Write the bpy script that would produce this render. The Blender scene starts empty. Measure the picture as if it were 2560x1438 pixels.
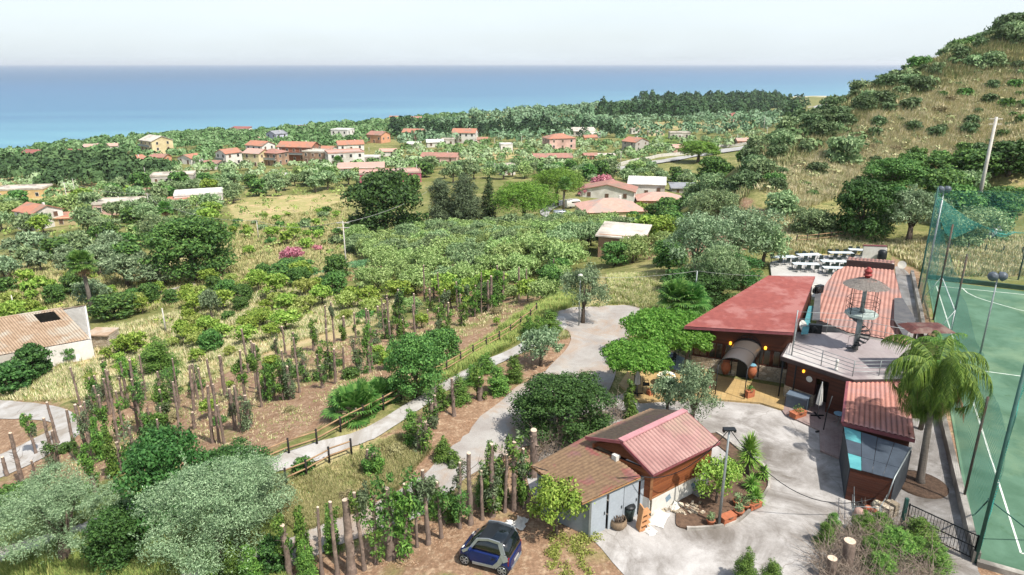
import bpy, math, random
import numpy as np
R=math.radians
C=bpy.context.scene.collection
sc=bpy.context.scene
# ---------------------------------------------------------------- camera
F=1707.;PITCH=math.atan(561/F);CH=21.
cd=bpy.data.cameras.new('camera');cam=bpy.data.objects.new('camera',cd);C.objects.link(cam)
cd.sensor_width=36;cd.lens=24.005;cd.clip_start=.3;cd.clip_end=60000
cam.location=(0,0,CH);cam.rotation_euler=(math.pi/2-PITCH,0,0);sc.camera=cam
# ---------------------------------------------------------------- sky and sun
SUN_EL=R(57);SUN_AZ=R(134)      # azimuth clockwise from +Y
w=bpy.data.worlds.new('World');sc.world=w;w.use_nodes=True
nt=w.node_tree;bg=nt.nodes['Background']
sky=nt.nodes.new('ShaderNodeTexSky');sky.sky_type='NISHITA';sky.sun_disc=False
sky.sun_elevation=SUN_EL;sky.sun_rotation=SUN_AZ;sky.altitude=50;sky.air_density=1.0;sky.dust_density=2.2;sky.ozone_density=1.4
# thin bright cloud veil over the blue: uneven, whiter towards the horizon
tc=nt.nodes.new('ShaderNodeTexCoord');mpw=nt.nodes.new('ShaderNodeMapping');mpw.inputs['Scale'].default_value=(1.2,1.2,6)
nw=nt.nodes.new('ShaderNodeTexNoise');nw.inputs['Scale'].default_value=1.6;nw.inputs['Detail'].default_value=7;nw.inputs['Roughness'].default_value=.55
rw=nt.nodes.new('ShaderNodeValToRGB');rw.color_ramp.elements[0].position=.3;rw.color_ramp.elements[0].color=(.66,.66,.66,1);rw.color_ramp.elements[1].position=.7;rw.color_ramp.elements[1].color=(.95,.95,.95,1)
mw=nt.nodes.new('ShaderNodeMix');mw.data_type='RGBA';mw.inputs[7].default_value=(4.5,5.0,5.3,1)
nt.links.new(tc.outputs['Generated'],mpw.inputs[0]);nt.links.new(mpw.outputs[0],nw.inputs['Vector']);nt.links.new(nw.outputs['Fac'],rw.inputs[0]);sxw=nt.nodes.new('ShaderNodeSeparateXYZ');nt.links.new(tc.outputs['Generated'],sxw.inputs[0]);rh=nt.nodes.new('ShaderNodeValToRGB');rh.color_ramp.elements[0].position=.1;rh.color_ramp.elements[0].color=(1,1,1,1);rh.color_ramp.elements[1].position=.75;rh.color_ramp.elements[1].color=(.26,.26,.26,1);nt.links.new(sxw.outputs[2],rh.inputs[0]);mu=nt.nodes.new('ShaderNodeMath');mu.operation='MULTIPLY';nt.links.new(rw.outputs[0],mu.inputs[0]);nt.links.new(rh.outputs[0],mu.inputs[1]);nt.links.new(mu.outputs[0],mw.inputs[0])
nt.links.new(sky.outputs[0],mw.inputs[6]);nt.links.new(mw.outputs[2],bg.inputs[0]);bg.inputs[1].default_value=.15
sd=bpy.data.lights.new('sun','SUN');so=bpy.data.objects.new('sun',sd);C.objects.link(so)
sd.energy=5;sd.angle=R(.53);sd.color=(1,.955,.89)
so.rotation_euler=(math.pi/2-SUN_EL,0,math.pi-SUN_AZ)
sc.view_settings.view_transform='Standard';sc.view_settings.look='None';sc.view_settings.gamma=1;sc.view_settings.exposure=.48
sc.cycles.max_bounces=6;sc.cycles.diffuse_bounces=3;sc.cycles.glossy_bounces=2;sc.cycles.transmission_bounces=3;sc.cycles.transparent_max_bounces=12;sc.cycles.volume_bounces=0
rng=random.Random(7)
# ---------------------------------------------------------------- helpers: rays, materials, meshes
cp_,sp_=math.cos(PITCH),math.sin(PITCH)
def ray(px,py):
    a=(px-1280)/F;b=(719-py)/F
    return (a,cp_+b*sp_,-sp_+b*cp_)
def G(px,py,z=0.):
    d=ray(px,py);t=(z-CH)/d[2];return (d[0]*t,d[1]*t,z)
def AtY(px,py,Y):
    d=ray(px,py);t=Y/d[1];return (d[0]*t,Y,CH+d[2]*t)
def proj(x,y,z):
    z=z-CH;d=y*cp_-z*sp_;u=y*sp_+z*cp_
    return 1280+F*x/d,719-F*u/d,d
def lin(c):
    if isinstance(c,str): c=[int(c[i:i+2],16)/255 for i in (0,2,4)]
    return tuple((v/12.92 if v<=.04045 else ((v+.055)/1.055)**2.4) for v in c)+(1,)
class NT:
    def __init__(s,m): s.t=m.node_tree;s.n=s.t.nodes;s.l=s.t.links
    def new(s,ty,**k):
        n=s.n.new('ShaderNode'+ty)
        for a,b in k.items():
            if a[0]=='i': n.inputs[int(a[1:])].default_value=b
            else: setattr(n,a,b)
        return n
    def link(s,a,b): s.l.new(a,b)
    def noise(s,scale,det=4,rough=.6,vec=None,dist=0):
        n=s.new('TexNoise');n.inputs['Scale'].default_value=scale;n.inputs['Detail'].default_value=det;n.inputs['Roughness'].default_value=rough;n.inputs['Distortion'].default_value=dist
        if vec is not None: s.link(vec,n.inputs['Vector'])
        return n.outputs['Fac']
    def ramp(s,fac,stops):
        r=s.new('ValToRGB');e=r.color_ramp.elements
        while len(e)<len(stops): e.new(.5)
        for x,(p,c) in zip(e,stops):
            x.position=p;x.color=c if not isinstance(c,(int,float)) else (c,c,c,1)
        s.link(fac,r.inputs[0]);return r.outputs[0]
    def mix(s,f,a,b,mode='MIX'):
        m=s.new('Mix',data_type='RGBA',blend_type=mode)
        for v,i in ((f,0),(a,6),(b,7)):
            if isinstance(v,(int,float,tuple)): m.inputs[i].default_value=v
            else: s.link(v,m.inputs[i])
        return m.outputs[2]
    def math(s,op,a,b=0):
        m=s.new('Math',operation=op)
        for v,i in ((a,0),(b,1)):
            if isinstance(v,(int,float)): m.inputs[i].default_value=v
            else: s.link(v,m.inputs[i])
        return m.outputs[0]
def newmat(name):
    m=bpy.data.materials.new(name);m.use_nodes=True;n=NT(m);b=n.n['Principled BSDF'];return m,n,b
MATS={}
def mat(name,c1,c2=None,scale=4,rough=.75,metal=0,bump=.0,bscale=None,spec=.4,streak=None,c3=None,space='Object',det=6,valley='3a2a26'):
    """mottled surface: two or three colours mixed by noise, fine bump"""
    if name in MATS: return MATS[name]
    m,n,b=newmat(name);c1=lin(c1);c2=lin(c2) if c2 else tuple(v*.8 for v in c1[:3])+(1,)
    tc=n.new('TexCoord').outputs['Object'] if space=='Object' else n.new('NewGeometry').outputs['Position']
    if streak:
        mp=n.new('Mapping');mp.inputs['Scale'].default_value=streak;n.link(tc,mp.inputs[0]);tc2=mp.outputs[0]
    else: tc2=tc
    f=n.noise(scale,det,.62,tc2);f=n.ramp(f,[(.34,0.),(.66,1.)])
    col=n.mix(f,c1,c2)
    if c3:
        f3=n.ramp(n.noise(scale*.23,5,.6,tc),[(.5,0.),(.62,1.)]);col=n.mix(f3,col,lin(c3))
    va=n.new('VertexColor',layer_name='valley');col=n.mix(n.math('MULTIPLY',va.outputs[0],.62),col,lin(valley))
    fine=n.noise(scale*9,3,.6,tc2);col=n.mix(.35,col,n.mix(1.,col,n.ramp(fine,[(.2,.45),(.8,1.)]),'MULTIPLY'))
    n.link(col,b.inputs['Base Color']);b.inputs['Roughness'].default_value=rough;b.inputs['Metallic'].default_value=metal;b.inputs['Specular IOR Level'].default_value=spec
    if bump:
        bn=n.new('Bump');bn.inputs['Strength'].default_value=min(1,bump);bn.inputs['Distance'].default_value=.03;n.link(n.noise(bscale or scale*6,5,.65,tc2),bn.inputs['Height']);n.link(bn.outputs[0],b.inputs['Normal'])
    MATS[name]=m;return m
def mesh_np(name,V,Fq,Ft=None,mats=(),midx=None,smooth=False):
    """numpy verts, quads (n,4), tris (n,3)"""
    me=bpy.data.meshes.new(name);V=np.asarray(V,dtype=np.float32);me.vertices.add(len(V));me.vertices.foreach_set('co',V.ravel())
    nq=0 if Fq is None else len(Fq);ntr=0 if Ft is None else len(Ft)
    lo=[];
    if nq: lo.append(np.asarray(Fq,dtype=np.int32).ravel())
    if ntr: lo.append(np.asarray(Ft,dtype=np.int32).ravel())
    L=np.concatenate(lo);me.loops.add(len(L));me.loops.foreach_set('vertex_index',L)
    me.polygons.add(nq+ntr)
    st=np.concatenate([np.arange(nq)*4,nq*4+np.arange(ntr)*3]).astype(np.int32)
    me.polygons.foreach_set('loop_start',st)
    me.polygons.foreach_set('loop_total',np.concatenate([np.full(nq,4),np.full(ntr,3)]).astype(np.int32))
    if midx is not None: me.polygons.foreach_set('material_index',np.asarray(midx,dtype=np.int32))
    for m in mats: me.materials.append(m)
    if smooth: me.polygons.foreach_set('use_smooth',np.ones(nq+ntr,dtype=bool))
    me.update(calc_edges=True);me.validate();return me
def tag(o,label=None,cat=None,group=None,kind=None):
    if label: o['label']=label
    if cat: o['category']=cat
    if group: o['group']=group
    if kind: o['kind']=kind
    return o
def link(name,me,parent=None,loc=(0,0,0),rz=0):
    o=bpy.data.objects.new(name,me);C.objects.link(o);o.location=loc;o.rotation_euler=(0,0,rz)
    if parent: o.parent=parent
    return o
def empty(name,loc=(0,0,0),rz=0,label=None,cat=None,group=None):
    o=bpy.data.objects.new(name,None);C.objects.link(o);o.location=loc;o.rotation_euler=(0,0,rz);o.empty_display_size=.2
    return tag(o,label,cat,group)
KIDS={}
def copy_tree(o,loc,rz=None,s=None,label=None,group=None):
    c=o.copy();C.objects.link(c);c.location=loc
    if rz is not None: c.rotation_euler=(0,0,rz)
    if s is not None: c.scale=(s,s,s) if isinstance(s,(int,float)) else s
    if label: c['label']=label
    if group: c['group']=group
    for ch in o.children:
        d=ch.copy();C.objects.link(d);d.parent=c
        for g in ch.children:
            e=g.copy();C.objects.link(e);e.parent=d
    return c
ORD='first second third fourth fifth sixth seventh eighth ninth tenth eleventh twelfth thirteenth fourteenth fifteenth sixteenth seventeenth eighteenth nineteenth twentieth'.split()
def ordw(i): return ORD[i] if i<20 else ('twenty' if i<29 else 'thirty')+'-'+ORD[(i-20)%10]
def rowlabels(objs,words,per=11,unit='row'):
    """labels by what it is, then by its place counted in the picture"""
    q=[];[q.append((proj(*o.location)[:2],o)) for o in objs];q.sort(key=lambda t:-t[0][1]);nr=max(1,math.ceil(len(q)/per))
    for r in range(nr):
        row=sorted(q[r*len(q)//nr:(r+1)*len(q)//nr],key=lambda t:t[0][0])
        for i,(_,o) in enumerate(row): o['label']=(words(o) if callable(words) else words)+(', %s %s from front, %s from left'%(ordw(r),unit,ordw(i)) if nr>1 else ', %s from left'%ordw(i))
class MB:
    """collects simple shapes into one mesh (per-shape material slot allowed)"""
    def __init__(s): s.v=[];s.f=[];s.m=[];s.sm=[];s.k=0
    def add(s,vs,fs,sm=False):
        b=len(s.v);s.v+=[tuple(v) for v in vs];s.f+=[[b+i for i in f] for f in fs];s.m+=[s.k]*len(fs);s.sm+=[sm]*len(fs);return s
    def slot(s,k): s.k=k;return s
    def box(s,c,d,rz=0,rx=0,ry=0):
        cx,cy,cz=c;hx,hy,hz=d[0]/2,d[1]/2,d[2]/2;ca,sa=math.cos(rz),math.sin(rz);cx_,sx_=math.cos(rx),math.sin(rx);cy2,sy2=math.cos(ry),math.sin(ry)
        vs=[]
        for z in (-hz,hz):
            for x,y in ((-hx,-hy),(hx,-hy),(hx,hy),(-hx,hy)):
                y1,z1=y*cx_-z*sx_,y*sx_+z*cx_;x1,z2=x*cy2+z1*sy2,-x*sy2+z1*cy2
                vs.append((cx+x1*ca-y1*sa,cy+x1*sa+y1*ca,cz+z2))
        return s.add(vs,[(3,2,1,0),(4,5,6,7),(0,1,5,4),(1,2,6,5),(2,3,7,6),(3,0,4,7)])
    def bar(s,a,b,w,h,up=(0,0,1)):
        """rectangular bar from a to b"""
        a=np.array(a,float);b=np.array(b,float);d=b-a;d/=np.linalg.norm(d)+1e-9;u=np.array(up,float)
        if abs(d@u)>.98: u=np.array((1.,0,0))
        x=np.cross(d,u);x/=np.linalg.norm(x);u=np.cross(x,d)
        vs=[p+x*i*w/2+u*j*h/2 for p in (a,b) for i,j in ((-1,-1),(1,-1),(1,1),(-1,1))]
        return s.add(vs,[(0,1,2,3),(7,6,5,4),(0,4,5,1),(1,5,6,2),(2,6,7,3),(3,7,4,0)])
    def tube(s,pts,r,n=8,cap=True):
        pts=[np.array(p,float) for p in pts];rs=r if isinstance(r,(list,tuple)) else [r]*len(pts);vs=[];fs=[];px=None
        for i,p in enumerate(pts):
            d=pts[min(i+1,len(pts)-1)]-pts[max(i-1,0)];d/=np.linalg.norm(d)+1e-9
            if px is None:
                u=np.array((0,0,1.)) if abs(d[2])<.9 else np.array((1.,0,0));x=np.cross(d,u)
            else: x=px-d*(px@d)
            x/=np.linalg.norm(x)+1e-9;px=x;y=np.cross(d,x)
            for k in range(n):
                a=2*math.pi*k/n;vs.append(p+(x*math.cos(a)+y*math.sin(a))*rs[i])
        for i in range(len(pts)-1):
            for k in range(n): fs.append((i*n+k,i*n+(k+1)%n,(i+1)*n+(k+1)%n,(i+1)*n+k))
        s.add(vs,fs,True)
        if cap:
            b=len(s.v)-len(vs);s.f+=[[b+k for k in range(n)][::-1],[b+(len(pts)-1)*n+k for k in range(n)]];s.m+=[s.k]*2;s.sm+=[False]*2
        return s
    def lathe(s,prof,c=(0,0,0),n=16,cap=True):
        vs=[(c[0]+r*math.cos(2*math.pi*k/n),c[1]+r*math.sin(2*math.pi*k/n),c[2]+z) for r,z in prof for k in range(n)]
        fs=[(i*n+k,i*n+(k+1)%n,(i+1)*n+(k+1)%n,(i+1)*n+k) for i in range(len(prof)-1) for k in range(n)]
        s.add(vs,fs,True)
        if cap:
            b=len(s.v)-len(vs);s.f+=[[b+k for k in range(n)][::-1],[b+(len(prof)-1)*n+k for k in range(n)]];s.m+=[s.k]*2;s.sm+=[False]*2
        return s
    def prism(s,poly,z0,z1):
        """poly: xy list counter-clockwise; z0/z1 numbers or lists"""
        n=len(poly);a=z0 if isinstance(z0,(list,tuple)) else [z0]*n;b=z1 if isinstance(z1,(list,tuple)) else [z1]*n
        vs=[(p[0],p[1],z) for p,z in zip(poly,a)]+[(p[0],p[1],z) for p,z in zip(poly,b)]
        return s.add(vs,[list(range(n))[::-1],[n+i for i in range(n)]]+[(i,(i+1)%n,n+(i+1)%n,n+i) for i in range(n)])
    def slab(s,P,t):
        """thick sheet from 3-D polygon P (top), thickness t straight down"""
        n=len(P);return s.add([tuple(p) for p in P]+[(p[0],p[1],p[2]-t) for p in P],[list(range(n)),[n+i for i in range(n)][::-1]]+[(i,n+i,n+(i+1)%n,(i+1)%n) for i in range(n)])
    def quad(s,*P): return s.add(P,[tuple(range(len(P)))])
    def build(s,name,mats,parent=None,loc=(0,0,0),rz=0,mesh_only=False):
        me=bpy.data.meshes.new(name);me.from_pydata(s.v,[],s.f)
        for m in (mats if isinstance(mats,(list,tuple)) else [mats]): me.materials.append(m)
        me.polygons.foreach_set('material_index',s.m);me.polygons.foreach_set('use_smooth',s.sm);me.update()
        if mesh_only: return me
        return link(name,me,parent,loc,rz)
def inpoly(x,y,poly):
    """vectorised point in polygon"""
    r=np.zeros(np.shape(x),bool);n=len(poly)
    for i in range(n):
        x0,y0=poly[i][:2];x1,y1=poly[(i+1)%n][:2]
        c=((y0>y)!=(y1>y));
        if y1!=y0: r^=c&(x<(x1-x0)*(y-y0)/(y1-y0)+x0)
    return r
def segdist(x,y,pts,closed=False):
    d=np.full(np.shape(x),1e9);P=list(pts)+([pts[0]] if closed else [])
    for a,b in zip(P[:-1],P[1:]):
        dx,dy=b[0]-a[0],b[1]-a[1];L=dx*dx+dy*dy+1e-9;t=np.clip(((x-a[0])*dx+(y-a[1])*dy)/L,0,1)
        d=np.minimum(d,np.hypot(x-a[0]-t*dx,y-a[1]-t*dy))
    return d
# ---------------------------------------------------------------- terrain height
SEA=-39.
CT=[(1230,1438,0),(1500,1438,0),(1900,1438,0),(2500,1438,0),(2560,1200,0),(2560,900,0),(2560,760,0),(2330,720,0),(2000,680,0),(2150,650,0),(1700,900,0),(1550,830,0),(1450,800,0),(1350,900,0),(1220,960,0),(1300,1200,0),(1600,1150,0),(1100,1010,0),(1000,1020,0),(900,1065,-.3),(700,1140,-.9),
(560,1438,-2),(850,1330,-1.1),(1036,1285,-.7),(1110,1220,-.3),(0,1375,-5.5),(320,1268,-3.6),(500,1210,-2.2),(0,1180,-8.5),(0,1010,-11),(160,1060,-8.2),(200,1438,-4.5),(900,1180,-.7),(1000,1180,-.3),
(800,1010,-1.4),(650,1060,-2.2),(500,1110,-3.4),(300,1150,-5.2),(150,1220,-6.4),(1000,920,-1.8),(1150,860,-1.8),(1280,800,-1.5),(1340,770,-1.2),(800,890,-3.8),(600,950,-5),(400,1000,-6.8),(230,1030,-8),
(100,920,-11),(300,900,-10),(0,970,-11.5),(450,850,-9.6),(600,830,-8.6),(800,800,-7.2),(1000,770,-6),(1200,740,-5),(1350,720,-3.6),(1480,750,-.5),(1600,730,0),(1690,700,0),
(850,690,-9.5),(1100,650,-9),(1300,620,-8.5),(1450,600,-7),(1560,640,-3.6),(1650,640,-2),(300,750,-13.5),(0,700,-15.5),(150,650,-17),(600,700,-12.5),(700,600,-16),(960,590,-16),(1150,580,-15),(1400,550,-14),(1600,560,-12.5),(1720,600,-4),(1750,550,-7),
(90,590,-22),(250,560,-22),(450,560,-20),(650,520,-20.5),(860,500,-20),(1000,480,-20),(0,500,-26),(300,450,-24.5),(500,450,-23.5),(700,450,-21.8),(1100,450,-19.8),(1450,450,-19),(1500,500,-17),(1650,480,-18),(1700,400,-22),
(0,430,-32),(200,400,-31),(385,385,-26),(700,400,-24.2),(1000,380,-23.5),(1400,370,-23),(1850,370,-23),(1900,300,-28),(1700,300,-28),(1300,320,-29),(1000,330,-28.5),(800,350,-27.5),(600,350,-31),(2050,290,-30),(2100,260,-34),
(0,388,-38),(200,362,-38),(400,344,-38),(600,330,-38),(760,318,-38),(950,303,-38),(1100,289,-38),(1400,270,-38),(1600,252,-38),(1900,243,-38),(2150,241,-38),
(2100,600,.5),(2300,620,.8),(2560,640,.8),(1850,590,-1),(1780,575,-3),(2420,650,.5),(2560,690,.3)]
SL=[(1860,410,128),(1930,360,138),(2000,318,146),(2100,262,158),(2200,205,166),(2330,160,172),(2450,112,174),(2560,62,176)]
HF=[(1850,500,102),(2000,500,100),(2000,420,117),(2150,450,112),(2150,350,134),(2300,520,98),(2300,350,134),(2300,240,155),(2560,520,97),(2560,400,116),(2560,300,134),(2560,180,158),(2440,420,112),(1900,450,112)]
pts=[G(*c) for c in CT]+[AtY(*s) for s in SL]+[AtY(*s) for s in HF]
for (a,b,Y),dz in zip(SL,(-17,-19,-22,-24,-22,-16,-12,-8)):
    p=AtY(a,b,Y);k=1.32;pts.append((p[0]*k,p[1]*k,p[2]+dz))
for x,y,z in ((0,8,0),(12,8,0),(-12,8,-2.5),(-30,14,-6),(30,12,0),(0,-20,0),(-40,-10,-8),(40,-10,0),(75,60,3),(90,40,4),(90,110,14),(160,130,34),(200,220,40),(300,250,40),(260,420,10),(420,800,-20),(900,1200,-34),(-90,40,-16),(-200,120,-26),(-160,60,-22),(150,30,12)):
    pts.append((x,y,z))
for a,b in ((0,375),(200,349),(400,333),(600,320),(760,309),(950,294),(1100,281),(1400,262),(1600,244),(1900,234),(2150,232)):
    p=G(a,b-9,SEA);pts.append((p[0],p[1],SEA-9))
for x,y in ((-900,400),(-420,150),(-700,1200),(0,2600),(1500,3000),(900,2200)): pts.append((x,y,SEA-16))
pts=np.array(pts)
def warp(x,y):
    y=y+14;return np.arctan2(x,np.maximum(y,1e-3) if False else y)*2.0,np.log(np.hypot(x,y)+1e-6)*1.6
_u,_v=warp(pts[:,0],pts[:,1])
def _U(r2): return r2*np.log(r2+1e-12)
_n=len(pts);_K=_U((_u[:,None]-_u[None])**2+(_v[:,None]-_v[None])**2)+np.eye(_n)*2e-3
_P=np.stack([np.ones(_n),_u,_v],1);_A=np.block([[_K,_P],[_P.T,np.zeros((3,3))]])
_W=np.linalg.solve(_A,np.concatenate([pts[:,2],np.zeros(3)]))
YARD=[G(*p)[:2] for p in ((1240,1438),(1330,1290),(1250,1190),(1180,1080),(1280,930),(1390,870),(1440,780),(1620,720),(1800,690),(1930,640),(2200,610),(2330,690),(2560,700))]+[(60,20),(5,15)]
_rs=np.random.RandomState(3)
_bump=[( _rs.uniform(.02,.35),_rs.uniform(0,6.3),_rs.uniform(0,6.3)) for _ in range(14)]
def height(x,y):
    x=np.asarray(x,float);y=np.asarray(y,float);sh=x.shape;X=x.ravel();Y=y.ravel();out=np.empty(X.size)
    for i in range(0,X.size,20000):
        u,v=warp(X[i:i+20000],Y[i:i+20000]);k=_U((u[:,None]-_u[None])**2+(v[:,None]-_v[None])**2)
        out[i:i+20000]=k@_W[:_n]+_W[_n]+_W[_n+1]*u+_W[_n+2]*v
    ins=inpoly(X,Y,YARD);d=segdist(X,Y,YARD,True);wt=np.where(ins,1,np.clip(1-d/7,0,1));wt=wt*wt*(3-2*wt)
    b=sum(np.sin((X*math.cos(a)+Y*math.sin(a))*f+p)*.03/f**.6 for f,a,p in _bump)
    out=(out+b*np.clip((np.hypot(X,Y)-20)/60,.2,1)*1.0)*(1-wt)
    return out.reshape(sh)
def H1(x,y): return float(height(np.array([x]),np.array([y]))[0])
# ground sheet: polar grid round a point behind the camera, denser near it
_cy=-14.
rr=np.concatenate([np.linspace(3,32,18,endpoint=False),32*np.exp(np.linspace(0,math.log(2600/32),430))])
aa=np.concatenate([np.linspace(-R(105),-R(58),14,endpoint=False),np.linspace(-R(58),R(58),440),np.linspace(R(58),R(105),14+1)[1:]])
RR,AA=np.meshgrid(rr,aa,indexing='ij');GX=RR*np.sin(AA);GY=RR*np.cos(AA)+_cy
GZ=height(GX,GY);GZ=np.maximum(GZ,SEA-14)
# fast lookup: pixel ray marched onto the terrain
from mathutils.bvhtree import BVHTree
from mathutils import Vector
nr,na=GX.shape;ids=np.arange(nr*na).reshape(nr,na)
TV=np.stack([GX,GY,GZ],-1).reshape(-1,3)
TQ=np.stack([ids[:-1,:-1],ids[:-1,1:],ids[1:,1:],ids[1:,:-1]],-1).reshape(-1,4)
_bvh=BVHTree.FromPolygons(TV.tolist(),TQ.tolist())
def P(px,py,dz=0):
    d=Vector(ray(px,py)).normalized();h=_bvh.ray_cast(Vector((0,0,CH)),d)
    if h[0] is None: return G(px,max(py,175),SEA)
    return (h[0].x,h[0].y,h[0].z+dz)
def Z(x,y):
    h=_bvh.ray_cast(Vector((x,y,400)),Vector((0,0,-1)));return h[0].z if h[0] else SEA
def Pw(pl): return [P(*p)[:2] for p in pl]
# ---------------------------------------------------------------- land cover masks (real differences of what grows there)
def zone(pl,soft=2.):
    w_=Pw(pl);ins=inpoly(GX,GY,w_);d=segdist(GX,GY,w_,True)
    return np.clip(.5+np.where(ins,d,-d)/(2*soft),0,1)
soil=np.zeros(GX.shape);dry=np.zeros(GX.shape);lush=np.zeros(GX.shape);gravel=np.zeros(GX.shape)
for z_ in ([(190,1000),(420,1000),(640,900),(900,840),(1150,760),(1290,740),(1360,740),(1345,770),(1200,850),(1000,985),(850,1050),(660,1135),(600,1160),(330,1180),(0,1260),(0,1190),(120,1150),(210,1070)],
 [(700,1400),(870,1370),(1010,1320),(1150,1270),(1300,1240),(1350,1200),(1500,1300),(1560,1380),(1650,1480),(680,1480)],[(2230,640),(2300,680),(2400,1100),(2470,1380),(2640,1420),(2640,1500),(2300,1500),(2220,900)],
 [(900,1180),(960,1090),(1060,1030),(1190,945),(1330,875),(1410,830),(1440,820),(1440,900),(1500,1010),(1430,1120),(1310,1290),(1000,1300),(900,1260)],[(-60,1000),(120,1000),(240,1060),(200,1150),(60,1230),(-60,1260)],
 [(1490,570),(1700,560),(1900,520),(2000,545),(1960,600),(1800,640),(1620,650),(1540,600)],
 [(1040,740),(1100,650),(1250,640),(1330,700),(1200,740)],[(780,690),(900,655),(990,650),(960,690),(830,710)],[(2340,600),(2560,610),(2560,690),(2360,690)]): soil=np.maximum(soil,zone(z_,1.6))
for z_ in ([(0,880),(250,830),(600,740),(850,730),(1000,760),(900,840),(640,900),(420,990),(200,1000),(0,1000)],
 [(0,640),(200,640),(420,640),(620,560),(880,500),(880,640),(700,640),(420,740),(200,700),(0,740)],[(560,500),(880,480),(880,570),(600,560)],[(1120,372),(1330,372),(1330,395),(1150,400)],
 [(0,440),(420,425),(380,480),(200,500),(0,500)],[(1500,300),(1900,300),(1850,325),(1550,320)],[(1840,600),(2200,590),(2230,640),(1950,650)],
 [(740,1140),(900,1060),(960,1090),(800,1190)],[(1450,790),(1500,690),(1640,690),(1600,760)]): dry=np.maximum(dry,zone(z_,3))
hillz=np.clip((GZ-1.5)/3,0,1)*(GX>25);dry=np.maximum(dry,hillz)
for z_ in ([(1540,340),(1700,335),(1690,375),(1570,375)],[(1280,740),(1440,720),(1440,760),(1200,870),(1130,860)],[(0,1290),(300,1200),(600,1200),(720,1300),(700,1438),(0,1438)]): lush=np.maximum(lush,zone(z_,2.5))
beach=np.clip(1-np.abs(GZ+38.6)/1.1,0,1)
# ---- terrain material
m,n,b=newmat('hillside_ground')
geo=n.new('NewGeometry').outputs['Position']
at=n.new('VertexColor',layer_name='cover');sep=n.new('SeparateColor');n.link(at.outputs[0],sep.inputs[0])
at2=n.new('VertexColor',layer_name='cover2');sep2=n.new('SeparateColor');n.link(at2.outputs[0],sep2.inputs[0])
fA=n.noise(.09,8,.62,geo);fB=n.noise(.9,8,.68,geo,.3);fC=n.noise(7,6,.7,geo)
green=n.mix(n.ramp(fB,[(.38,0.),(.58,1.)]),lin('68703f'),lin('a39a68'));green=n.mix(n.ramp(fA,[(.4,0.),(.6,1.)]),green,lin('6e7440'))
dryc=n.mix(n.ramp(fB,[(.36,0.),(.6,1.)]),lin('c6b58a'),lin('aea06f'));dryc=n.mix(n.ramp(fA,[(.42,0.),(.6,1.)]),dryc,lin('9d9a62'));dryc=n.mix(n.ramp(n.noise(.3,6,.6,geo),[(.52,0.),(.66,1.)]),dryc,lin('c9ae85'))
soilc=n.mix(n.ramp(fB,[(.34,0.),(.64,1.)]),lin('a3866c'),lin('8a6d56'));soilc=n.mix(n.ramp(n.noise(2.6,6,.7,geo),[(.5,0.),(.66,1.)]),soilc,lin('b9a084'));soilc=n.mix(n.ramp(n.noise(.22,6,.6,geo),[(.56,0.),(.68,1.)]),soilc,lin('8b8456'))
lushc=n.mix(n.ramp(fB,[(.36,0.),(.6,1.)]),lin('4c6a2e'),lin('7d8a48'))
def edge(ch,w_=.5): # break up the zone border with noise
    v=n.math('ADD',ch,n.math('MULTIPLY',n.math('SUBTRACT',fB,.5),w_*1.6));return n.ramp(v,[(.42,0.),(.58,1.)])
col=n.mix(edge(sep.outputs[1]),green,dryc);col=n.mix(edge(sep.outputs[2]),col,lushc);col=n.mix(edge(sep.outputs[0]),col,soilc)
col=n.mix(sep2.outputs[0],col,lin('d6cdb8'))
col=n.mix(.7,col,n.mix(1.,col,n.ramp(fC,[(.32,.3),(.68,1.)]),'MULTIPLY'))
n.link(col,b.inputs['Base Color']);b.inputs['Roughness'].default_value=.95;b.inputs['Specular IOR Level'].default_value=.1
bn=n.new('Bump');bn.inputs['Strength'].default_value=.8;bn.inputs['Distance'].default_value=.12;n.link(n.noise(3.2,8,.7,geo),bn.inputs['Height']);n.link(bn.outputs[0],b.inputs['Normal'])
gm=mesh_np('terrain',TV,TQ,mats=[m],smooth=True)
def vcol(me,name,r,g,b_):
    ca=me.color_attributes.new(name,'FLOAT_COLOR','POINT');a=np.stack([r,g,b_,np.ones_like(r)],-1).astype(np.float32);ca.data.foreach_set('color',a.ravel())
vcol(gm,'cover',soil.ravel(),dry.ravel(),lush.ravel());vcol(gm,'cover2',beach.ravel(),0*soil.ravel(),0*soil.ravel())
tag(link('terrain',gm),kind='structure')
# ---------------------------------------------------------------- sea
m,n,b=newmat('sea_water')
geo=n.new('NewGeometry').outputs['Position'];sx=n.new('SeparateXYZ');n.link(geo,sx.inputs[0])
t=n.math('SUBTRACT',sx.outputs[1],n.math('MULTIPLY',sx.outputs[0],.9)) # metres off the slanting coast
t=n.math('SUBTRACT',t,520);t=n.math('ADD',t,n.math('MULTIPLY',n.math('SUBTRACT',n.noise(.0025,5,.6,geo),.5),700))
t=n.math('DIVIDE',t,4200)
mp=n.new('Mapping');mp.inputs['Scale'].default_value=(.0012,.009,1);mp.inputs['Rotation'].default_value=(0,0,.12);n.link(geo,mp.inputs[0])
st=n.noise(1,7,.65,mp.outputs[0])
t=n.math('ADD',t,n.math('MULTIPLY',n.math('SUBTRACT',st,.5),.22))
col=n.ramp(t,[(0,lin('74a8a6')),(.08,lin('507f90')),(.22,lin('3a6682')),(.6,lin('2d587a')),(1,lin('294f6e'))])
n.link(col,b.inputs['Base Color']);b.inputs['Roughness'].default_value=.38;b.inputs['Specular IOR Level'].default_value=.22
bn=n.new('Bump');bn.inputs['Strength'].default_value=.5;bn.inputs['Distance'].default_value=.6;n.link(n.noise(.25,6,.7,geo),bn.inputs['Height']);n.link(bn.outputs[0],b.inputs['Normal'])
me=MB();
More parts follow.
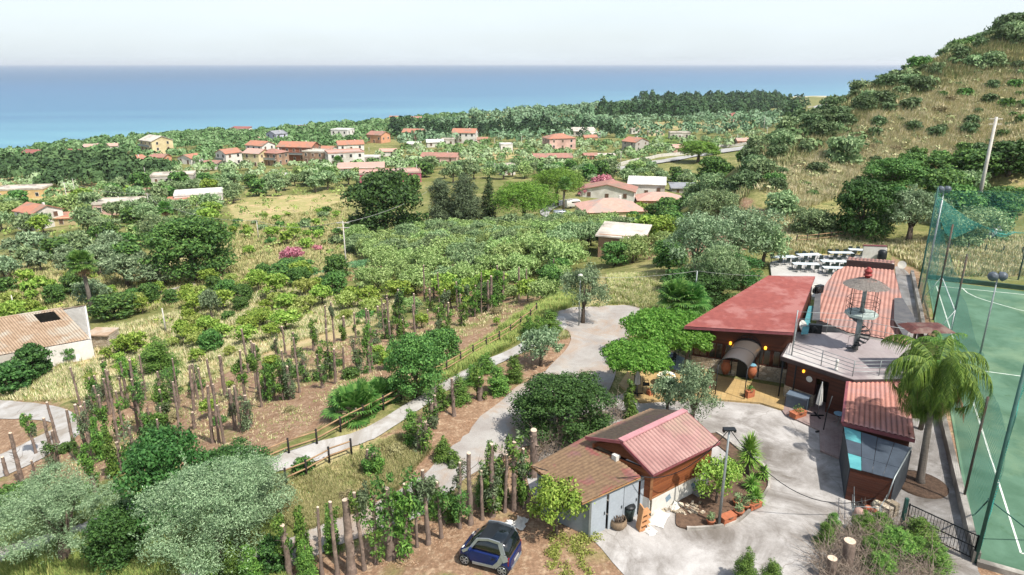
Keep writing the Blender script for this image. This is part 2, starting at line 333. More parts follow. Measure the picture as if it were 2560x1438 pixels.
for y0,y1 in ((0,3000),(3000,26000)):
    me.quad((-26000,y0,SEA),(26000,y0,SEA),(26000,y1,SEA),(-26000,y1,SEA))
tag(me.build('sea',m),kind='structure')
# ---------------------------------------------------------------- haze
m=bpy.data.materials.new('haze_air');m.use_nodes=True;n=NT(m);n.n.remove(n.n['Principled BSDF'])
v=n.new('VolumePrincipled');v.inputs['Color'].default_value=(.93,.96,1,1);v.inputs['Density'].default_value=HAZE if 'HAZE' in globals() else .00006;v.inputs['Anisotropy'].default_value=.2
n.link(v.outputs[0],n.n['Material Output'].inputs['Volume'])
hz=MB().box((0,12900,6),(54000,26200,122)).build('haze',m);tag(hz,kind='stuff')
# ---------------------------------------------------------------- ground surfaces laid over the terrain
import bmesh
def smooth_poly(pl,k=4,jit=0,seed=1):
    r=random.Random(seed);out=[];n=len(pl)
    for i in range(n):
        a,b,c,d=[np.array(pl[(i+j)%n][:2]) for j in (-1,0,1,2)]
        for t in range(k):
            t/=k;q=.5*((2*b)+(c-a)*t+(2*a-5*b+4*c-d)*t*t+(3*b-a-3*c+d)*t**3)
            out.append((q[0]+r.uniform(-jit,jit),q[1]+r.uniform(-jit,jit)))
    return out
from mathutils.geometry import delaunay_2d_cdt
def drape(name,poly,m,dz=.05,step=.7,kind='structure',flat=None,parent=None):
    n_=len(poly);vs=[Vector(p[:2]) for p in poly];ed=[(i,(i+1)%n_) for i in range(n_)]
    if flat is None:
        xs=[p[0] for p in poly];ys=[p[1] for p in poly];gx,gy=np.meshgrid(np.arange(min(xs),max(xs),step),np.arange(min(ys),max(ys),step));gx=gx.ravel();gy=gy.ravel()
        ok=inpoly(gx,gy,poly)&(segdist(gx,gy,poly,True)>step*.35);vs+=[Vector((x,y)) for x,y in zip(gx[ok],gy[ok])]
    V,E_,Fc,_,_,_=delaunay_2d_cdt(vs,ed,[],1,1e-4)
    V3=[(v[0],v[1],(Z(v[0],v[1])+dz) if flat is None else flat) for v in V];T=[]
    for f in Fc:
        a,b,c=[V[i] for i in f[:3]];T.append(tuple(f) if (b-a).cross(c-a)>0 else tuple(f)[::-1])
    me=mesh_np(name,V3,None,T,mats=[m],smooth=True);o=link(name,me,parent)
    if kind and not parent: o['kind']=kind
    return o
def surf(name,base,alt,stain,scale=.5,bump=.3,crack=True,rough=.9,pebbles=0):
    m,n,b=newmat(name);geo=n.new('NewGeometry').outputs['Position']
    f=n.ramp(n.noise(scale,8,.65,geo,.4),[(.36,0.),(.64,1.)]);col=n.mix(f,lin(base),lin(alt))
    s=n.ramp(n.noise(scale*.45,9,.7,geo,1.2),[(.47,0.),(.64,.9)]);col=n.mix(s,col,lin(stain))
    fine=n.noise(14 if not pebbles else pebbles,5,.7,geo);col=n.mix(.6 if pebbles else .35,col,n.mix(1.,col,n.ramp(fine,[(.3,.5),(.7,1.)]),'MULTIPLY'))
    if crack:
        vo=n.new('TexVoronoi',feature='DISTANCE_TO_EDGE');vo.inputs['Scale'].default_value=.28
        wv=n.new('VectorMath',operation='ADD');n.link(geo,wv.inputs[0]);nn=n.new('TexNoise');nn.inputs['Scale'].default_value=.9;nn.inputs['Detail'].default_value=6;n.link(geo,nn.inputs['Vector']);n.link(nn.outputs['Color'],wv.inputs[1]);n.link(wv.outputs[0],vo.inputs['Vector'])
        ck=n.ramp(vo.outputs['Distance'],[(.0,1.),(.012,0.)]);col=n.mix(n.math('MULTIPLY',ck,n.ramp(n.noise(.2,3,.5,geo),[(.45,0.),(.6,.7)])),col,lin('6b645c'))
    n.link(col,b.inputs['Base Color']);b.inputs['Roughness'].default_value=rough;b.inputs['Specular IOR Level'].default_value=.2
    bn=n.new('Bump');bn.inputs['Strength'].default_value=bump;bn.inputs['Distance'].default_value=.04;n.link(n.noise(9,6,.7,geo),bn.inputs['Height']);n.link(bn.outputs[0],b.inputs['Normal'])
    return m
M_CONC=surf('yard_concrete','b3afaa','8a857f','655e56',.4)
M_GRAV=surf('lot_gravel','aaa69f','968f88','a08973',.5,.7,False,pebbles=22)
M_ROAD=surf('road_concrete','b4b1ac','a39f98','8d8478',.5,.3)
M_ROADD=surf('far_road','aaa9a6','9b9994','8f8c84',.3,.1,False)
def ppoly(pl,jit=.12,k=4,seed=1): return smooth_poly(Pw(pl),k,jit,seed)
drape('gravel_lot',ppoly([(1160,1095),(1205,1040),(1300,965),(1378,915),(1430,850),(1400,815),(1375,800),(1400,775),(1480,768),(1560,764),(1612,778),(1590,820),(1550,870),(1535,950),(1500,1010),(1430,1080),(1310,1120),(1190,1180),(1120,1240),(1060,1290),(900,1345),(640,1450),(380,1470),(560,1400),(700,1355),(840,1300),(1000,1225),(1085,1165),(1110,1130)]),M_GRAV)
drape('concrete_road',ppoly([(1398,792),(1300,862),(1200,908),(1110,955),(1000,1022),(900,1078),(800,1105),(700,1138),(560,1190),(330,1262),(100,1340),(-60,1390),(-60,1440),(150,1360),(330,1300),(560,1232),(700,1180),(800,1152),(880,1120),(960,1086),(1050,1025),(1120,978),(1190,940),(1260,905),(1330,872),(1412,828)],.06),M_ROAD,.075)
drape('lower_road',ppoly([(-60,1003),(60,1006),(150,1020),(205,1050),(200,1085),(150,1120),(70,1165),(-60,1215),(-60,1165),(30,1125),(100,1090),(140,1068),(100,1052),(0,1048),(-60,1050)],.06),M_ROAD,.06)
drape('coast_road',ppoly([(1468,436),(1560,417),(1700,393),(1800,375),(1935,352),(1930,361),(1800,385),(1700,402),(1560,428),(1475,442)],.1,3),M_ROADD,.5,6)
drape('village_road',ppoly([(1370,545),(1380,525),(1440,505),(1440,498),(1390,505),(1350,530)],.1,3),M_ROADD,.2,4)
drape('beach_road',ppoly([(2020,272),(2100,262),(2118,266),(2040,277)],.1,3),M_ROADD,1.2,12)
# low wall along the coast road
mw_=mat('pale_wall','cfcbc2','b4afa4',.6)
mb=MB();pl=[P(1478,431),P(1560,412),P(1700,388),P(1800,369),P(1920,349)]
for a,b in zip(pl[:-1],pl[1:]):
    k=12
    for i in range(k):
        p=[a[j]+(b[j]-a[j])*i/k for j in (0,1)];q=[a[j]+(b[j]-a[j])*(i+1)/k for j in (0,1)]
        mb.bar((*p,Z(*p)+.7),(*q,Z(*q)+.7),.4,1.5)
tag(mb.build('roadside_wall',mw_),'long pale concrete wall edging the coast road','wall')
# main yard
drape('concrete_yard',smooth_poly([G(*p)[:2] for p in ((1478,1346),(1420,1300),(1340,1250),(1330,1160),(1470,1030),(1560,985),(1700,985),(1860,990),(1990,990),(2150,1010),(2300,1060),(2372,1115),(2448,1430),(2470,1560),(1700,1560),(1560,1440))],3,.04),M_CONC,.03,1.2)
drape('side_walkway',smooth_poly([G(*q)[:2] for q in ((2238,668),(2276,690),(2298,790),(2328,958),(2362,1108),(2300,1125),(2262,960),(2250,760))],3,.03),M_CONC,.045,1.5)
# ---- football pitch
m,n,b=newmat('artificial_turf');geo=n.new('NewGeometry').outputs['Position']
col=n.mix(n.ramp(n.noise(.35,7,.65,geo,.5),[(.38,0.),(.62,1.)]),lin('47634f'),lin('587561'));col=n.mix(n.ramp(n.noise(.12,8,.7,geo),[(.52,0.),(.66,.7)]),col,lin('6f8468'))
col=n.mix(n.ramp(n.noise(.8,8,.75,geo),[(.58,0.),(.7,.7)]),col,lin('3f583c'))
col=n.mix(.3,col,n.mix(1.,col,n.ramp(n.noise(30,3,.6,geo),[(.3,.6),(.7,1.)]),'MULTIPLY'))
n.link(col,b.inputs['Base Color']);b.inputs['Roughness'].default_value=.95;b.inputs['Specular IOR Level'].default_value=.1;M_TURF=m
A0=np.array(G(2442,1412)[:2]);A1=np.array(G(2318,700)[:2]);u_=(A1-A0);Lp=np.linalg.norm(u_);u_/=Lp;r_=np.array((u_[1],-u_[0]))
def PT(s,t,z=0): q=A0+u_*s+r_*t;return (q[0],q[1],z)
drape('football_pitch',[PT(0,0)[:2],PT(0,34)[:2],PT(Lp,34)[:2],PT(Lp,0)[:2]][::-1],M_TURF,flat=.04)
M_LINE=mat('pitch_paint','d7dcd2','b9c2b2',3,space='W')
mb=MB()
def ln(a,b,wd=.09):
    a=np.array(a);b=np.array(b);d=b-a;d/=np.linalg.norm(d);q=np.array((d[1],-d[0]))*wd/2
    mb.quad((*(a-q),.046),(*(a+q),.046),(*(b+q),.046),(*(b-q),.046))
la=np.array(G(2552,1385)[:2]);ra=np.array(G(2341,716)[:2])
ln(la,ra);ln(ra,np.array(G(2575,739)[:2]));ln(la,np.array(G(2640,1400)[:2]))
h0=np.array(G(2443,927)[:2]);ln(h0,h0+(np.array(G(2575,945)[:2])-h0)*4)
ca=np.array(G(2650,745)[:2])
arc=[np.array(G(*p)[:2]) for p in ((2405,721),(2418,733),(2440,744),(2470,754),(2505,764),(2540,774),(2580,783))]
for a,b in zip(arc[:-1],arc[1:]): ln(a,b)
tag(mb.build('pitch_lines',M_LINE),kind='structure')
mb=MB()
_b0=np.array(G(2316,697)[:2]);_b1=np.array(G(2700,742)[:2]);mb.bar((*_b0,.2),(*_b1,.2),.25,.5)
tag(mb.build('kickboard',mat('green_rubber','2f4a38','24382c',2)),'dark green board along the far end of the football pitch','board')
# low wall along the pitch's side
M_WALLW=mat('weathered_render','b9b3a9','8a847a',1.2,bump=.3,c3='6c675f')
mb=MB();q=[G(*p) for p in ((2278,690),(2300,792),(2330,960),(2366,1112),(2437,1410))]
for a,b in zip(q[:-1],q[1:]): mb.bar((a[0],a[1],.3),(b[0],b[1],.3),.28,.62)
tag(mb.build('boundary_wall',M_WALLW),'low weathered wall between the palm walkway and the football pitch','wall')
mb=MB();mb.bar((*G(2440,1412)[:2],.1),(*G(2640,1470)[:2],.1),.3,.34);tag(mb.build('kerb_wall',M_WALLW),'short pale kerb at the near corner of the football pitch','kerb')
# ---------------------------------------------------------------- the restaurant compound
def plank_mat(name,a,b_,w=.14,axis=2,rough=.6):
    m,n,b=newmat(name);geo=n.new('NewGeometry').outputs['Position'];s=n.new('SeparateXYZ');n.link(geo,s.inputs[0])
    v=n.math('DIVIDE',s.outputs[axis],w);fl=n.math('FLOOR',v);fr=n.math('FRACT',v)
    wn=n.new('TexWhiteNoise',noise_dimensions='1D');n.link(fl,wn.inputs['W'])
    mp=n.new('Mapping');mp.inputs['Scale'].default_value=(1.5,1.5,14);n.link(geo,mp.inputs[0])
    g=n.noise(2,6,.7,mp.outputs[0],.4);g=n.math('ADD',n.math('MULTIPLY',g,.7),n.math('MULTIPLY',wn.outputs[0],.4))
    col=n.mix(n.ramp(g,[(.25,0.),(.75,1.)]),lin(a),lin(b_));col=n.mix(n.ramp(fr,[(.0,1.),(.07,0.)]),col,lin('1d120c'))
    n.link(col,b.inputs['Base Color']);b.inputs['Roughness'].default_value=rough;b.inputs['Specular IOR Level'].default_value=.3
    bn=n.new('Bump');bn.inputs['Strength'].default_value=.6;bn.inputs['Distance'].default_value=.02;n.link(n.ramp(fr,[(0,0.),(.1,1.)]),bn.inputs['Height']);n.link(bn.outputs[0],b.inputs['Normal'])
    return m
def stone_mat(name,a,b_,c_,sc_=3.2,mort='8b8274'):
    m,n,b=newmat(name);geo=n.new('NewGeometry').outputs['Position']
    mp=n.new('Mapping');mp.inputs['Scale'].default_value=(1,1,1.9);n.link(geo,mp.inputs[0])
    vo=n.new('TexVoronoi');vo.inputs['Scale'].default_value=sc_;n.link(mp.outputs[0],vo.inputs['Vector'])
    ve=n.new('TexVoronoi',feature='DISTANCE_TO_EDGE');ve.inputs['Scale'].default_value=sc_;n.link(mp.outputs[0],ve.inputs['Vector'])
    s=n.new('SeparateColor');n.link(vo.outputs['Color'],s.inputs[0])
    col=n.ramp(s.outputs[0],[(0,lin(a)),(.5,lin(b_)),(1,lin(c_))]);col=n.mix(n.ramp(ve.outputs['Distance'],[(.02,1.),(.07,0.)]),col,lin(mort))
    col=n.mix(.4,col,n.mix(1.,col,n.ramp(n.noise(20,4,.6,geo),[(.3,.5),(.7,1.)]),'MULTIPLY'))
    n.link(col,b.inputs['Base Color']);b.inputs['Roughness'].default_value=.9
    bn=n.new('Bump');bn.inputs['Strength'].default_value=.7;bn.inputs['Distance'].default_value=.04;n.link(n.ramp(ve.outputs['Distance'],[(0,0.),(.12,1.)]),bn.inputs['Height']);n.link(bn.outputs[0],b.inputs['Normal'])
    return m
def tiled_mat(name,a,b_,c_,grout,sz=.33,rough=.6):
    m,n,b=newmat(name);geo=n.new('NewGeometry').outputs['Position'];mp=n.new('Mapping');mp.inputs['Rotation'].default_value=(0,0,.42);n.link(geo,mp.inputs[0])
    br=n.new('TexBrick');br.offset=0;br.inputs['Scale'].default_value=1/sz;br.inputs['Brick Width'].default_value=1;br.inputs['Row Height'].default_value=1;br.inputs['Mortar Size'].default_value=.03
    br.inputs['Color1'].default_value=lin(a);br.inputs['Color2'].default_value=lin(b_);br.inputs['Mortar'].default_value=lin(grout);n.link(mp.outputs[0],br.inputs['Vector'])
    col=n.mix(n.ramp(n.noise(.7,8,.7,geo,.6),[(.42,0.),(.66,.8)]),br.outputs[0],lin(c_));col=n.mix(.3,col,n.mix(1.,col,n.ramp(n.noise(12,5,.7,geo),[(.3,.5),(.7,1.)]),'MULTIPLY'))
    n.link(col,b.inputs['Base Color']);b.inputs['Roughness'].default_value=rough;b.inputs['Specular IOR Level'].default_value=.3;return m
def glass_mat(name,c,rough=.12,alpha=None,spec=.6):
    m,n,b=newmat(name);b.inputs['Base Color'].default_value=lin(c);b.inputs['Roughness'].default_value=rough;b.inputs['Specular IOR Level'].default_value=spec
    if alpha: b.inputs['Alpha'].default_value=alpha
    return m
M_WOODD=plank_mat('dark_stained_planks','5a3122','43241a',.13);M_WOODM=plank_mat('brown_planks','8a5230','6b3b22',.13);M_WOODP=plank_mat('old_planks','4a3830','33261f',.16)
M_STONE=stone_mat('beige_rubble_stone','b3a48c','9a8a72','c7bba6')
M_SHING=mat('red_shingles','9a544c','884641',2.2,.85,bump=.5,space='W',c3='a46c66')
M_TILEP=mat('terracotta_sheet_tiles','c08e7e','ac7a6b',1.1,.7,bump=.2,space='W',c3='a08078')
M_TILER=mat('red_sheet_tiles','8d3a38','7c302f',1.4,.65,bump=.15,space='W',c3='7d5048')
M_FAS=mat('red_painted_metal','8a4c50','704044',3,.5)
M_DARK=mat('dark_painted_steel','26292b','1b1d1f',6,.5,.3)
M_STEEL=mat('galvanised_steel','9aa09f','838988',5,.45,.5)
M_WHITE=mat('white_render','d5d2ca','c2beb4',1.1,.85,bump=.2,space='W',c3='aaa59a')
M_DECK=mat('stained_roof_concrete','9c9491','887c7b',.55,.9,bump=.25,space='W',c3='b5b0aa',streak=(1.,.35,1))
M_GLASSD=glass_mat('dark_window_glass','141a1c')
M_OCHRE=tiled_mat('ochre_terrace_tiles','a88c5c','b59a6a','8f7a56','8a7450')
M_BRICKP=tiled_mat('pinkish_paving','8f7a74','86716b','9c8f88','6f615c',.22)
M_DGLASS=glass_mat('smoked_polycarbonate','4b4540',.35,.88,.4)
def rib_roof(name,O,U,V,poly,pitch,amp,course,m,parent,lip=.018,under=.05,sub=6,label=None):
    O=np.array(O,float);U=np.array(U,float);U/=np.linalg.norm(U);V=np.array(V,float);V/=np.linalg.norm(V);N=np.cross(U,V);N/=np.linalg.norm(N)
    if N[2]<0: N=-N
    if poly is None: return
    pu=[p[0] for p in poly];u0,u1=min(pu),max(pu);nu=int((u1-u0)/pitch*sub);us=np.linspace(u0+1e-4,u1-1e-4,nu+1)
    def vr(u):
        hit=[]
        for i in range(len(poly)):
            a,b=poly[i],poly[(i+1)%len(poly)]
            if (a[0]-u)*(b[0]-u)<=0 and abs(a[0]-b[0])>1e-9:
                t=(u-a[0])/(b[0]-a[0]);hit.append(a[1]+(b[1]-a[1])*t)
        return (min(hit),max(hit)) if hit else (0,0)
    v0=min(p[1] for p in poly);v1=max(p[1] for p in poly);nc=max(1,int(math.ceil((v1-v0)/course)));rows=[]
    for k in range(nc): rows+=[(v0+k*course,lip),(v0+(k+1)*course-1e-3,0)]
    Vt=[];vv=[]
    for u in us:
        lo,hi=vr(u);w_=abs(math.sin(math.pi*(u-u0)/pitch))*amp
        for v,l in rows:
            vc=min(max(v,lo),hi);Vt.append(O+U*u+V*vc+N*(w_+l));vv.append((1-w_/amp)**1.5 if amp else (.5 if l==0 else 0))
    nr_=len(rows);ids_=np.arange(len(us)*nr_).reshape(len(us),nr_)
    Q=np.stack([ids_[:-1,:-1],ids_[1:,:-1],ids_[1:,1:],ids_[:-1,1:]],-1).reshape(-1,4);Vt=np.array(Vt)
    d1=Vt[Q[:,2]]-Vt[Q[:,0]];d2=Vt[Q[:,3]]-Vt[Q[:,1]];ar=np.linalg.norm(np.cross(d1,d2),axis=1);Q=Q[ar>1e-5]
    nrm=np.cross(Vt[Q[0,1]]-Vt[Q[0,0]],Vt[Q[0,2]]-Vt[Q[0,0]])
    if nrm@N<0: Q=Q[:,::-1]
    me=mesh_np(name,Vt,Q,mats=[m]);a=np.array(vv);vcol(me,'valley',a,a,a);return link(name,me,parent)
def quad_roof(name,A,B,Cc,D,pitch,amp,course,m,parent,wave=True,lip=.018,sub=6):
    """A-B eave, D-C ridge, bilinear; ribs run A->D"""
    A,B,Cc,D=[np.array(p,float) for p in (A,B,Cc,D)];N=np.cross(B-A,D-A);N/=np.linalg.norm(N);N=N if N[2]>0 else -N
    L=max(np.linalg.norm(B-A),np.linalg.norm(Cc-D));nu=int(L/pitch)*sub if wave else 24;H_=np.linalg.norm(D-A);nc=max(1,int(H_/course));Vt=[];vv=[];rows=[]
    for k in range(nc): rows+=[(k/nc,lip),((k+1)/nc-1e-4,0)]
    for i in range(nu+1):
        s=i/nu;w_=abs(math.sin(math.pi*i/sub))*amp if wave else 0
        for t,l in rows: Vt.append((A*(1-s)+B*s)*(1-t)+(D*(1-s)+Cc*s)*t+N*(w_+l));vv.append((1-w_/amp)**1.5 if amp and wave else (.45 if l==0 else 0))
    nr_=len(rows);ids_=np.arange((nu+1)*nr_).reshape(nu+1,nr_);Q=np.stack([ids_[:-1,:-1],ids_[1:,:-1],ids_[1:,1:],ids_[:-1,1:]],-1).reshape(-1,4);Vt=np.array(Vt)
    if np.cross(Vt[Q[0,1]]-Vt[Q[0,0]],Vt[Q[0,2]]-Vt[Q[0,0]])@N<0: Q=Q[:,::-1]
    me=mesh_np(name,Vt,Q,mats=[m]);a=np.array(vv);vcol(me,'valley',a,a,a);return link(name,me,parent)
def v2(p): return np.array(p[:2],float)
def wallseg(mb,a,b,z0,z1,t=.2): mb.bar((a[0],a[1],(z0+z1)/2),(b[0],b[1],(z0+z1)/2),t,z1-z0);return mb
def L3(a,b,t): return tuple(a[i]+(b[i]-a[i])*t for i in range(len(a)))
# ---- terraces and pavements
tp=[G(*p)[:2] for p in ((1600,1010),(1570,985),(1548,965),(1590,900),(1650,870),(1725,900),(1800,945),(1965,975),(1958,1030),(1900,1012),(1790,1003),(1700,1003))]
def ccw(p):
    a=sum(p[i][0]*p[(i+1)%len(p)][1]-p[(i+1)%len(p)][0]*p[i][1] for i in range(len(p)));return p if a>0 else p[::-1]
o=MB().prism(ccw(tp),-.3,.16).build('terrace_floor',M_OCHRE);tag(o,kind='structure')
o=MB().prism(ccw([G(*p,.2)[:2] for p in ((1640,865),(1735,905),(1722,932),(1655,915))]),.1,.2).build('dining_terrace_floor',tiled_mat('blue_grey_tiles','8fa0ac','a4b2bb','7d8a92','6e7880',.3));tag(o,kind='structure')
o=MB().prism(ccw([G(*p)[:2] for p in ((1962,970),(1955,1030),(1962,1040),(2048,1080),(2050,1131),(2104,1153),(2150,1060),(2150,960))]),-.2,.13).build('restaurant_pavement',M_BRICKP);tag(o,kind='structure')
wt=[G(*p,.3)[:2] for p in ((1925,655),(1990,640),(2160,636),(2215,650),(2120,668),(2072,700),(2052,745),(2020,740),(1930,700))]
o=MB().prism(ccw(wt),-.5,.3).build('white_terrace_floor',mat('white_concrete','b5b3ae','a5a29c',.8,space='W'));tag(o,kind='structure')
# ---- main hall
hall=empty('dining_hall',G(1850,940),label='long dining hall with flat red shingle roof, brown timber front and stone base',cat='building')
def at0(par):  # children given in world coordinates
    return par.location
def fix(par):
    bpy.context.view_layer.update()
    for ch in par.children:
        ch.location=(ch.location[0]-par.location[0],ch.location[1]-par.location[1],ch.location[2]-par.location[2])
RA=G(1710,816,3.6);RB=G(1984,832,3.9);RC=G(2038,691,4.6);RD=G(1921,689,4.6)
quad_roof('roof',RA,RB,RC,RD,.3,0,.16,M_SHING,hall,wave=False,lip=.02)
mb=MB();dn=lambda p,d:(p[0],p[1],p[2]-d)
mb.slab([RA,RB,RC,RD],.04) if False else None
mb.add([dn(p,.03) for p in (RA,RB,RC,RD)]+[dn(p,.2) for p in (RA,RB,RC,RD)],[(0,1,2,3),(7,6,5,4),(0,4,5,1),(1,5,6,2),(2,6,7,3),(3,7,4,0)]);mb.build('roof_edge',M_FAS,hall)
wl=v2(G(1727,921));wr=v2(G(1962,957));dv=(wr-wl)/np.linalg.norm(wr-wl);nb=np.array((-dv[1],dv[0]));back=v2(RC)-v2(RB)
bl=wl+(v2(RD)-v2(RA))*.95;brr=wr+(v2(RC)-v2(RB))*.95
mb=MB()
wallseg(mb,wl,wr,0,1.05,.3);wallseg(mb,wl,bl,0,1.05,.3);mb.build('stone_base',M_STONE,hall)
mb=MB();wallseg(mb,wl,wr,2.3,3.55,.22);wallseg(mb,wl,bl,2.3,3.5,.22);wallseg(mb,brr,bl,0,4.3,.22);wallseg(mb,wr,brr,0,3.9,.22);mb.build('timber_wall',M_WOODD,hall)
inn=mat('hall_interior','5c5248','443b33',1)
mb=MB();wallseg(mb,wl+nb*1.6,wr+nb*1.6,0,3.3,.1);mb.build('inner_wall',inn,hall)
nw=6
for i in range(nw):
    a=L3(wl,wr,(i+.06)/nw);b_=L3(wl,wr,(i+.94)/nw)
    if i in (3,): continue
    f=MB()
    for (p,q) in ((a,b_),): 
        f.bar((*p,1.09),(*q,1.09),.14,.08);f.bar((*p,2.27),(*q,2.27),.14,.08);f.bar((*p,1.05),(*p,2.31),.1,.1);f.bar((*q,1.05),(*q,2.31),.1,.1);mid=L3(p,q,.5);f.bar((*mid,1.1),(*mid,2.25),.06,.06)
    fo=f.build('window',M_WOODD,hall)
    g=MB();g.bar((*a,1.68),(*b_,1.68),.03,1.16);g.build('pane',M_GLASSD,fo)
    # white curtain low behind the pane
for i in range(5):
    a=L3(wl,bl,(i+.08)/5);b_=L3(wl,bl,(i+.92)/5);f=MB();f.bar((*a,1.09),(*b_,1.09),.14,.08);f.bar((*a,2.27),(*b_,2.27),.14,.08);f.bar((*a,1.05),(*a,2.31),.1,.1);f.bar((*b_,1.05),(*b_,2.31),.1,.1);fo=f.build('window',M_WOODD,hall);g=MB();g.bar((*a,1.68),(*b_,1.68),.03,1.16);g.build('pane',M_GLASSD,fo)
dc=L3(wl,wr,.58);mb=MB();mb.bar((*(np.array(dc)-dv*.55),1.05),(*(np.array(dc)+dv*.55),1.05),.34,2.1);mb.build('door',M_DARK,hall)
fan=MB()
for k in range(11):
    a=math.pi*k/10;c0=np.array((*dc,2.35))-np.array((*nb,0))*.18;e=c0+np.array((dv[0]*math.cos(a),dv[1]*math.cos(a),math.sin(a)))*np.array((1,1,1))*.85;fan.bar(c0,e,.03,.03)
for r_ in (.45,.85):
    pts_=[np.array((*dc,2.35))-np.array((*nb,0))*.18+np.array((dv[0]*math.cos(a),dv[1]*math.cos(a),math.sin(a)))*r_ for a in [math.pi*k/14 for k in range(15)]];fan.tube(pts_,.02,6)
fan.build('fan_grille',M_DARK,hall)
M_LAMP,n,b=newmat('lit_lantern');b.inputs['Base Color'].default_value=lin('e0a030');b.inputs['Emission Color'].default_value=lin('ffb030');b.inputs['Emission Strength'].default_value=1.6
for s_ in (-1.15,1.15):
    c0=np.array(dc)+dv*s_-nb*.25;lp=MB().lathe([(.03,-.12),(.09,-.08),(.1,.08),(.03,.14)],(c0[0],c0[1],2.45),8).build('wall_lantern',M_LAMP);tag(lp,'lit yellow wall lantern on the %s side of the arched porch'%('tree' if s_<0 else 'roof terrace'),'lamp','lanterns beside the hall door')
fix(hall)
# arched porch canopy on posts
pc=v2(G(1788,986,.16));pd=v2(G(1860,998,.16));can=empty('porch_canopy',(*((pc+pd)/2),.16),label='arched smoked porch canopy on thin black posts before the hall door',cat='canopy')
w_=np.linalg.norm(pd-pc);wd=(pd-pc)/w_;dep=np.array(dc)-(pc+pd)/2;Ld=np.linalg.norm(dep)-.15;dd=dep/np.linalg.norm(dep)
fr=MB();shell=[]
for j in range(9):
    row=[]
    for k in range(17):
        a=math.pi*k/16;q=(pc+pd)/2+dd*Ld*j/8-wd*math.cos(a)*w_/2;row.append((q[0],q[1],2.3+math.sin(a)*.62))
    shell.append(row)
vs=[p for r_ in shell for p in r_];vs2=[(p[0],p[1],p[2]-.02) for p in vs];fs=[]
for j in range(8):
    for k in range(16):
        i0=j*17+k;fs.append((i0,i0+1,i0+18,i0+17));fs.append((i0+153,i0+17+153,i0+18+153,i0+1+153))
MB().add(vs+vs2,fs,True).build('canopy_sheet',M_DGLASS,can)
for j in (0,4,8): fr.tube(shell[j],.028,6)
for k in (0,16): fr.tube([shell[0][k],shell[8][k]],.028,6)
fr.build('arch_frame',M_DARK,can)
for q in (pc,pd,pc+dd*Ld,pd+dd*Ld): MB().tube([(q[0],q[1],.16),(q[0],q[1],2.32)],.035,8).build('post',M_DARK,can)
fix(can)
# ---- roof-terrace building
tb=empty('roof_terrace_building',G(2080,1000),label='low building with a pinkish grey walk-on roof and dark timber front',cat='building')
DK=[G(1953,892,3),G(2134,951,3),G(2256,949,3),G(2330,900,3),G(2300,865,3),G(2262,856,3),G(2212,846,3),G(2120,832,3),G(1990,830,3)]
mb=MB();pl=ccw([p[:2] for p in DK]);mb.prism(pl,2.78,3.0);mb.build('roof_slab',M_DECK,tb)
mb=MB()
for a,b_ in ((DK[0],DK[1]),(DK[1],DK[2]),(DK[8],DK[0])): mb.bar((a[0],a[1],2.9),(b_[0],b_[1],2.9),.1,.26)
mb.build('fascia',mat('brown_metal_trim','4a3c3a','3a2f2e',3),tb)
c_=np.mean([v2(p) for p in DK],0);W=[c_+(v2(p)-c_)*.9 for p in DK]
# front wall pieces between W0 (left) and W1 (front corner)
mb=MB();wallseg(mb,W[0],L3(W[0],W[1],.46),.95,2.8,.2);wallseg(mb,L3(W[0],W[1],.66),W[1],0,2.8,.2);wallseg(mb,W[1],W[2],0,2.8,.2);wallseg(mb,L3(W[0],W[1],.46),L3(W[0],W[1],.66),2.15,2.8,.2);wallseg(mb,W[2],W[3],0,2.8,.2);wallseg(mb,W[3],W[4],0,2.8,.2);mb.build('timber_wall',M_WOODD,tb)
mb=MB();wallseg(mb,W[0],L3(W[0],W[1],.46),0,.95,.26);wallseg(mb,W[8],W[0],0,.95,.24);mb.build('stone_base',M_STONE,tb)
mb=MB();wallseg(mb,W[8],W[0],.95,2.8,.18);mb.build('side_wall',M_WOODP,tb)
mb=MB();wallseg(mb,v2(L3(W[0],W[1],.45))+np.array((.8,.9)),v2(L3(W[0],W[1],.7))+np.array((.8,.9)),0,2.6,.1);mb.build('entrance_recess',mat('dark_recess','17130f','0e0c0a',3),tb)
sideW=L3(W[8],W[0],.35),L3(W[8],W[0],.8);f=MB()
for p in sideW: f.bar((*p,1.05),(*p,2.3),.24,.08)
f.bar((*sideW[0],1.07),(*sideW[1],1.07),.24,.08);f.bar((*sideW[0],2.3),(*sideW[1],2.3),.24,.08);fo=f.build('window',M_DARK,tb);MB().bar((*sideW[0],1.68),(*sideW[1],1.68),.2,1.2).build('pane',M_GLASSD,fo)
for p in (DK[0],L3(DK[0],DK[1],.2)):
    q=c_+(v2(p)-c_)*.97;MB().tube([(q[0],q[1],0),(q[0],q[1],2.8)],.05,8).build('post',M_DARK,tb)
fd=(v2(DK[1])-v2(DK[0]));fd/=np.linalg.norm(fd);fn=np.array((fd[1],-fd[0]));
q=v2(L3(W[0],W[1],.36))+fn*.14
MB().add([(q[0]+fd[0]*math.cos(a)*.2,q[1]+fd[1]*math.cos(a)*.2,1.95+math.sin(a)*.2) for a in np.linspace(0,6.2832,21)[:-1]],[tuple(range(20))]).build('round_plate',M_WHITE,tb)
q=v2(L3(W[0],W[1],.26))+fn*.16;lp=MB().lathe([(.02,-.1),(.08,-.06),(.09,.06),(.02,.12)],(q[0],q[1],2.35),8).build('wall_lantern',M_LAMP);tag(lp,'lit yellow wall lantern under the roof terrace edge','lamp')
fix(tb)
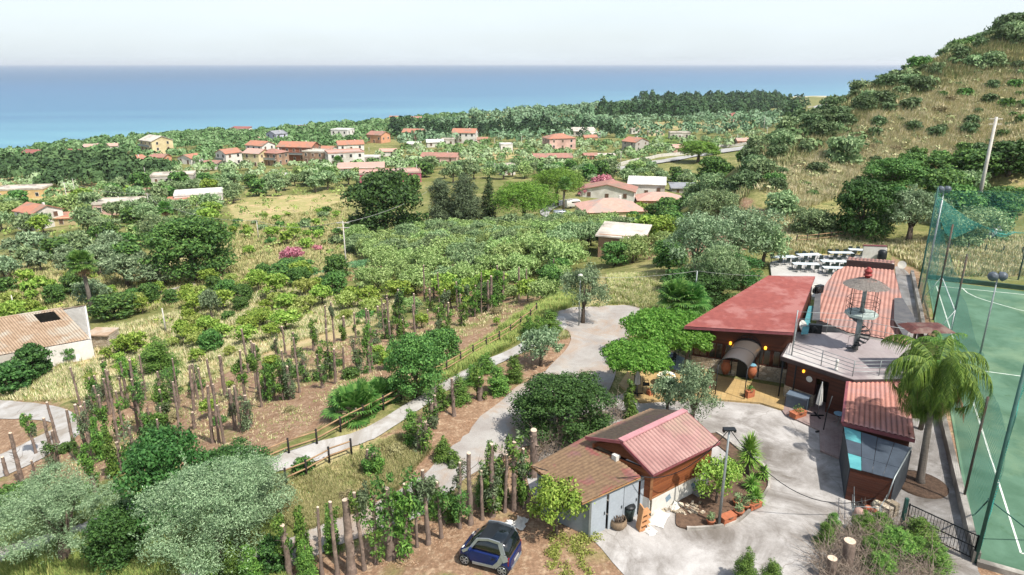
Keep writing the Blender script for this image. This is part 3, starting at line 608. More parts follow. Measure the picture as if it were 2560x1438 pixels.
# railing round the roof terrace
rl=empty('roof_railing',DK[0],label='thin grey steel railing around the roof terrace with one tall corner pole',cat='railing')
RP=[G(1979,888,3),G(2131,941,3),G(2262,939,3)];RB_=[G(1991,833,3),G(2065,833,3),G(2150,838,3),G(2209,850,3),G(2270,862,3)]
def rail(par,pts,h,levels,r=.018,nposts=None,m=M_STEEL,pr=.025):
    mb=MB()
    for l in levels: mb.tube([(p[0],p[1],p[2]+l) for p in pts],r,6)
    mb.build('handrail',m,par)
    P_=[]
    for a,b_ in zip(pts[:-1],pts[1:]):
        L=math.dist(a,b_);k=max(1,round(L/2.0))
        P_+=[L3(a,b_,i/k) for i in range(k)]
    P_.append(pts[-1])
    for p in P_: MB().tube([p,(p[0],p[1],p[2]+h)],pr,6).build('post',m,par)
rail(rl,RP,1.0,(.3,.55,.78,1.0));rail(rl,RB_,1.05,(.55,1.05));rail(rl,[RP[0],RB_[0]],1.05,(.3,.55,.78,1.05))
tp_=(RP[0][0],RP[0][1],6.1);MB().tube([RP[0],tp_],.04,8).build('tall_pole',M_STEEL,rl)
fix(rl)
# ---- spiral lookout tower with thatched parasol
tx,ty,_=G(2138,874,3)
tw=empty('lookout_tower',(tx,ty,3),label='spiral stair lookout mast with octagonal platform and thatched parasol on the roof terrace',cat='tower')
MB().tube([(0,0,0),(0,0,2.45)],.17,10).tube([(0,0,2.45),(0,0,4.6)],.13,10).build('mast',M_STEEL,tw)
st=MB();ol=[]
for k in range(13):
    a=R(200)+k*R(28);z=.2*(k+1)*.93;c2,s2=math.cos(a),math.sin(a);st.bar((c2*.12,s2*.12,z),(c2*.72,s2*.72,z),.22,.04)
for k in range(40): a=R(200)+k*R(28)*12/39;ol.append((math.cos(a)*.72,math.sin(a)*.72,.19+k*.186*12/39+.85))
st.tube(ol,.018,6);st.tube([(p[0],p[1],p[2]-.8) for p in ol],.018,6)
for p in ol[::3]: st.tube([p,(p[0],p[1],p[2]-.85)],.01,5)
st.build('spiral_staircase',M_DARK,tw)
oc=[(1.0*math.cos(R(22.5+45*k)),1.0*math.sin(R(22.5+45*k))) for k in range(8)]
MB().prism(oc,2.45,2.62).build('platform',mat('pale_painted_plate','aebab2','909c95',3),tw)
rg=MB()
for x,y in oc[::1]: rg.tube([(x*.97,y*.97,2.6),(x*.97,y*.97,3.6)],.015,5)
for z in (2.95,3.3,3.6): rg.tube([(x*.97,y*.97,z) for x,y in oc+[oc[0]]],.014,5)
rg.build('platform_railing',M_DARK,tw)
for k in (0,2,4,6): MB().tube([(oc[k][0]*.97,oc[k][1]*.97,2.6),(oc[k][0]*.97,oc[k][1]*.97,4.45)],.02,6).build('canopy_post',M_DARK,tw)
th=MB()
rs=random.Random(4);nseg=72
for ring,(ra,rb,za,zb) in enumerate(((.12,.8,5.0,4.75),(.6,1.36,4.84,4.47))):
    for k in range(nseg):
        a0=2*math.pi*k/nseg;a1=2*math.pi*(k+1.15)/nseg;j=rs.uniform(-.05,.06);zz=rs.uniform(-.02,.02)
        th.quad((ra*math.cos(a0),ra*math.sin(a0),za),(rb*math.cos(a0)+0,(rb+j)*math.sin(a0),zb+zz),((rb+j)*math.cos(a1),(rb+j)*math.sin(a1),zb+zz-.01),(ra*math.cos(a1),ra*math.sin(a1),za))
th.build('thatched_parasol',mat('weathered_reed','7d7770','5a544e',9,.95),tw)
MB().lathe([(.1,4.9),(.17,4.95),(.17,5.1),(.27,5.12),(.27,5.2),(.2,5.22),(.2,5.36),(.26,5.38),(.22,5.48),(.12,5.58),(.12,5.66),(.0,5.7)],(0,0,0),8).build('cowl',mat('red_cowl','9a3a34','7f2d2a',5,.6),tw)
for e in ((tp_[0]-tx,tp_[1]-ty,3.0),(4.2,-2.1,2.3),(2.2,3.2,1.5)):
    MB().tube([(0,0,2.6),L3((0,0,2.6),e,.5)[:2]+(L3((0,0,2.6),e,.5)[2]-.08,),e],.014,5).build('stay_cable',M_STEEL,tw)
# ---- tiled wing
wing=empty('tiled_wing',G(2150,760),label='rear wing with long pale red corrugated tile roof and dark ridge',cat='building')
wp=[G(2042,800,3.2),G(2054,728,3.5),G(2068,705,3.6),G(2088,680,3.7),G(2115,665,3.8),G(2234,675,3.8),G(2254,745,3.5),G(2268,862,3.2),G(2212,846,3.22),G(2120,830,3.21)]
ax=np.array((.484,.875));O2=v2(wp[0]);sl=(3.8-3.2)/15.
V3=np.array((ax[0],ax[1],sl));U3=np.array((ax[1],-ax[0],0))
puv=[((v2(p)-O2)@np.array((ax[1],-ax[0])),(v2(p)-O2)@ax) for p in wp]
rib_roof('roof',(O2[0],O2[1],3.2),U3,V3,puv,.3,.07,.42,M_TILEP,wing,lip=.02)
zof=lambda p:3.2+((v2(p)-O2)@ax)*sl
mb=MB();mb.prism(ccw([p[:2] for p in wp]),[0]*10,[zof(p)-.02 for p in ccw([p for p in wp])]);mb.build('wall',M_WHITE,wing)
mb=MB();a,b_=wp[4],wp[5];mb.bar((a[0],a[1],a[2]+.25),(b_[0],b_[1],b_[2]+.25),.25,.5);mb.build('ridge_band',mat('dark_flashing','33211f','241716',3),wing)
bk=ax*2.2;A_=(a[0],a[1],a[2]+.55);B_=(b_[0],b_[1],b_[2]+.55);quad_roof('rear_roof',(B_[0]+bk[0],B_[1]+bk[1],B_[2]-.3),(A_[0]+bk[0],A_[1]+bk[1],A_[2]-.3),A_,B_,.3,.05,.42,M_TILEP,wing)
mb=MB();mb.prism(ccw([(A_[0],A_[1]),(B_[0],B_[1]),(B_[0]+bk[0],B_[1]+bk[1]),(A_[0]+bk[0],A_[1]+bk[1])]),0,3.9);mb.build('rear_wall',M_WHITE,wing)
# flat grey sheets along the roof edges
for pl_,nm in (([(2038,735),(2052,735),(2050,800),(2030,800)],'valley_sheet'),([(2236,745),(2256,745),(2290,800),(2262,845),(2235,800)],'dark_roof_sheet')):
    Q_=[G(*p,3.66) for p in pl_];MB().slab(Q_,.04).build(nm,mat('grey_fibre_sheet','5c5a58','47474a',2),wing)
Q_=[G(*p,3.45) for p in ((2022,765),(2034,765),(2020,835),(2002,835))];MB().slab(Q_,.04).build('teal_sheet',mat('teal_sheeting','4c8c90','3d777c',3),wing)
fix(wing)
# ---- chimney tower with flat rusty hood
cx,cy=24.9,38.2
chm=empty('chimney_stack',(cx,cy,0),label='cane-clad chimney stack with wide rusty hood beside the palm',cat='chimney')
mb=MB()
for k in range(22):
    a=2*math.pi*k/22;x=.42*max(-1,min(1,1.35*math.cos(a)));y=.42*max(-1,min(1,1.35*math.sin(a)));mb.tube([(x,y,0),(x*rs.uniform(.9,1.05),y*rs.uniform(.9,1.05),5.2+rs.uniform(-.3,.2))],.085,6)
mb.build('shaft',mat('old_cane','9c8a74','76644f',3,streak=(6,6,.6)),chm)
mb=MB();mb.add([(-1.35,-.8,5.85),(1.35,-.8,5.85),(1.35,.8,5.85),(-1.35,.8,5.85),(-.9,-.5,6.05),(.9,-.5,6.05),(.9,.5,6.05),(-.9,.5,6.05)],[(3,2,1,0),(4,5,6,7),(0,1,5,4),(1,2,6,5),(2,3,7,6),(3,0,4,7)])
for x,y in ((-.35,-.35),(.35,-.35),(.35,.35),(-.35,.35)): mb.tube([(x,y,5.1),(x*1.4,y*1.2,5.87)],.03,6)
mb.build('hood',mat('rusty_plate','5e332c','43241f',4,c3='6f5a50'),chm)
# ---- low front roof (porch of red tiles)
pr=empty('tiled_porch',G(2200,1080),label='small front building under a coral red tile roof left of the palm',cat='building')
TL=G(2118,956,2.85);TR=G(2268,956,2.85);BR=G(2288,1100,2.2);BL=G(2106,1057,2.2)
quad_roof('roof',BL,BR,TR,TL,.26,.06,.3,mat('coral_sheet_tiles','c08474','ae7464',1.6,.6,bump=.1,space='W',c3='b08078'),pr,lip=.03)
mb=MB();mb.bar(dn(BL,.07),dn(BR,.07),.06,.2);mb.bar(BL,TL,.14,.14);mb.bar(TL,TR,.12,.1);mb.build('verge',M_FAS,pr)
cc=np.mean([v2(p) for p in (TL,TR,BR,BL)],0);w4=[cc+(v2(p)-cc)*.86 for p in (TL,TR,BR,BL)]
mb=MB();wallseg(mb,w4[0],L3(w4[0],w4[3],.3),0,2.5,.12);wallseg(mb,L3(w4[0],w4[3],.6),w4[3],0,2.2,.12);wallseg(mb,w4[3],w4[2],0,2.15,.12);wallseg(mb,w4[2],w4[1],0,2.3,.12);mb.build('timber_wall',M_WOODD,pr)
for t_ in (.3,.6): q=L3(w4[0],w4[3],t_);MB().tube([(*q,0),(*q,2.45)],.06,6).build('post',M_DARK,pr)
fix(pr)
# ---- lean-to shed with teal roof lights
le=empty('lean_to_shed',G(2150,1240),label='dark lean-to shed with grey roof and two teal roof sheets',cat='shed')
a,b_,c2,d2=G(2113,1068,2.05),G(2279,1120,2.05),G(2236,1196,1.9),G(2127,1167,1.9)
M_SL=mat('slate_sheet','424b55','353d46',1.5,.6,space='W');M_TEAL=mat('teal_rooflight','5aa0a0','4a8c90',2,.4)
def bil(s,t): return tuple((a[i]*(1-s)+b_[i]*s)*(1-t)+(d2[i]*(1-s)+c2[i]*s)*t for i in range(3))
nx,ny=4,3
for i in range(nx):
    for j in range(ny):
        s0,s1,t0,t1=i/nx+.004,(i+1)/nx-.004,j/ny,(j+1)/ny+.02
        if i==0: s0=-.02
        g=[bil(s0,t0),bil(s1,t0),bil(s1,t1),bil(s0,t1)];g=[(p[0],p[1],p[2]+.015*(j%2)+.01*(i%2)) for p in g]
        teal=(i==0 and j in (0,2));MB().slab(g[::-1],.03).build('teal_roof_sheet' if teal else 'roof_sheet',M_TEAL if teal else M_SL,le)
ins=lambda p,q,t:v2(L3(p,q,t))
A2,B2,C2,D2=v2(a),v2(b_),v2(c2),v2(d2);mb=MB();wallseg(mb,A2,D2,0,1.9,.08);wallseg(mb,B2,C2,0,1.9,.08);mb.build('side_wall',mat('dark_slate_board','3a3f45','2c3035',3),le)
mb=MB();mb.bar((*D2,.93),(*C2,.93),.08,1.86);mb.build('timber_front',M_WOODD,le)
MB().tube([(b_[0],b_[1],2.1),(c2[0],c2[1],1.95),G(2216,1250,.9)],.035,6).build('gutter_pipe',M_STEEL,le)
fix(le)
# ---- grey garage and timber chalet
M_TILEM=mat('needle_strewn_tiles','8a4648','7b3d3f',.9,.8,bump=.2,space='W',c3='7d6248');
m,n,b=newmat('roof_needles');geo=n.new('NewGeometry').outputs['Position'];tcol=n.mix(n.ramp(n.noise(5,6,.7,geo),[(.3,0.),(.7,1.)]),lin('8f7558'),lin('6a5340'))
msk=n.ramp(n.noise(.75,7,.68,geo,.5),[(.52,1.),(.6,0.)]);col=n.mix(msk,n.mix(n.ramp(n.noise(.8,5,.6,geo),[(.4,0.),(.6,1.)]),lin('8c5048'),lin('805e56')),tcol);n.link(col,b.inputs['Base Color']);b.inputs['Roughness'].default_value=.9;M_NEED=m
ga=empty('grey_garage',G(1472,1342),label='low grey metal garage with needle-covered red tile roof and sliding doors',cat='garage')
gl,gf,gr,gt=G(1326,1165,2.55),G(1456,1258,2.25),G(1602,1192,2.35),G(1470,1088,2.65)
quad_roof('roof',gl,gf,gr,gt,.22,.03,.35,M_NEED,ga)
mb=MB();mb.add([dn(p,.02) for p in (gl,gf,gr,gt)]+[dn(p,.1) for p in (gl,gf,gr,gt)],[(7,6,5,4),(0,4,5,1),(1,5,6,2),(2,6,7,3),(3,7,4,0)]);mb.build('roof_edge',mat('faded_orange_board','b98a58','8d6a4a',3),ga)
g0=v2(G(1473,1342));g1=v2(G(1630,1272));g2=v2(gl)+np.array((.35,-.1));g3=g2+(g1-g0)
M_GREY=mat('grey_painted_sheet','8f979d','848c92',1.2,.5,space='W',c3='7b8389')
mb=MB();wallseg(mb,g0,g2,.02,2.15,.06);wallseg(mb,g2,v2(gt),0,2.45,.06);mb.build('side_wall',M_GREY,ga)
for i in range(9): q=L3(g0,g2,(i+.5)/9);
mb=MB();wallseg(mb,g0,g1,2.0,2.15,.12);mb.bar((*g0,0),(*g0,2.1),.1,.1);mb.build('door_track',M_STEEL,ga)
for i in range(4):
    p,q=v2(L3(g0,g1,i/4+.012)),v2(L3(g0,g1,(i+1)/4-.012));off=np.array((.04,-.05))*(i%2);mb=MB();mb.bar((*(p+off),1.0),(*(q+off),1.0),.04,1.96);d_=mb.build('sliding_door',mat('pale_grey_door','a3abb0','989fa5',1,.5,space='W'),ga)
    hp=v2(L3(p,q,.88))+np.array((.03,-.05))+off;MB().box((*hp,1.0),(.03,.03,.16)).build('handle',M_DARK,d_)
fix(ga)
ch=empty('timber_chalet',G(1628,1290),label='small timber chalet with gabled corrugated red roof and white tiled base',cat='chalet')
rn,rf=G(1552,1103,3.55),G(1713,1027,3.55);en,ef=G(1633,1188,2.6),G(1800,1106,2.6);ln_,lf=G(1463,1092,3.2),G(1627,1022,3.2)
mt=mat('chalet_tiles','ab847c','946c66',.9,.7,bump=.15,space='W',c3='9a8672')
quad_roof('roof',en,ef,rf,rn,.235,.06,3,mt,ch);quad_roof('roof',lf,ln_,rn,rf,.235,.03,.35,M_NEED,ch)
mb=MB();mb.bar((rn[0],rn[1],rn[2]+.04),(rf[0],rf[1],rf[2]+.04),.34,.07);mb.build('ridge_cap',mat('pink_ridge_metal','b98688','a87678',2,.5),ch)
mb=MB();mb.bar(dn(en,.06),dn(rn,.06),.05,.16);mb.bar(dn(ln_,.06),dn(rn,.06),.05,.16);mb.bar(dn(ef,.06),dn(rf,.06),.05,.16);mb.bar(dn(en,.05),dn(ef,.05),.05,.1);mb.build('verge_board',M_FAS,ch)
ea=v2(ef)-v2(en);el=np.linalg.norm(ea);ea/=el;ei=np.array((-ea[1],ea[0]));c0=v2(G(1629,1291));c0=v2(en)+ei*.28+ea*.25;c1=v2(ef)+ei*.28-ea*.35;c3=v2(ln_)-ei*.28+ea*.3;c2_=c3+(c1-c0)
mb=MB();wallseg(mb,c0,c1,1.05,2.6,.1);wallseg(mb,c1,c2_,1.05,2.75,.1);wallseg(mb,c2_,c3,1.05,2.85,.1);wallseg(mb,c3,c0,1.05,2.6,.1)
rmid=(c0+c3)/2;rm2=(c1+c2_)/2
for p0,p3,rm in ((c0,c3,v2(L3(rn,rf,.05))),(c1,c2_,v2(L3(rn,rf,.93)))):
    mb.add([(*p0,2.6),(*p3,2.85),(*rm,3.42)],[(0,1,2),(2,1,0)])
mb.build('timber_wall',M_WOODM,ch)
mb=MB()
for p in (c0,c1): mb.bar((*p,1.0),(*p,2.6),.13,.13)
mb.bar((*(c0-ei*.06),1.08),(*(c1-ei*.06),1.08),.05,.09);mb.build('corner_board',mat('pale_timber','9a6a44','7d5334',3),ch)
mb=MB();wallseg(mb,c0,c1,0,1.05,.16);wallseg(mb,c3,c0,0,1.05,.16);wallseg(mb,c1,c2_,0,1.05,.16);mb.build('white_base',M_WHITE,ch)
mb=MB();mb.bar((*c0,.5),(*(c0+ea*.02),.5),.22,1.0);mb.build('stone_quoin',M_STONE,ch)
for t_ in (.28,.72):
    q=v2(L3(c0,c1,t_))-ei*.09;tl_=MB();e2=np.array((*ea,0));zc=.62
    for k,(du,dz) in enumerate(((0,.16),(.14,0),(0,-.16),(-.14,0))): pass
    s_=.17;ca_=.92;sa_=.38
    cs=[(ca_*i*s_-sa_*j*s_,sa_*i*s_+ca_*j*s_) for i,j in ((-1,-1),(1,-1),(1,1),(-1,1))]
    tl_.add([(q[0]+ea[0]*x,q[1]+ea[1]*x,zc+z_) for x,z_ in cs],[(0,1,2,3)]);tl_.build('wall_tile_panel',mat('blue_tile','5c7486','8294a0',14),ch)
g_=MB();g_.box((*(v2(L3(c3,c0,.42))-ea*.08),2.62),(.3,.3,.3),math.atan2(ea[1],ea[0]));g_.build('gable_unit',M_WHITE,ch)
fix(ch)
# ---------------------------------------------------------------- vegetation: leaf materials and plant builders
def leafmat(name,dark,mid,light,trans=.25,var=.5,rough=.6):
    m,n,b=newmat(name);g=n.new('NewGeometry');oi=n.new('ObjectInfo')
    r=n.math('ADD',n.math('MULTIPLY',g.outputs['Random Per Island'],1-var*.35),n.math('MULTIPLY',oi.outputs['Random'],var*.35))
    col=n.ramp(r,[(.05,lin(dark)),(.5,lin(mid)),(.95,lin(light))])
    hs=n.new('HueSaturation');n.link(col,hs.inputs['Color']);n.link(n.math('ADD',.482,n.math('MULTIPLY',oi.outputs['Random'],.036)),hs.inputs['Hue']);n.link(n.math('ADD',1-.2*var,n.math('MULTIPLY',oi.outputs['Random'],.4*var)),hs.inputs['Value'])
    n.link(hs.outputs[0],b.inputs['Base Color']);b.inputs['Roughness'].default_value=rough;b.inputs['Specular IOR Level'].default_value=.25
    tr=n.new('BsdfTranslucent');n.link(hs.outputs[0],tr.inputs[0]);mx=n.new('MixShader');mx.inputs[0].default_value=trans;n.link(b.outputs[0],mx.inputs[1]);n.link(tr.outputs[0],mx.inputs[2]);n.link(mx.outputs[0],n.n['Material Output'].inputs['Surface'])
    return m
L_OLV=leafmat('olive_leaves','4f6644','768f5e','a4b685')
L_OLG=leafmat('silver_olive_leaves','45593e','758b64','a4b68e')
L_OLY=leafmat('green_olive_leaves','617a42','879e5a','afc080')
L_BRD=leafmat('broad_leaves','31502a','4e7234','74964c')
L_DRK=leafmat('dark_leaves','27421f','3c5f2b','5a7c40')
L_MUL=leafmat('mulberry_leaves','427826','5c8f34','84b452',.4,.3)
L_CIT=leafmat('citrus_leaves','56752a','7d983a','a8ba5c',.3)
L_YEL=leafmat('yellow_green_leaves','6f7f36','919f4c','b7be74',.3)
L_PIN=leafmat('pine_needles','426324','60852e','86a744',.2)
L_CYP=leafmat('cypress_sprays','26361f','3a4d2a','566a3a',.15)
L_CAS=leafmat('casuarina_needles','3f4c36','5b6a4b','7f8d68',.2)
L_CON=leafmat('conifer_sprout','3a5a24','567a32','7f9f4a',.2)
L_SCR=leafmat('dry_scrub','6f6a4c','8e865f','b0a77c',.2)
L_PNK=leafmat('pink_blossom','a05a66','c07a84','dba5a8',.3)
L_PLM=leafmat('palm_leaflets','39591f','52752b','7d9642',.25,.2)
L_MAQ=leafmat('maquis_leaves','3a4e2e','566c44','7d9064')
L_FAN=leafmat('fan_palm_leaves','37602a','517d34','7a9c50',.3,.3)
L_DRYP=leafmat('dry_fronds','7d6648','9c835e','b89f76',.2)
L_YUC=leafmat('yucca_leaves','4c7a2c','6d9a3c','98bb5c',.2,.2)
M_BARK=mat('grey_brown_bark','6b5d50','4c4138',6,.95,bump=.6,streak=(1,1,.3))
M_BARKP=mat('pruned_bark','807065','66564c',7,.95,bump=.8,streak=(1,1,.45),c3='9a8577')
M_CUT=mat('fresh_cut_wood','d0bda8','b8a088',8,.9)
def leaves(rs,lobes,n,size,asp=.45,inner=.25,up=.35,jit=.55,droop=0,rough=.22,flat=0):
    lob=np.array([l[:6] for l in lobes],float);w_=(lob[:,3]*lob[:,4]+lob[:,3]*lob[:,5]);w_/=w_.sum()
    k=rs.choice(len(lob),n,p=w_);L=lob[k]
    d=rs.normal(size=(n,3));d/=np.linalg.norm(d,axis=1)[:,None]
    fl=(d[:,2]<-.15)&(rs.rand(n)<up);d[fl,2]*=-1
    ph=rs.uniform(0,6.28,(len(lob),4))[k]
    r=1+rough*(np.sin(d[:,0]*5+ph[:,0])*np.sin(d[:,1]*5+ph[:,1])+.6*np.sin(d[:,2]*9+ph[:,2]+d[:,0]*7))
    t=1-rs.normal(0,.1,n);isn=rs.rand(n)<inner;t[isn]=rs.uniform(.25,.95,isn.sum())
    p=L[:,:3]+d*L[:,3:6]*(r*t)[:,None]
    nn=d/L[:,3:6];nn/=np.linalg.norm(nn,axis=1)[:,None];nn=nn+rs.normal(0,jit,(n,3))
    if flat: nn[:,2]+=flat
    nn/=np.linalg.norm(nn,axis=1)[:,None]
    a=np.cross(nn,rs.normal(size=(n,3)));
    if droop: a[:,2]-=droop
    a/=np.linalg.norm(a,axis=1)[:,None];b_=np.cross(nn,a)
    s=(size*rs.uniform(.65,1.35,n))[:,None]
    V=np.stack([p-a*s,p+b_*s*asp+a*s*.1,p+a*s,p-b_*s*asp+a*s*.1],1).reshape(-1,3)
    return V,np.arange(4*n).reshape(-1,4)
def dome(rs,w_,h,z0,k,lr,flat=.75,conc=0.9,ring=True):
    """lobes spread over a dome of width w_, height h standing on z0"""
    out=[(0,0,z0+h*.5,w_*.3,w_*.3,h*.38)]
    for i in range(k):
        a=i*2.399+rs.uniform(-.4,.4);q=((i+.5)/k)**.6;rad=q*w_/2*conc-0*lr;z=z0+h*(.25+.62*math.sqrt(max(0,1-q*q)))+rs.uniform(-.08,.08)*h
        r=lr*rs.uniform(.75,1.25);rad=max(0,min(rad,w_/2-r*.8));out.append((rad*math.cos(a),rad*math.sin(a),min(z,z0+h-r*.75),r*rs.uniform(.9,1.15),r*rs.uniform(.9,1.15),r*flat*rs.uniform(.85,1.15)))
    return out
def limbs(rs,h0,lobes,r0,k=6,lean=.15,base=.0):
    mb=MB();tx_,ty_=rs.uniform(-lean,lean),rs.uniform(-lean,lean)
    mb.tube([(0,0,base-.3),(tx_*.3,ty_*.3,h0*.5),(tx_,ty_,h0)],[r0*1.3,r0,r0*.8],8)
    for l in list(lobes)[:k]:
        e=np.array(l[:3]);s=np.array((tx_,ty_,h0*.9));md=s*.45+e*.55+rs.uniform(-.1,.1,3);md[2]=s[2]+(e[2]-s[2])*.45;mb.tube([s,md,e],[r0*.6,r0*.36,r0*.12],6)
    return mb
TPL={}
def tpl(key,build):
    if key not in TPL: TPL[key]=build()
    return TPL[key]
SPEC={ # kind: width,height,z0,nlobes,lobe r,(near n,size),asp,leaf mats, trunk r, extra
 'olive':dict(w=5,h=3.9,z0=.35,k=16,lr=.95,asp=.34,m=L_OLV,r0=.2,size=.13,inner=.3,jit=.7),
 'silver':dict(w=5,h=3.9,z0=.35,k=14,lr=.85,asp=.34,m=L_OLG,r0=.2,size=.13,inner=.3,jit=.7),
 'golive':dict(w=5,h=3.4,z0=.2,k=15,lr=.95,asp=.36,m=L_OLY,r0=.18,size=.13,inner=.3,jit=.7),
 'broad':dict(w=6,h=4.9,z0=.6,k=22,lr=1.05,asp=.6,m=L_BRD,r0=.22,size=.14,inner=.2,jit=.45),
 'dark':dict(w=6,h=5.4,z0=.15,k=24,lr=1.0,asp=.6,m=L_DRK,r0=.25,size=.15,inner=.2,jit=.45),
 'citrus':dict(w=3,h=2.3,z0=.5,k=12,lr=.58,asp=.55,m=L_CIT,r0=.08,size=.11,inner=.3,jit=.6),
 'yellow':dict(w=3,h=2.1,z0=.2,k=12,lr=.55,asp=.45,m=L_YEL,r0=.06,size=.1,inner=.4,jit=.8),
 'bush':dict(w=3,h=1.7,z0=-.1,k=12,lr=.62,asp=.5,m=L_BRD,r0=.05,size=.11,inner=.2,jit=.5),
 'gbush':dict(w=3,h=2,z0=-.1,k=12,lr=.62,asp=.4,m=L_OLV,r0=.05,size=.11,inner=.2,jit=.6),
 'maquis':dict(w=3,h=2,z0=-.1,k=12,lr=.62,asp=.45,m=L_MAQ,r0=.05,size=.11,inner=.2,jit=.6),
 'scrub':dict(w=2.4,h=1.1,z0=-.1,k=9,lr=.45,asp=.2,m=L_SCR,r0=.03,size=.13,inner=.5,jit=1.),
 'pine':dict(w=8,h=5,z0=2,k=26,lr=1.25,asp=.22,m=L_PIN,r0=.28,size=.2,inner=.2,jit=.6),
 'pink':dict(w=3,h=2,z0=.1,k=12,lr=.6,asp=.5,m=L_PNK,r0=.05,size=.1,inner=.2,jit=.6),
 'casuarina':dict(w=5,h=9,z0=.4,k=34,lr=1.35,asp=.18,m=L_CAS,r0=.22,size=.24,inner=.4,jit=.8,tall=1),
 'cypress':dict(w=1.8,h=7,z0=.3,k=20,lr=.5,asp=.3,m=L_CYP,r0=.12,size=.15,inner=.15,jit=.4,tall=2),
 'hedgecon':dict(w=1.2,h=2.6,z0=0,k=12,lr=.38,asp=.3,m=L_CON,r0=.06,size=.09,inner=.15,jit=.4,tall=2),
}
LODN={'hero':(1,.3),'close':(1,.5),'near':(1.0,.8),'mid':(.3,1.6),'far':(.055,3.0)}
def crown_mesh(kind,lod,var):
    s=SPEC[kind];rs=np.random.RandomState(hash(kind)%1 or (sum(map(ord,kind))*7+var*131+11))
    if s.get('tall')==2:
        lobes=[(rs.uniform(-.12,.12)*s['w'],rs.uniform(-.12,.12)*s['w'],s['z0']+s['h']*(i+.5)/s['k'],*( [s['w']*.5*(1-.75*((i+.5)/s['k'])**2.2)]*2),s['h']/s['k']*1.5) for i in range(s['k'])]
    elif s.get('tall'):
        lobes=[]
        for i in range(s['k']):
            q=(i+.5)/s['k'];a=i*2.4;rad=s['w']*.36*(1-q*.75)*rs.uniform(.4,1);r=s['lr']*rs.uniform(.7,1.2)*(1-.4*q);lobes.append((rad*math.cos(a),rad*math.sin(a),s['z0']+s['h']*q*.93,r,r,r*1.25))
    else: lobes=dome(rs,s['w'],s['h'],s['z0'],s['k'],s['lr'])
    if kind in('dark','broad','bush','gbush','maquis','pine') : 
        nk=9
        for i in range(nk):
            a=6.28*i/nk+rs.uniform(-.2,.2);r=s['w']*rs.uniform(.15,.2);rad=s['w']*(.33 if kind!='pine' else .36);lobes.append((rad*math.cos(a),rad*math.sin(a),s['z0']+s['h']*(.2 if kind!='pine' else .3)*rs.uniform(.8,1.3),r,r,r*.8))
    base_=lobes;lobes=[]
    for l in base_:
        lobes.append((l[0],l[1],l[2],l[3]*.86,l[4]*.86,l[5]*.86))
        for q in range(3):
            d=rs.normal(size=3);d[2]=abs(d[2])*.8;d/=np.linalg.norm(d);g_=rs.uniform(.32,.5);lobes.append((l[0]+d[0]*l[3]*.72,l[1]+d[1]*l[4]*.72,l[2]+d[2]*l[5]*.72,l[3]*g_,l[4]*g_,l[5]*g_))
    if kind in('silver','olive','golive'):
        lobes=[(l[0]+rs.uniform(-.3,.3),l[1]+rs.uniform(-.3,.3),max(.45,l[2]+rs.uniform(-.4,.3)),*(np.array(l[3:6])*rs.uniform(.6,1.15))) for l in lobes]
    area=sum(l[3]*l[4]+l[3]*l[5]+l[4]*l[5] for l in lobes)*4.19*.8
    f,sc_=LODN[lod];size=s['size']*sc_;n=int(min(80000 if lod=='hero' else 40000 if lod=='close' else 17000,area*.55/(size*size*s['asp']*2)*(1. if lod in('near','close','hero') else 1.15)))
    n=max(n,140 if lod=='far' else 300)
    V,Q=leaves(rs,lobes,n,size,s['asp'],s['inner'],.35,s['jit'],droop=.5 if kind=='casuarina' else 0)
    if lod in('close','hero') and kind in('silver','olive','citrus','broad'):
        N_=90 if kind in('silver','olive') else 50;SV=[]
        for _ in range(N_):
            l=lobes[rs.randint(len(lobes))];d=rs.normal(size=3);d[2]=abs(d[2])*1.2+.3;d/=np.linalg.norm(d);b0_=np.array(l[:3])+d*np.array(l[3:6])*.8;ln_=rs.uniform(.3,.75);m_=int(26 if lod=='close' else 50)
            t=rs.rand(m_,1);pp=b0_+d*ln_*t+np.array((0,0,.1))*t*t+rs.normal(0,.03,(m_,3));a=d+rs.normal(0,.7,(m_,3));a/=np.linalg.norm(a,axis=1)[:,None];bb=np.cross(a,rs.normal(size=(m_,3)));bb/=np.linalg.norm(bb,axis=1)[:,None];sz=size*rs.uniform(.7,1.3,(m_,1));SV.append(np.stack([pp-a*sz,pp+bb*sz*s['asp'],pp+a*sz,pp-bb*sz*s['asp']],1).reshape(-1,3))
        V=np.concatenate([V]+SV);Q=np.arange(len(V)).reshape(-1,4)
    keep=V.reshape(-1,4,3)[:,:,2].min(1)>-.1;Q=Q[keep]
    return V,Q,base_,rs
def build_tree(kind,lod,var):
    """returns (crown mesh, trunk mesh) for near/mid, one joined mesh for far"""
    s=SPEC[kind];V,Q,lobes,rs=crown_mesh(kind,lod,var)
    h0=s['z0']+s['h']*(.25 if not s.get('tall') else .9)
    tr=limbs(rs,h0,lobes[1:],s['r0'],6 if not s.get('tall') else 0,.15 if not s.get('tall') else .02)
    if lod=='far':
        V2=np.concatenate([V,np.array(tr.v)]);q2=[[i+len(V) for i in f] for f in tr.f if len(f)==4]
        Q2=np.concatenate([Q,np.array(q2,int)]);mi=[0]*len(Q)+[1]*len(q2)
        return (mesh_np(kind,V2,Q2,mats=[s['m'],M_BARK],midx=mi),None)
    return (mesh_np(kind+'_crown',V,Q,mats=[s['m']]),tr.build('trunk',M_BARK,mesh_only=True))
NAMES=dict(olive='olive_tree',silver='olive_tree',golive='olive_tree',broad='broadleaf_tree',dark='evergreen_tree',citrus='citrus_tree',yellow='shrub',bush='shrub',gbush='shrub',scrub='dry_shrub',maquis='shrub',pine='pine_tree',pink='flowering_shrub',casuarina='casuarina_tree',cypress='cypress_tree',hedgecon='conifer')
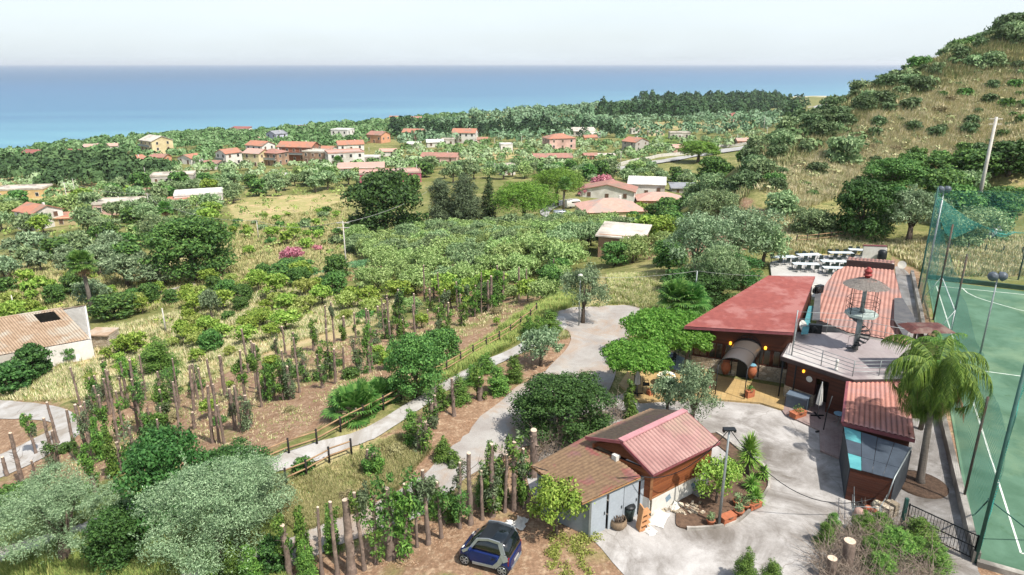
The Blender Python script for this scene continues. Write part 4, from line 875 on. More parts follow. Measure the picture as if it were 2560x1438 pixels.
CATS=dict(olive='olive tree',silver='olive tree',golive='olive tree',broad='tree',dark='tree',citrus='citrus tree',yellow='shrub',bush='shrub',gbush='shrub',scrub='shrub',maquis='shrub',pine='pine tree',pink='flowering shrub',casuarina='conifer',cypress='cypress tree',hedgecon='conifer')
BLOCK=[]   # circles kept free of scattered plants: (x,y,r)
def plant(kind,loc,width,height=None,lod=None,label=None,group=None,rz=None,var=None):
    s=SPEC[kind];d=math.dist(loc,(0,0,CH))
    if lod is None:
        q_=s['size']*width/s['w']*683/d;lod='far' if q_*3<1.9 and d>130 else 'mid' if q_*1.6<1.9 else 'near' if q_*.8<1.9 else 'close' if q_*.5<2.2 else 'hero'
    nv=3 if lod=='close' else 4 if lod=='near' else 5;var=rng.randrange(nv) if var is None else var
    cm,tm=tpl((kind,lod,var),lambda:build_tree(kind,lod,var))
    k=width/s['w'];kz=(height/(s['h']+s['z0']) if height else k*rng.uniform(.88,1.12))
    rz=rng.uniform(0,6.28) if rz is None else rz
    if tm is None: o=link(NAMES[kind],cm,None,loc,rz)
    else:
        o=empty(NAMES[kind],loc,rz);link('crown',cm,o);link('trunk',tm,o)
    o.scale=(k,k,kz);tag(o,label,CATS[kind],group);BLOCK.append((loc[0],loc[1],width*.4));LAST[0]=o;return o
def tree(kind,px,py,wpx,hpx,label,group=None,lod=None,var=None,rz=None):
    p=P(px,py);d=proj(*p)[2];k=d/F;dist=math.hypot(p[0],p[1]);el=math.atan2(CH-p[2],dist)
    w_=wpx*k;h=(hpx*k-w_*.35*math.sin(el))/math.cos(el);h=max(h,w_*.35)
    return plant(kind,p,w_,h,lod,label,group,rz,var)
LAST=[None];KW=dict(olive_tree='olive',broadleaf_tree='leafy tree',evergreen_tree='dark tree',citrus_tree='fruit tree',shrub='shrub',dry_shrub='dry shrub')
def fill(pl,kinds,spacing,wr,label,group,maxn=400,jit=.45,rows=None,seed=1,avoid=1.,world=False,minY=0):
    """plants spread over an outline on the ground"""
    rs=random.Random(seed);poly=pl if world else Pw(pl);xs=[p[0] for p in poly];ys=[p[1] for p in poly];ca_,sa_=(math.cos(rows),math.sin(rows)) if rows is not None else (1,0)
    cx=(min(xs)+max(xs))/2;cy=(min(ys)+max(ys))/2;Rr=math.hypot(max(xs)-min(xs),max(ys)-min(ys))/2;k=int(Rr/spacing)+2;c=[]
    for i in range(-k,k+1):
        for j in range(-k,k+1):
            a=i*spacing+rs.uniform(-jit,jit)*spacing;b_=(j+(.5*(i%2) if rows is None else 0))*spacing+rs.uniform(-jit,jit)*spacing
            c.append((cx+a*ca_-b_*sa_,cy+a*sa_+b_*ca_))
    X=np.array(c);ok=inpoly(X[:,0],X[:,1],poly);X=X[ok];out=0;made=[]
    blk=np.array(BLOCK) if BLOCK else np.zeros((0,3))
    for x,y in X:
        w_=rs.uniform(*wr)
        if len(blk) and (np.hypot(blk[:,0]-x,blk[:,1]-y)<blk[:,2]*avoid+w_*.3).any(): continue
        if onroad(x,y,w_*.3): continue
        kd=rs.choices([q[0] for q in kinds],[q[1] for q in kinds])[0];z=Z(x,y)
        if z<SEA+1: continue
        lb=label.get(kd) if isinstance(label,dict) else label
        if lb is None: lb=label['*']
        plant(kd,(x,y,z-.05),w_,None,None,lb,group+((' - '+NAMES[kd].replace('_',' ')) if isinstance(label,dict) else ''));out+=1;made.append(C.objects[-1] if False else LAST[0])
        if out>=maxn: break
    byk={}
    for o in made: byk.setdefault(o.name.split('.')[0],[]).append(o)
    rg_=label if isinstance(label,str) else label['*']
    for k_,L in byk.items():
        md=sorted(o.scale[0] for o in L)[len(L)//2];rowlabels(L,lambda o:('large ' if o.scale[0]>md*1.12 else 'small ' if o.scale[0]<md*.88 else 'mid-sized ')+KW[k_]+' '+rg_)
        for o in L: o['group']=group+(', '+KW[k_])
    return out
ROADS=[]
def onroad(x,y,m=0):
    for r_,mar in ROADS:
        if inpoly(np.array([x]),np.array([y]),r_)[0] or segdist(np.array([x]),np.array([y]),r_,True)[0]<m*mar: return True
    return False
for nm in ('gravel_lot','concrete_road','lower_road','coast_road','village_road','beach_road'):
    pass
for pl_,mar in (([(1186,1092),(1240,1045),(1330,985),(1392,930),(1430,850),(1375,800),(1400,775),(1480,768),(1560,764),(1612,778),(1590,820),(1550,870),(1535,950),(1500,1010),(1430,1080),(1310,1120),(1190,1180),(1120,1240),(1060,1290),(900,1345),(640,1450),(380,1470),(560,1400),(700,1355),(840,1300),(1000,1225),(1085,1165),(1110,1130)],1),
 ([(1398,792),(1300,862),(1200,908),(1110,955),(1000,1022),(900,1078),(800,1105),(700,1138),(560,1190),(330,1262),(100,1340),(-60,1390),(-60,1440),(150,1360),(330,1300),(560,1232),(700,1180),(880,1120),(1050,1025),(1190,940),(1412,828)],1),
 ([(-60,1003),(60,1006),(150,1020),(205,1050),(200,1085),(150,1120),(70,1165),(-60,1215),(-60,1165),(30,1125),(100,1090),(140,1068),(100,1052),(0,1048)],1),
 ([(1468,434),(1700,391),(1935,350),(1930,363),(1700,404),(1475,444)],.5),([(1365,545),(1440,500),(1440,520)],1)):
    ROADS.append((Pw(pl_),mar))
ROADS.append(([G(*p)[:2] for p in ((1476,1350),(1330,1300),(1320,1160),(1540,960),(1660,860),(1720,810),(1920,690),(1930,640),(2200,630),(2330,690),(2700,700),(2700,1600),(1600,1600))],1))
def hgt_(bx,by,tx,ty,p):
    d=ray(tx,ty);t=math.hypot(p[0],p[1])/math.hypot(d[0],d[1]);return CH+d[2]*t-p[2]
# ---------------------------------------------------------------- houses of the plain
M_WIN=mat('house_window','3c3f40','2a2c2d',5,.3)
M_SHUT=mat('brown_shutter','6b5040','54402f',5,.7)
WALLC={k:mat('wall_'+k,a,b,.5,.9,space='W',c3=c) for k,a,b,c in (('white','dedad2','cfcac0','b5aea2'),('cream','d9c9a0','cdbb90','b3a27a'),('ochre','cdb07c','c09f6c','a08660'),('pinkw','dcb9ac','cfa99b','b59488'),('grey','b3aea6','a39d94','8c867d'),('raw','a98a72','997a64','7f6a5a'),('orange','cf9a78','c08a68','a07860'),('magenta','b8506c','c46a80','a05068'),('rawred','a56a50','8f5a44','7a6a60'),('lilac','c3c4d2','b5b6c6','9c9cab'))}
ROOFC={k:mat('tiles_'+k,a,b,1.2,.85,space='W',c3=c) for k,a,b,c in (('terra','b07a62','a06c56','8f7464'),('salmon','c0998a','b28a7a','a08f84'),('red','985c52','8a5048','7a5c54'),('pale','c4bcae','b5ac9e','988f84'),('white','d8d6d0','c9c6bf','aeaaa2'),('grey','8e9094','7e8084','6c6e70'),('dullr','a3786a','94695c','84705f'))}
def house(px,py,w,d,h,yaw,wall='white',roof='terra',kind='gable',storeys=2,label='',name='house',win=(3,2),balc=False,ov=.4,ex=None):
    p=P(px,py);z0=min(Z(p[0]+a,p[1]+b) for a in (-w/3,w/3) for b in (-d/3,d/3))-.2
    o=empty(name,(p[0],p[1]+d*.35,z0),R(yaw),label,'house' if name!='shed' else 'shed')
    hh=h+.3;wm=MB();X,Y=w/2,d/2
    wm.prism([(-X,-Y),(X,-Y),(X,Y),(-X,Y)],-1.5,hh)
    rise=min(w,d)*.2
    if kind=='gable': wm.add([(-X,-Y,hh),(-X,Y,hh),(-X,0,hh+rise),(X,-Y,hh),(X,Y,hh),(X,0,hh+rise)],[(0,2,1),(3,4,5)])
    if kind=='gabley': wm.add([(-X,-Y,hh),(X,-Y,hh),(0,-Y,hh+rise),(-X,Y,hh),(X,Y,hh),(0,Y,hh+rise)],[(0,1,2),(4,3,5)])
    wm.build('wall',WALLC[wall],o)
    r=MB();a,b=X+ov,Y+ov;t=.18;dz=rise*ov/max(Y,.1)
    if kind=='gable':
        for s in (1,-1): r.slab([(-a,s*b,hh-dz+.05),(a,s*b,hh-dz+.05),(a,0,hh+rise+.07),(-a,0,hh+rise+.07)][::s],t)
    elif kind=='gabley':
        dz=rise*ov/X
        for s in (1,-1): r.slab([(s*a,b,hh-dz+.05),(s*a,-b,hh-dz+.05),(0,-b,hh+rise+.07),(0,b,hh+rise+.07)][::s],t)
    elif kind=='hip':
        e=min(a,b);rx=max(a-e,.01);ry=max(b-e,.01);T=[(-rx,-ry,hh+rise),(rx,-ry,hh+rise),(rx,ry,hh+rise),(-rx,ry,hh+rise)];B=[(-a,-b,hh),(a,-b,hh),(a,b,hh),(-a,b,hh)]
        r.add(B+T,[(3,2,1,0),(0,1,5,4),(1,2,6,5),(2,3,7,6),(3,0,4,7),(4,5,6,7)])
    elif kind=='shed': r.slab([(-a,-b,hh-.1),(a,-b,hh-.1),(a,b,hh+d*.13),(-a,b,hh+d*.13)],t);
    else:
        r.prism([(-X-.15,-Y-.15),(X+.15,-Y-.15),(X+.15,Y+.15),(-X-.15,Y+.15)],hh,hh+.25)
        for s in (-1,1): r.bar((-X,s*Y,hh+.4),(X,s*Y,hh+.4),.2,.4);r.bar((s*X,-Y+.2,hh+.4),(s*X,Y-.2,hh+.4),.2,.4)
    r.build('roof',ROOFC[roof],o)
    if kind=='shed': MB().prism([(-X,Y-.2),(X,Y-.2),(X,Y),(-X,Y)],hh,hh+d*.11).build('gable_wall',WALLC[wall],o)
    sh=h/storeys;faces=[((1,0),-Y-.03,X,win[0]),((0,1),X+.03,Y,win[1]),((0,2),-X-.03,Y,win[1])]
    for s_ in range(storeys):
        for (ax_,off,half,nn) in faces:
            for i in range(nn):
                u=-half+2*half*(i+.5)/nn;zc=s_*sh+sh*.55+.3
                dr=(s_==0 and i==nn//2 and ax_[0]==1);hz_=2.0 if dr else 1.25;zz=hz_/2+.3 if dr else zc;f=MB();g=MB();wd=.5
                if ax_[0]: f.box((u,off,zz),(wd*2+.2,.1,hz_+.2));g.box((u,off-.03,zz),(wd*2,.08,hz_))
                else:
                    sg=1 if off>0 else -1;f.box((off,u,zz),(.1,wd*2+.2,hz_+.2));g.box((off+.03*sg,u,zz),(.08,wd*2,hz_))
                fo=f.build('door' if dr else 'window',WALLC['white'] if wall!='white' else WALLC['grey'],o);g.build('panel' if dr else 'pane',M_SHUT if (dr or rng.random()<.35) else M_WIN,fo)
    if balc:
        for s_ in range(1,storeys):
            b_=MB();b_.box((0,-Y-.6,s_*sh+.2),(w*.9,1.2,.15));b_.build('balcony',WALLC['grey'],o);q=MB();q.box((0,-Y-1.15,s_*sh+.7),(w*.9,.06,.9));q.build('balcony_railing',M_STEEL,o)
    if kind in('gable','gabley','hip') and rng.random()<.6: MB().box((X*.4,Y*.2,hh+rise*.9),(.5,.5,1.0)).build('chimney',WALLC['white'],o)
    BLOCK.append((p[0],p[1]+d*.35,max(w,d)*.62));return o
HS=[ # px,py base, width m, depth, eaves height, yaw, wall, roof, kind, storeys, label
(387,392,13,11,8.6,-38,'cream','pale','gable',3,'tall cream three storey block with pale tiled gable roof',(3,2),1),
(82,398,12,8,4,-20,'white','red','gable',1,'low white house with dark red roof near the left shore',(3,1),0),
(178,390,9,5,3,-10,'grey','red','shed',1,'long low shed with dull red roof left of the cream block',(2,1),0),
(232,378,11,7,3,15,'pinkw','salmon','gable',1,'small salmon roofed house among dark trees by the left shore',(2,1),0),
(279,378,6,6,3.4,20,'white','salmon','gable',1,'tiny white house with peach gable right of the salmon roofed one',(1,1),0),
(333,412,9,7,3,-30,'white','terra','gabley',1,'small white bungalow with orange roof in olives below the cream block',(2,1),0),
(397,406,8,6,2.6,-10,'orange','dullr','gable',1,'low brown roofed cottage just under the cream block',(2,1),0),
(472,410,9,7,3,-25,'white','terra','gabley',1,'white bungalow with bright orange roof left of the tall white house',(2,1),0),
(456,337,14,8,4,5,'ochre','grey','hip',1,'seaside house with dark grey hipped roof and cream walls',(4,2),0),
(600,331,16,8,3.5,-10,'white','red','shed',1,'long white seaside building with dark red mono pitch roof',(4,2),0),
(569,415,8,8.5,6,-35,'white','terra','gabley',2,'narrow white two storey house with orange gable roof',(2,2),1),
(525,424,7,5,2.8,0,'white','dullr','shed',1,'small brown roofed outbuilding beside the narrow white house',(2,1),0),
(427,459,15,9,3.2,18,'grey','pale','flat',1,'single storey pale flat roofed house among olives on the left',(4,2),0),
(648,392,11,9,6,-25,'white','terra','gable',2,'white two storey house with big orange tiled roof behind the brown pair',(3,2),1),
(640,415,9,8,6,-22,'cream','salmon','gable',2,'cream unfinished house with salmon roof left of its brown twin',(2,2),0),
(683,413,10,8,5.6,-22,'raw','dullr','hip',2,'brownish two storey house with dull mauve hipped roof',(3,2),1),
(745,402,18,10,7,-12,'rawred','terra','gable',2,'long raw brick apartment house with orange gables',(5,3),1),
(803,408,15,10,5,-18,'raw','pale','flat',2,'bare brick and block shell with pale parapet beside the apartment house',(4,2),0),
(858,413,16,11,5.6,22,'white','salmon','flat',2,'broad white flat topped house with a pink parapet',(4,3),0),
(690,355,10,9,5.5,-35,'lilac','grey','gabley',2,'pale lilac house with blue grey gable roof near the sea',(2,2),0),
(651,358,6,5,2.6,0,'white','salmon','gable',1,'tiny white annex with peach roof left of the lilac house',(1,1),0),
(855,350,12,10,6.5,-15,'white','white','flat',2,'stark white villa with parapets and arched upper windows',(3,2),0),
(945,357,11,9,5,-28,'orange','dullr','gable',1,'brown brick house with dull roof in front of the cypress belt',(3,2),0),
(1034,350,13,9,5,-10,'pinkw','terra','gable',2,'pinkish two storey house with orange roof before dark cypresses',(3,2),0),
(873,376,14,9,3.4,20,'white','terra','gable',1,'low house with orange roof and long porch above the broad white house',(3,2),0),
(1162,358,14,10,6.2,-8,'white','terra','gable',2,'bright white two storey farmhouse with orange roof in mid plain',(4,2),0),
(1086,368,9,6,3,12,'white','white','gable',1,'small all white house left of the white farmhouse',(2,1),0),
(1034,372,7,5,2.8,0,'white','white','shed',1,'low white outbuilding left of the small white house',(2,1),0),
(1398,372,15,11,5.6,18,'pinkw','terra','hip',2,'pink square villa with orange hipped roof on a pale plinth',(3,3),0),
(1381,410,17,7,2.8,5,'white','dullr','gable',1,'long low house with pale red roof below the pink villa',(4,1),0),
(1449,340,22,12,3.6,4,'white','pale','shed',1,'wide open warehouse with pale sheet roof among cypresses',(4,1),0),
(1590,377,11,10,5,38,'grey','terra','gabley',2,'grey gabled house with orange roof edge by a green field',(2,2),0),
(1842,303,16,12,4.5,8,'pinkw','red','hip',1,'far cream house with twin red hipped roofs',(3,2),0),
(1700,345,13,8,3.4,-5,'white','pale','flat',1,'ruined pale house with broken flat roof beside a cypress',(3,1),0),
(1640,340,11,5,2.6,5,'cream','pale','flat',1,'low roofless cream outbuilding left of the ruined house',(3,1),0),
(1718,382,15,7,2.8,0,'pinkw','salmon','gable',1,'low salmon roofed bungalow above the coast road',(3,1),0),
(1100,405,16,7,2.8,-8,'pinkw','dullr','gable',1,'long low pinkish bungalow in orchards at mid plain',(3,1),0),
(1268,438,5,4.5,3.6,20,'white','pale','flat',1,'tiny white tower-like hut between olive trees',(1,1),0),
(972,455,22,10,3.2,12,'magenta','salmon','flat',1,'low magenta and pink flat house behind the big dark tree',(4,2),0),
(900,432,18,8,2.6,10,'white','salmon','shed',1,'long low pale house with peach roof left of the magenta house',(3,1),0),
(48,497,16,9,3.8,12,'ochre','pale','flat',1,'ochre flat roofed house at the left edge with two small windows',(4,2),0),
(88,573,9,8,5.2,-28,'white','terra','gable',2,'white two storey house with red gable roof at the far left',(2,2),0),
(300,535,15,9,3.4,12,'pinkw','pale','flat',1,'long pale L shaped house with terrace behind the electric poles',(4,1),0),
(362,503,9,6,3,10,'raw','dullr','flat',1,'brownish block annex behind the long pale house',(2,1),0),
(490,513,14,9,3.6,22,'white','white','flat',1,'white flat roofed house with parapet above the large broad tree',(3,2),0),
(448,523,8,5,2.6,10,'white','terra','shed',1,'small orange roofed porch wing left of the white flat house',(2,1),0),
(180,562,10,5,2.4,8,'cream','terra','shed',1,'low garden house with faded orange roof right of the red gabled house',(2,1),0),
(1528,556,14,11,3.2,8,'cream','salmon','hip',1,'cream villa with wide salmon hipped roof above the olive grove',(4,2),0),
(1652,518,13,9,3,-5,'orange','salmon','hip',1,'low villa with pale peach roof right of the salmon hipped villa',(3,1),0),
(1620,487,11,8,4,-12,'white','white','shed',1,'white walled block with flat white sheet roof behind the villas',(3,2),0),
(1525,497,16,9,3,-15,'white','dullr','gabley',1,'low white compound with red brown roofs beside parked vehicles',(3,1),0),
(1710,484,8,6,2.4,-5,'grey','grey','shed',1,'small dark grey metal roofed shed at the foot of the hill',(2,1),0),
(1265,380,6,5,3.6,10,'white','white','flat',1,'white open pavilion on stilts in the dry field',(2,1),0),
(745,325,12,6,2.6,0,'pinkw','salmon','gable',1,'low salmon beach house at the shore left of the dark pines',(3,1),0),
(690,322,10,6,2.6,5,'pinkw','dullr','gable',1,'small dull pink beach house among shore pines',(2,1),0),
(1485,345,9,6,2.8,0,'white','pale','gable',1,'pale clustered farm shed right of the open warehouse',(2,1),0),
(1475,355,8,6,3,10,'ochre','terra','gable',1,'small ochre hut with orange roof behind the palm belt',(2,1),0),
(1900,256,14,8,2.6,0,'ochre','terra','gable',1,'far low farm building in a clearing before the shore pines',(3,1),0),
(1650,265,9,6,3,0,'pinkw','salmon','gable',1,'tiny far house poking out of dark woodland',(2,1),0),
(1860,362,8,6,2.8,0,'orange','salmon','gable',1,'small peach shed near the coast road lamp masts',(2,1),0),
(1475,402,6,4,2.6,10,'orange','dullr','gable',1,'little brown shed between the long low house and the coast road',(1,1),0),
(1512,402,9,4,2.4,0,'cream','pale','shed',1,'low cream shed left of the coast road start',(2,1),0),
(1589,334,7,5,3,8,'white','pale','flat',1,'white hut at the right end of the farm sheds',(2,1),0),
(1206,360,6,5,2.8,0,'pinkw','terra','gable',1,'small orange roofed annex right of the bright white farmhouse',(1,1),0),
(985,299,10,7,3,-5,'pinkw','terra','gable',1,'salmon house half hidden in the shore trees near the beach',(2,1),0),
(1040,303,10,6,3,5,'pinkw','dullr','gable',1,'dull roofed house in shore trees right of the salmon one',(2,1),0),
(970,391,8,5,2.6,5,'white','salmon','gable',1,'small peach roofed cabin below the low white outbuilding',(2,1),0),
(920,408,10,6,2.6,0,'grey','white','flat',1,'pale glasshouse-like shed right of the broad white house',(3,1),0),
(697,455,5,3.5,2.4,0,'white','white','flat',1,'tiny white cabin alone in the orchards of the middle plain',(1,1),0),
(820,385,7,5,3,-15,'white','terra','gable',1,'small orange roofed house squeezed behind the brick shell',(2,1),0),
(1330,330,9,6,3,0,'pinkw','terra','gable',1,'pinkish roof among reddish scrub left of the warehouse',(2,1),0),
(140,415,7,5,2.8,10,'white','terra','gable',1,'small white cottage right of the dark red roofed house',(2,1),0),
(1120,362,7,5,3,0,'white','pale','flat',1,'low white shed just left of the bright white farmhouse',(2,1),0),
]
for h in HS: house(h[0],h[1],*h[2:10],label=h[10],win=h[11],balc=bool(h[12]) and True)
# ---- old farmhouse on the left
fh=empty('old_farmhouse',P(110,900),0,'old white farmhouse at the left edge with weathered tile roof and a hole in it','farmhouse')
zb=P(170,890)[2]-.1
e0=G(117,868+0,zb+2.6);e1=G(232,848,zb+2.6);
e1=G(228,848,zb+2.6);er=G(155,772,zb+4.6);dv_=(v2(e1)-v2(e0));dv_/=np.linalg.norm(dv_)
L_=-16;E0=v2(e1)+dv_*L_*1.3;rr1=v2(er);rr0=rr1+(E0-v2(e1))
A_=(E0[0],E0[1],zb+2.6);B_=e1;C_=(rr1[0],rr1[1],zb+4.6);D_=(rr0[0],rr0[1],zb+4.6)
M_OLDT=mat('weathered_clay_tiles','b09880','988068',1.6,.9,bump=.3,space='W',c3='b0a696',valley='2e241e')
# roof with a real hole near the ridge end: four pieces round it
def bl4(s,t): return tuple((A_[i]*(1-s)+B_[i]*s)*(1-t)+(D_[i]*(1-s)+C_[i]*s)*t for i in range(3))
for nm,s0,s1,t0,t1 in (('roof',0,.86,0,1),('roof_section',.86,.955,0,.68),('roof_section',.86,.955,.95,1),('roof_section',.955,1,0,1)):
    quad_roof(nm,bl4(s0,t0),bl4(s1,t0),bl4(s1,t1),bl4(s0,t1),.27,.07,.5,M_OLDT,fh)
nrm=np.array((-dv_[1],dv_[0]));dp=nrm@(rr1-v2(e1))
bk=v2(e1)+nrm*dp*2;
wm=MB();e1i=v2(e1)-dv_*.15+nrm*.1;e0i=E0+nrm*.1;bi=bk-dv_*.15;b0i=E0+nrm*dp*2
wallseg(wm,e1i,e0i,zb-2,zb+2.55,.3);wallseg(wm,bi,e1i,zb-2,zb+2.5,.3);wallseg(wm,bi,b0i,zb-2,zb+2.5,.3)
wm.add([(*e1i,zb+2.5),(*bi,zb+2.5),(*(rr1-dv_*.15),zb+4.5)],[(0,1,2),(2,1,0)]);wm.build('wall',WALLC['white'],fh)
rb=MB();rb.slab([(*bk,zb+2.6),(*b0i,zb+2.6),D_,C_],.1);rb.bar(dn(D_,-.08),dn(C_,-.08),.3,.12);rb.build('rear_roof',M_OLDT,fh)
MB().prism(ccw([tuple(e1i+nrm*.3),tuple(e0i+nrm*.3),tuple(b0i-nrm*.3),tuple(bi-nrm*.3)]),zb+.9,zb+1.1).build('inner_floor',WALLC['grey'],fh);wb=MB()
for t_ in (.2,.55): q=L3(e1i,e0i,t_*.35);wb.bar((q[0],q[1],zb-1),(q[0]-nrm[0]*.45,q[1]-nrm[1]*.45,zb-1),.5,.1);wb.add([(q[0]+dv_[0]*i,q[1]+dv_[1]*i,zb+z_) if k==0 else (q[0]+dv_[0]*i-nrm[0]*.7,q[1]+dv_[1]*i-nrm[1]*.7,zb+z_) for i in (-.2,.2) for (k,z_) in ((0,-1.5),(0,1.9),(1,-1.5))],[(0,1,2),(5,4,3),(1,4,5,2),(0,2,5,3)])
wb.build('buttress',WALLC['white'],fh)
fix(fh);BLOCK.append((fh.location[0]-4,fh.location[1]+3,8));BLOCK.append((fh.location[0]-12,fh.location[1]+3,8))
# tumbledown wall and store beside it
s_=empty('stone_store',P(250,865),0,'small rubble store with a sagging roof beside the old farmhouse','shed')
p0=P(232,865);p1=P(290,862);mb=MB();mb.bar((*p0[:2],p0[2]+.8),(*p1[:2],p0[2]+.8),2.0,1.9);mb.build('wall',M_STONE,s_);MB().bar((*p0[:2],p0[2]+1.85),(*p1[:2],p0[2]+1.8),2.5,.14).build('roof',M_OLDT,s_);fix(s_)
# stone house at the grove edge
o=house(1562,640,6,5,3.2,-20,'raw','pale','shed',1,label='old stone block house with pale roof at the edge of the olive grove',win=(1,1))
# ---------------------------------------------------------------- palms and spiky plants
def frond(rs,L,az,el,droop,nl,ll,lw,down=.5,up0=(0,0,0)):
    """pinnate frond: returns verts, quads, rachis"""
    pts=[];p=np.array(up0,float);a=el;n_=14
    for i in range(n_+1):
        pts.append(p.copy());p=p+np.array((math.cos(az)*math.cos(a),math.sin(az)*math.cos(a),math.sin(a)))*L/n_;a-=droop/n_*(1+i/n_)
    pts=np.array(pts);V=[]
    side=np.array((-math.sin(az),math.cos(az),0))
    for k in range(nl):
        t=.12+.88*k/nl;i=t*n_;j=min(int(i),n_-1);q=pts[j]+(pts[j+1]-pts[j])*(i-j);tg=pts[j+1]-pts[j];tg/=np.linalg.norm(tg)
        l=ll*math.sin(math.pi*min(1,.18+t*.86))**.6*rs.uniform(.85,1.1)
        for s in (-1,1):
            d=side*s*rs.uniform(.7,1)+tg*rs.uniform(.25,.7)+np.array((0,0,-down*rs.uniform(.4,1.3)));d/=np.linalg.norm(d);m=q+d*l*.5;e=q+d*l+np.array((0,0,-l*down*.7));wv=tg*lw
            V+=[q-wv*.5,q+wv*.5,m+wv*.6,m-wv*.6, m-wv*.6,m+wv*.6,e+wv*.1,e-wv*.1]
    return V,pts
def palm_mesh(seed,nf,L,nl,ll,lw,els,droop,down=.5,m=None):
    rs=np.random.RandomState(seed);V=[];mb=MB()
    for i in range(nf):
        q=i/nf;az=i*2.399+rs.uniform(-.2,.2);v,pts=frond(rs,L*rs.uniform(.85,1.1),az,els[0]+(els[1]-els[0])*q,droop*rs.uniform(.8,1.15)*(1-.35*q),nl,ll,lw,down);V+=v;mb.tube([tuple(p) for p in pts[::3]],[.04,.03,.022,.014,.008][:len(pts[::3])],5,cap=False)
    V=np.array(V);n=len(V);VV=np.concatenate([V,np.array(mb.v)]);Q=np.concatenate([np.arange(n).reshape(-1,4),np.array([f for f in mb.f if len(f)==4])+n])
    return mesh_np('fronds',VV,Q,mats=[m or L_PLM])
def fan_mesh(seed,nf,L,R_,els,m,nblade=26):
    rs=np.random.RandomState(seed);V=[];mb=MB()
    for i in range(nf):
        q=i/nf;az=i*2.399+rs.uniform(-.25,.25);el=els[0]+(els[1]-els[0])*q+rs.uniform(-.1,.1);d=np.array((math.cos(az)*math.cos(el),math.sin(az)*math.cos(el),math.sin(el)));c=d*L*rs.uniform(.8,1.1);c[2]-=.12*L
        mb.tube([(0,0,0),tuple(c*.5+np.array((0,0,.05))),tuple(c)],[.025,.02,.015],4,cap=False)
        s=np.array((-math.sin(az),math.cos(az),0));u=np.cross(s,d)
        for k in range(nblade):
            a=R(-125+250*k/(nblade-1));v=d*math.cos(a)+s*math.sin(a);e=c+v*R_*rs.uniform(.85,1.05)*(1-.18*abs(a)/2.2)+np.array((0,0,-.16*R_*rs.uniform(.5,1.6)));mid=c+v*R_*.6;pv=np.cross(v,u);pv/=np.linalg.norm(pv)+1e-9;w_=R_*.055
            V+=[c-pv*w_*.2,c+pv*w_*.2,mid+pv*w_,mid-pv*w_,mid-pv*w_,mid+pv*w_,e+pv*w_*.1,e-pv*w_*.1]
    V=np.array(V);n=len(V);VV=np.concatenate([V,np.array(mb.v)]);Q=np.concatenate([np.arange(n).reshape(-1,4),np.array([f for f in mb.f if len(f)==4])+n])
    return mesh_np('fronds',VV,Q,mats=[m])
def blades_mesh(seed,n,L,w_,z0,z1,m,elr=(-.5,1.4)):
    rs=np.random.RandomState(seed);V=[]
    for i in range(n):
        az=rs.uniform(0,6.28);q=rs.rand();el=elr[0]+(elr[1]-elr[0])*q;z=z0+(z1-z0)*(q*.6+rs.uniform(0,.4));d=np.array((math.cos(az)*math.cos(el),math.sin(az)*math.cos(el),math.sin(el)));s=np.array((-math.sin(az),math.cos(az),0))*w_;l=L*rs.uniform(.75,1.1);b=np.array((0,0,z));mm=b+d*l*.5;e=b+d*l-np.array((0,0,.12*l))
        V+=[b-s*.6,b+s*.6,mm+s,mm-s,mm-s,mm+s,e+s*.05,e-s*.05]
    V=np.array(V);return mesh_np('leaves',V,np.arange(len(V)).reshape(-1,4),mats=[m])
M_PALMB=mat('ringed_palm_bark','7d746a','5f564d',5,.9,bump=.6,streak=(.3,.3,5))
b0=G(2300,1212);ct=AtY(2343,925,31.4)
qp=empty('feather_palm',b0,0,'tall drooping feather palm between the lean-to shed and the football pitch','palm tree')
rel=(ct[0]-b0[0],ct[1]-b0[1],ct[2])
MB().tube([(0,0,-.1),(rel[0]*.15,rel[1]*.15,.4),(rel[0]*.3,rel[1]*.4,2.2),(rel[0]*.7,rel[1]*.75,4.4),rel],[.3,.2,.17,.15,.14],12).build('trunk',M_PALMB,qp)
f=link('fronds',palm_mesh(5,38,3.8,95,.7,.03,(-.5,1.3),3.1,1.05),qp,rel)
f=link('dry_fronds',palm_mesh(9,7,3.0,60,.5,.03,(-.9,-.5),1.0,1.2,L_DRYP),qp,rel)
MB().tube([(rel[0],rel[1],rel[2]-.9),(rel[0],rel[1],rel[2]+.5)],[.16,.1],8).build('crownshaft',L_FAN,qp)
# second, smaller palm head behind the hood
b1=G(2318,905);q2=empty('feather_palm',(24.6,36.4,0),0,'smaller feather palm head rising behind the tall palm at the chimney stack','palm tree')
MB().tube([(0,0,0),(.1,0,2.8),(.2,0,5.6)],[.15,.12,.1],8).build('trunk',M_PALMB,q2);link('fronds',palm_mesh(15,14,1.9,45,.42,.02,(0,1.3),2.2,.8),q2,(.2,0,5.6))
MB().lathe([(1.25,-.05),(1.3,.06),(1.05,.1),(.2,.16)],(b0[0],b0[1],0),20).build('palm_pit_soil',mat('mulch','6b5646','4a3a2e',6,1,bump=.6))['kind']='structure'
def washingtonia(px,py,tx,ty,label,s=1.,skirt=True):
    p=P(px,py);h=hgt_(px,py,tx,ty,p);o=empty('fan_palm',p,rng.uniform(0,6),label,'palm tree');MB().tube([(0,0,-.2),(.1,0,h*.5),(0,.1,h)],[.3*s,.22*s,.18*s],8).build('trunk',M_PALMB,o)
    link('fronds',tpl('washf',lambda:fan_mesh(3,34,.95,.95,(-.5,1.4),L_FAN,20)),o,(0,.1,h)).scale=(s,s,s)
    if skirt: link('dry_fronds',tpl('washd',lambda:fan_mesh(4,16,.7,.85,(-1.3,-.8),L_DRYP,16)),o,(0,.1,h)).scale=(s,s,s)
    return o
washingtonia(232,792,212,655,'tall fan palm with a dry skirt in the left fields',1.25)
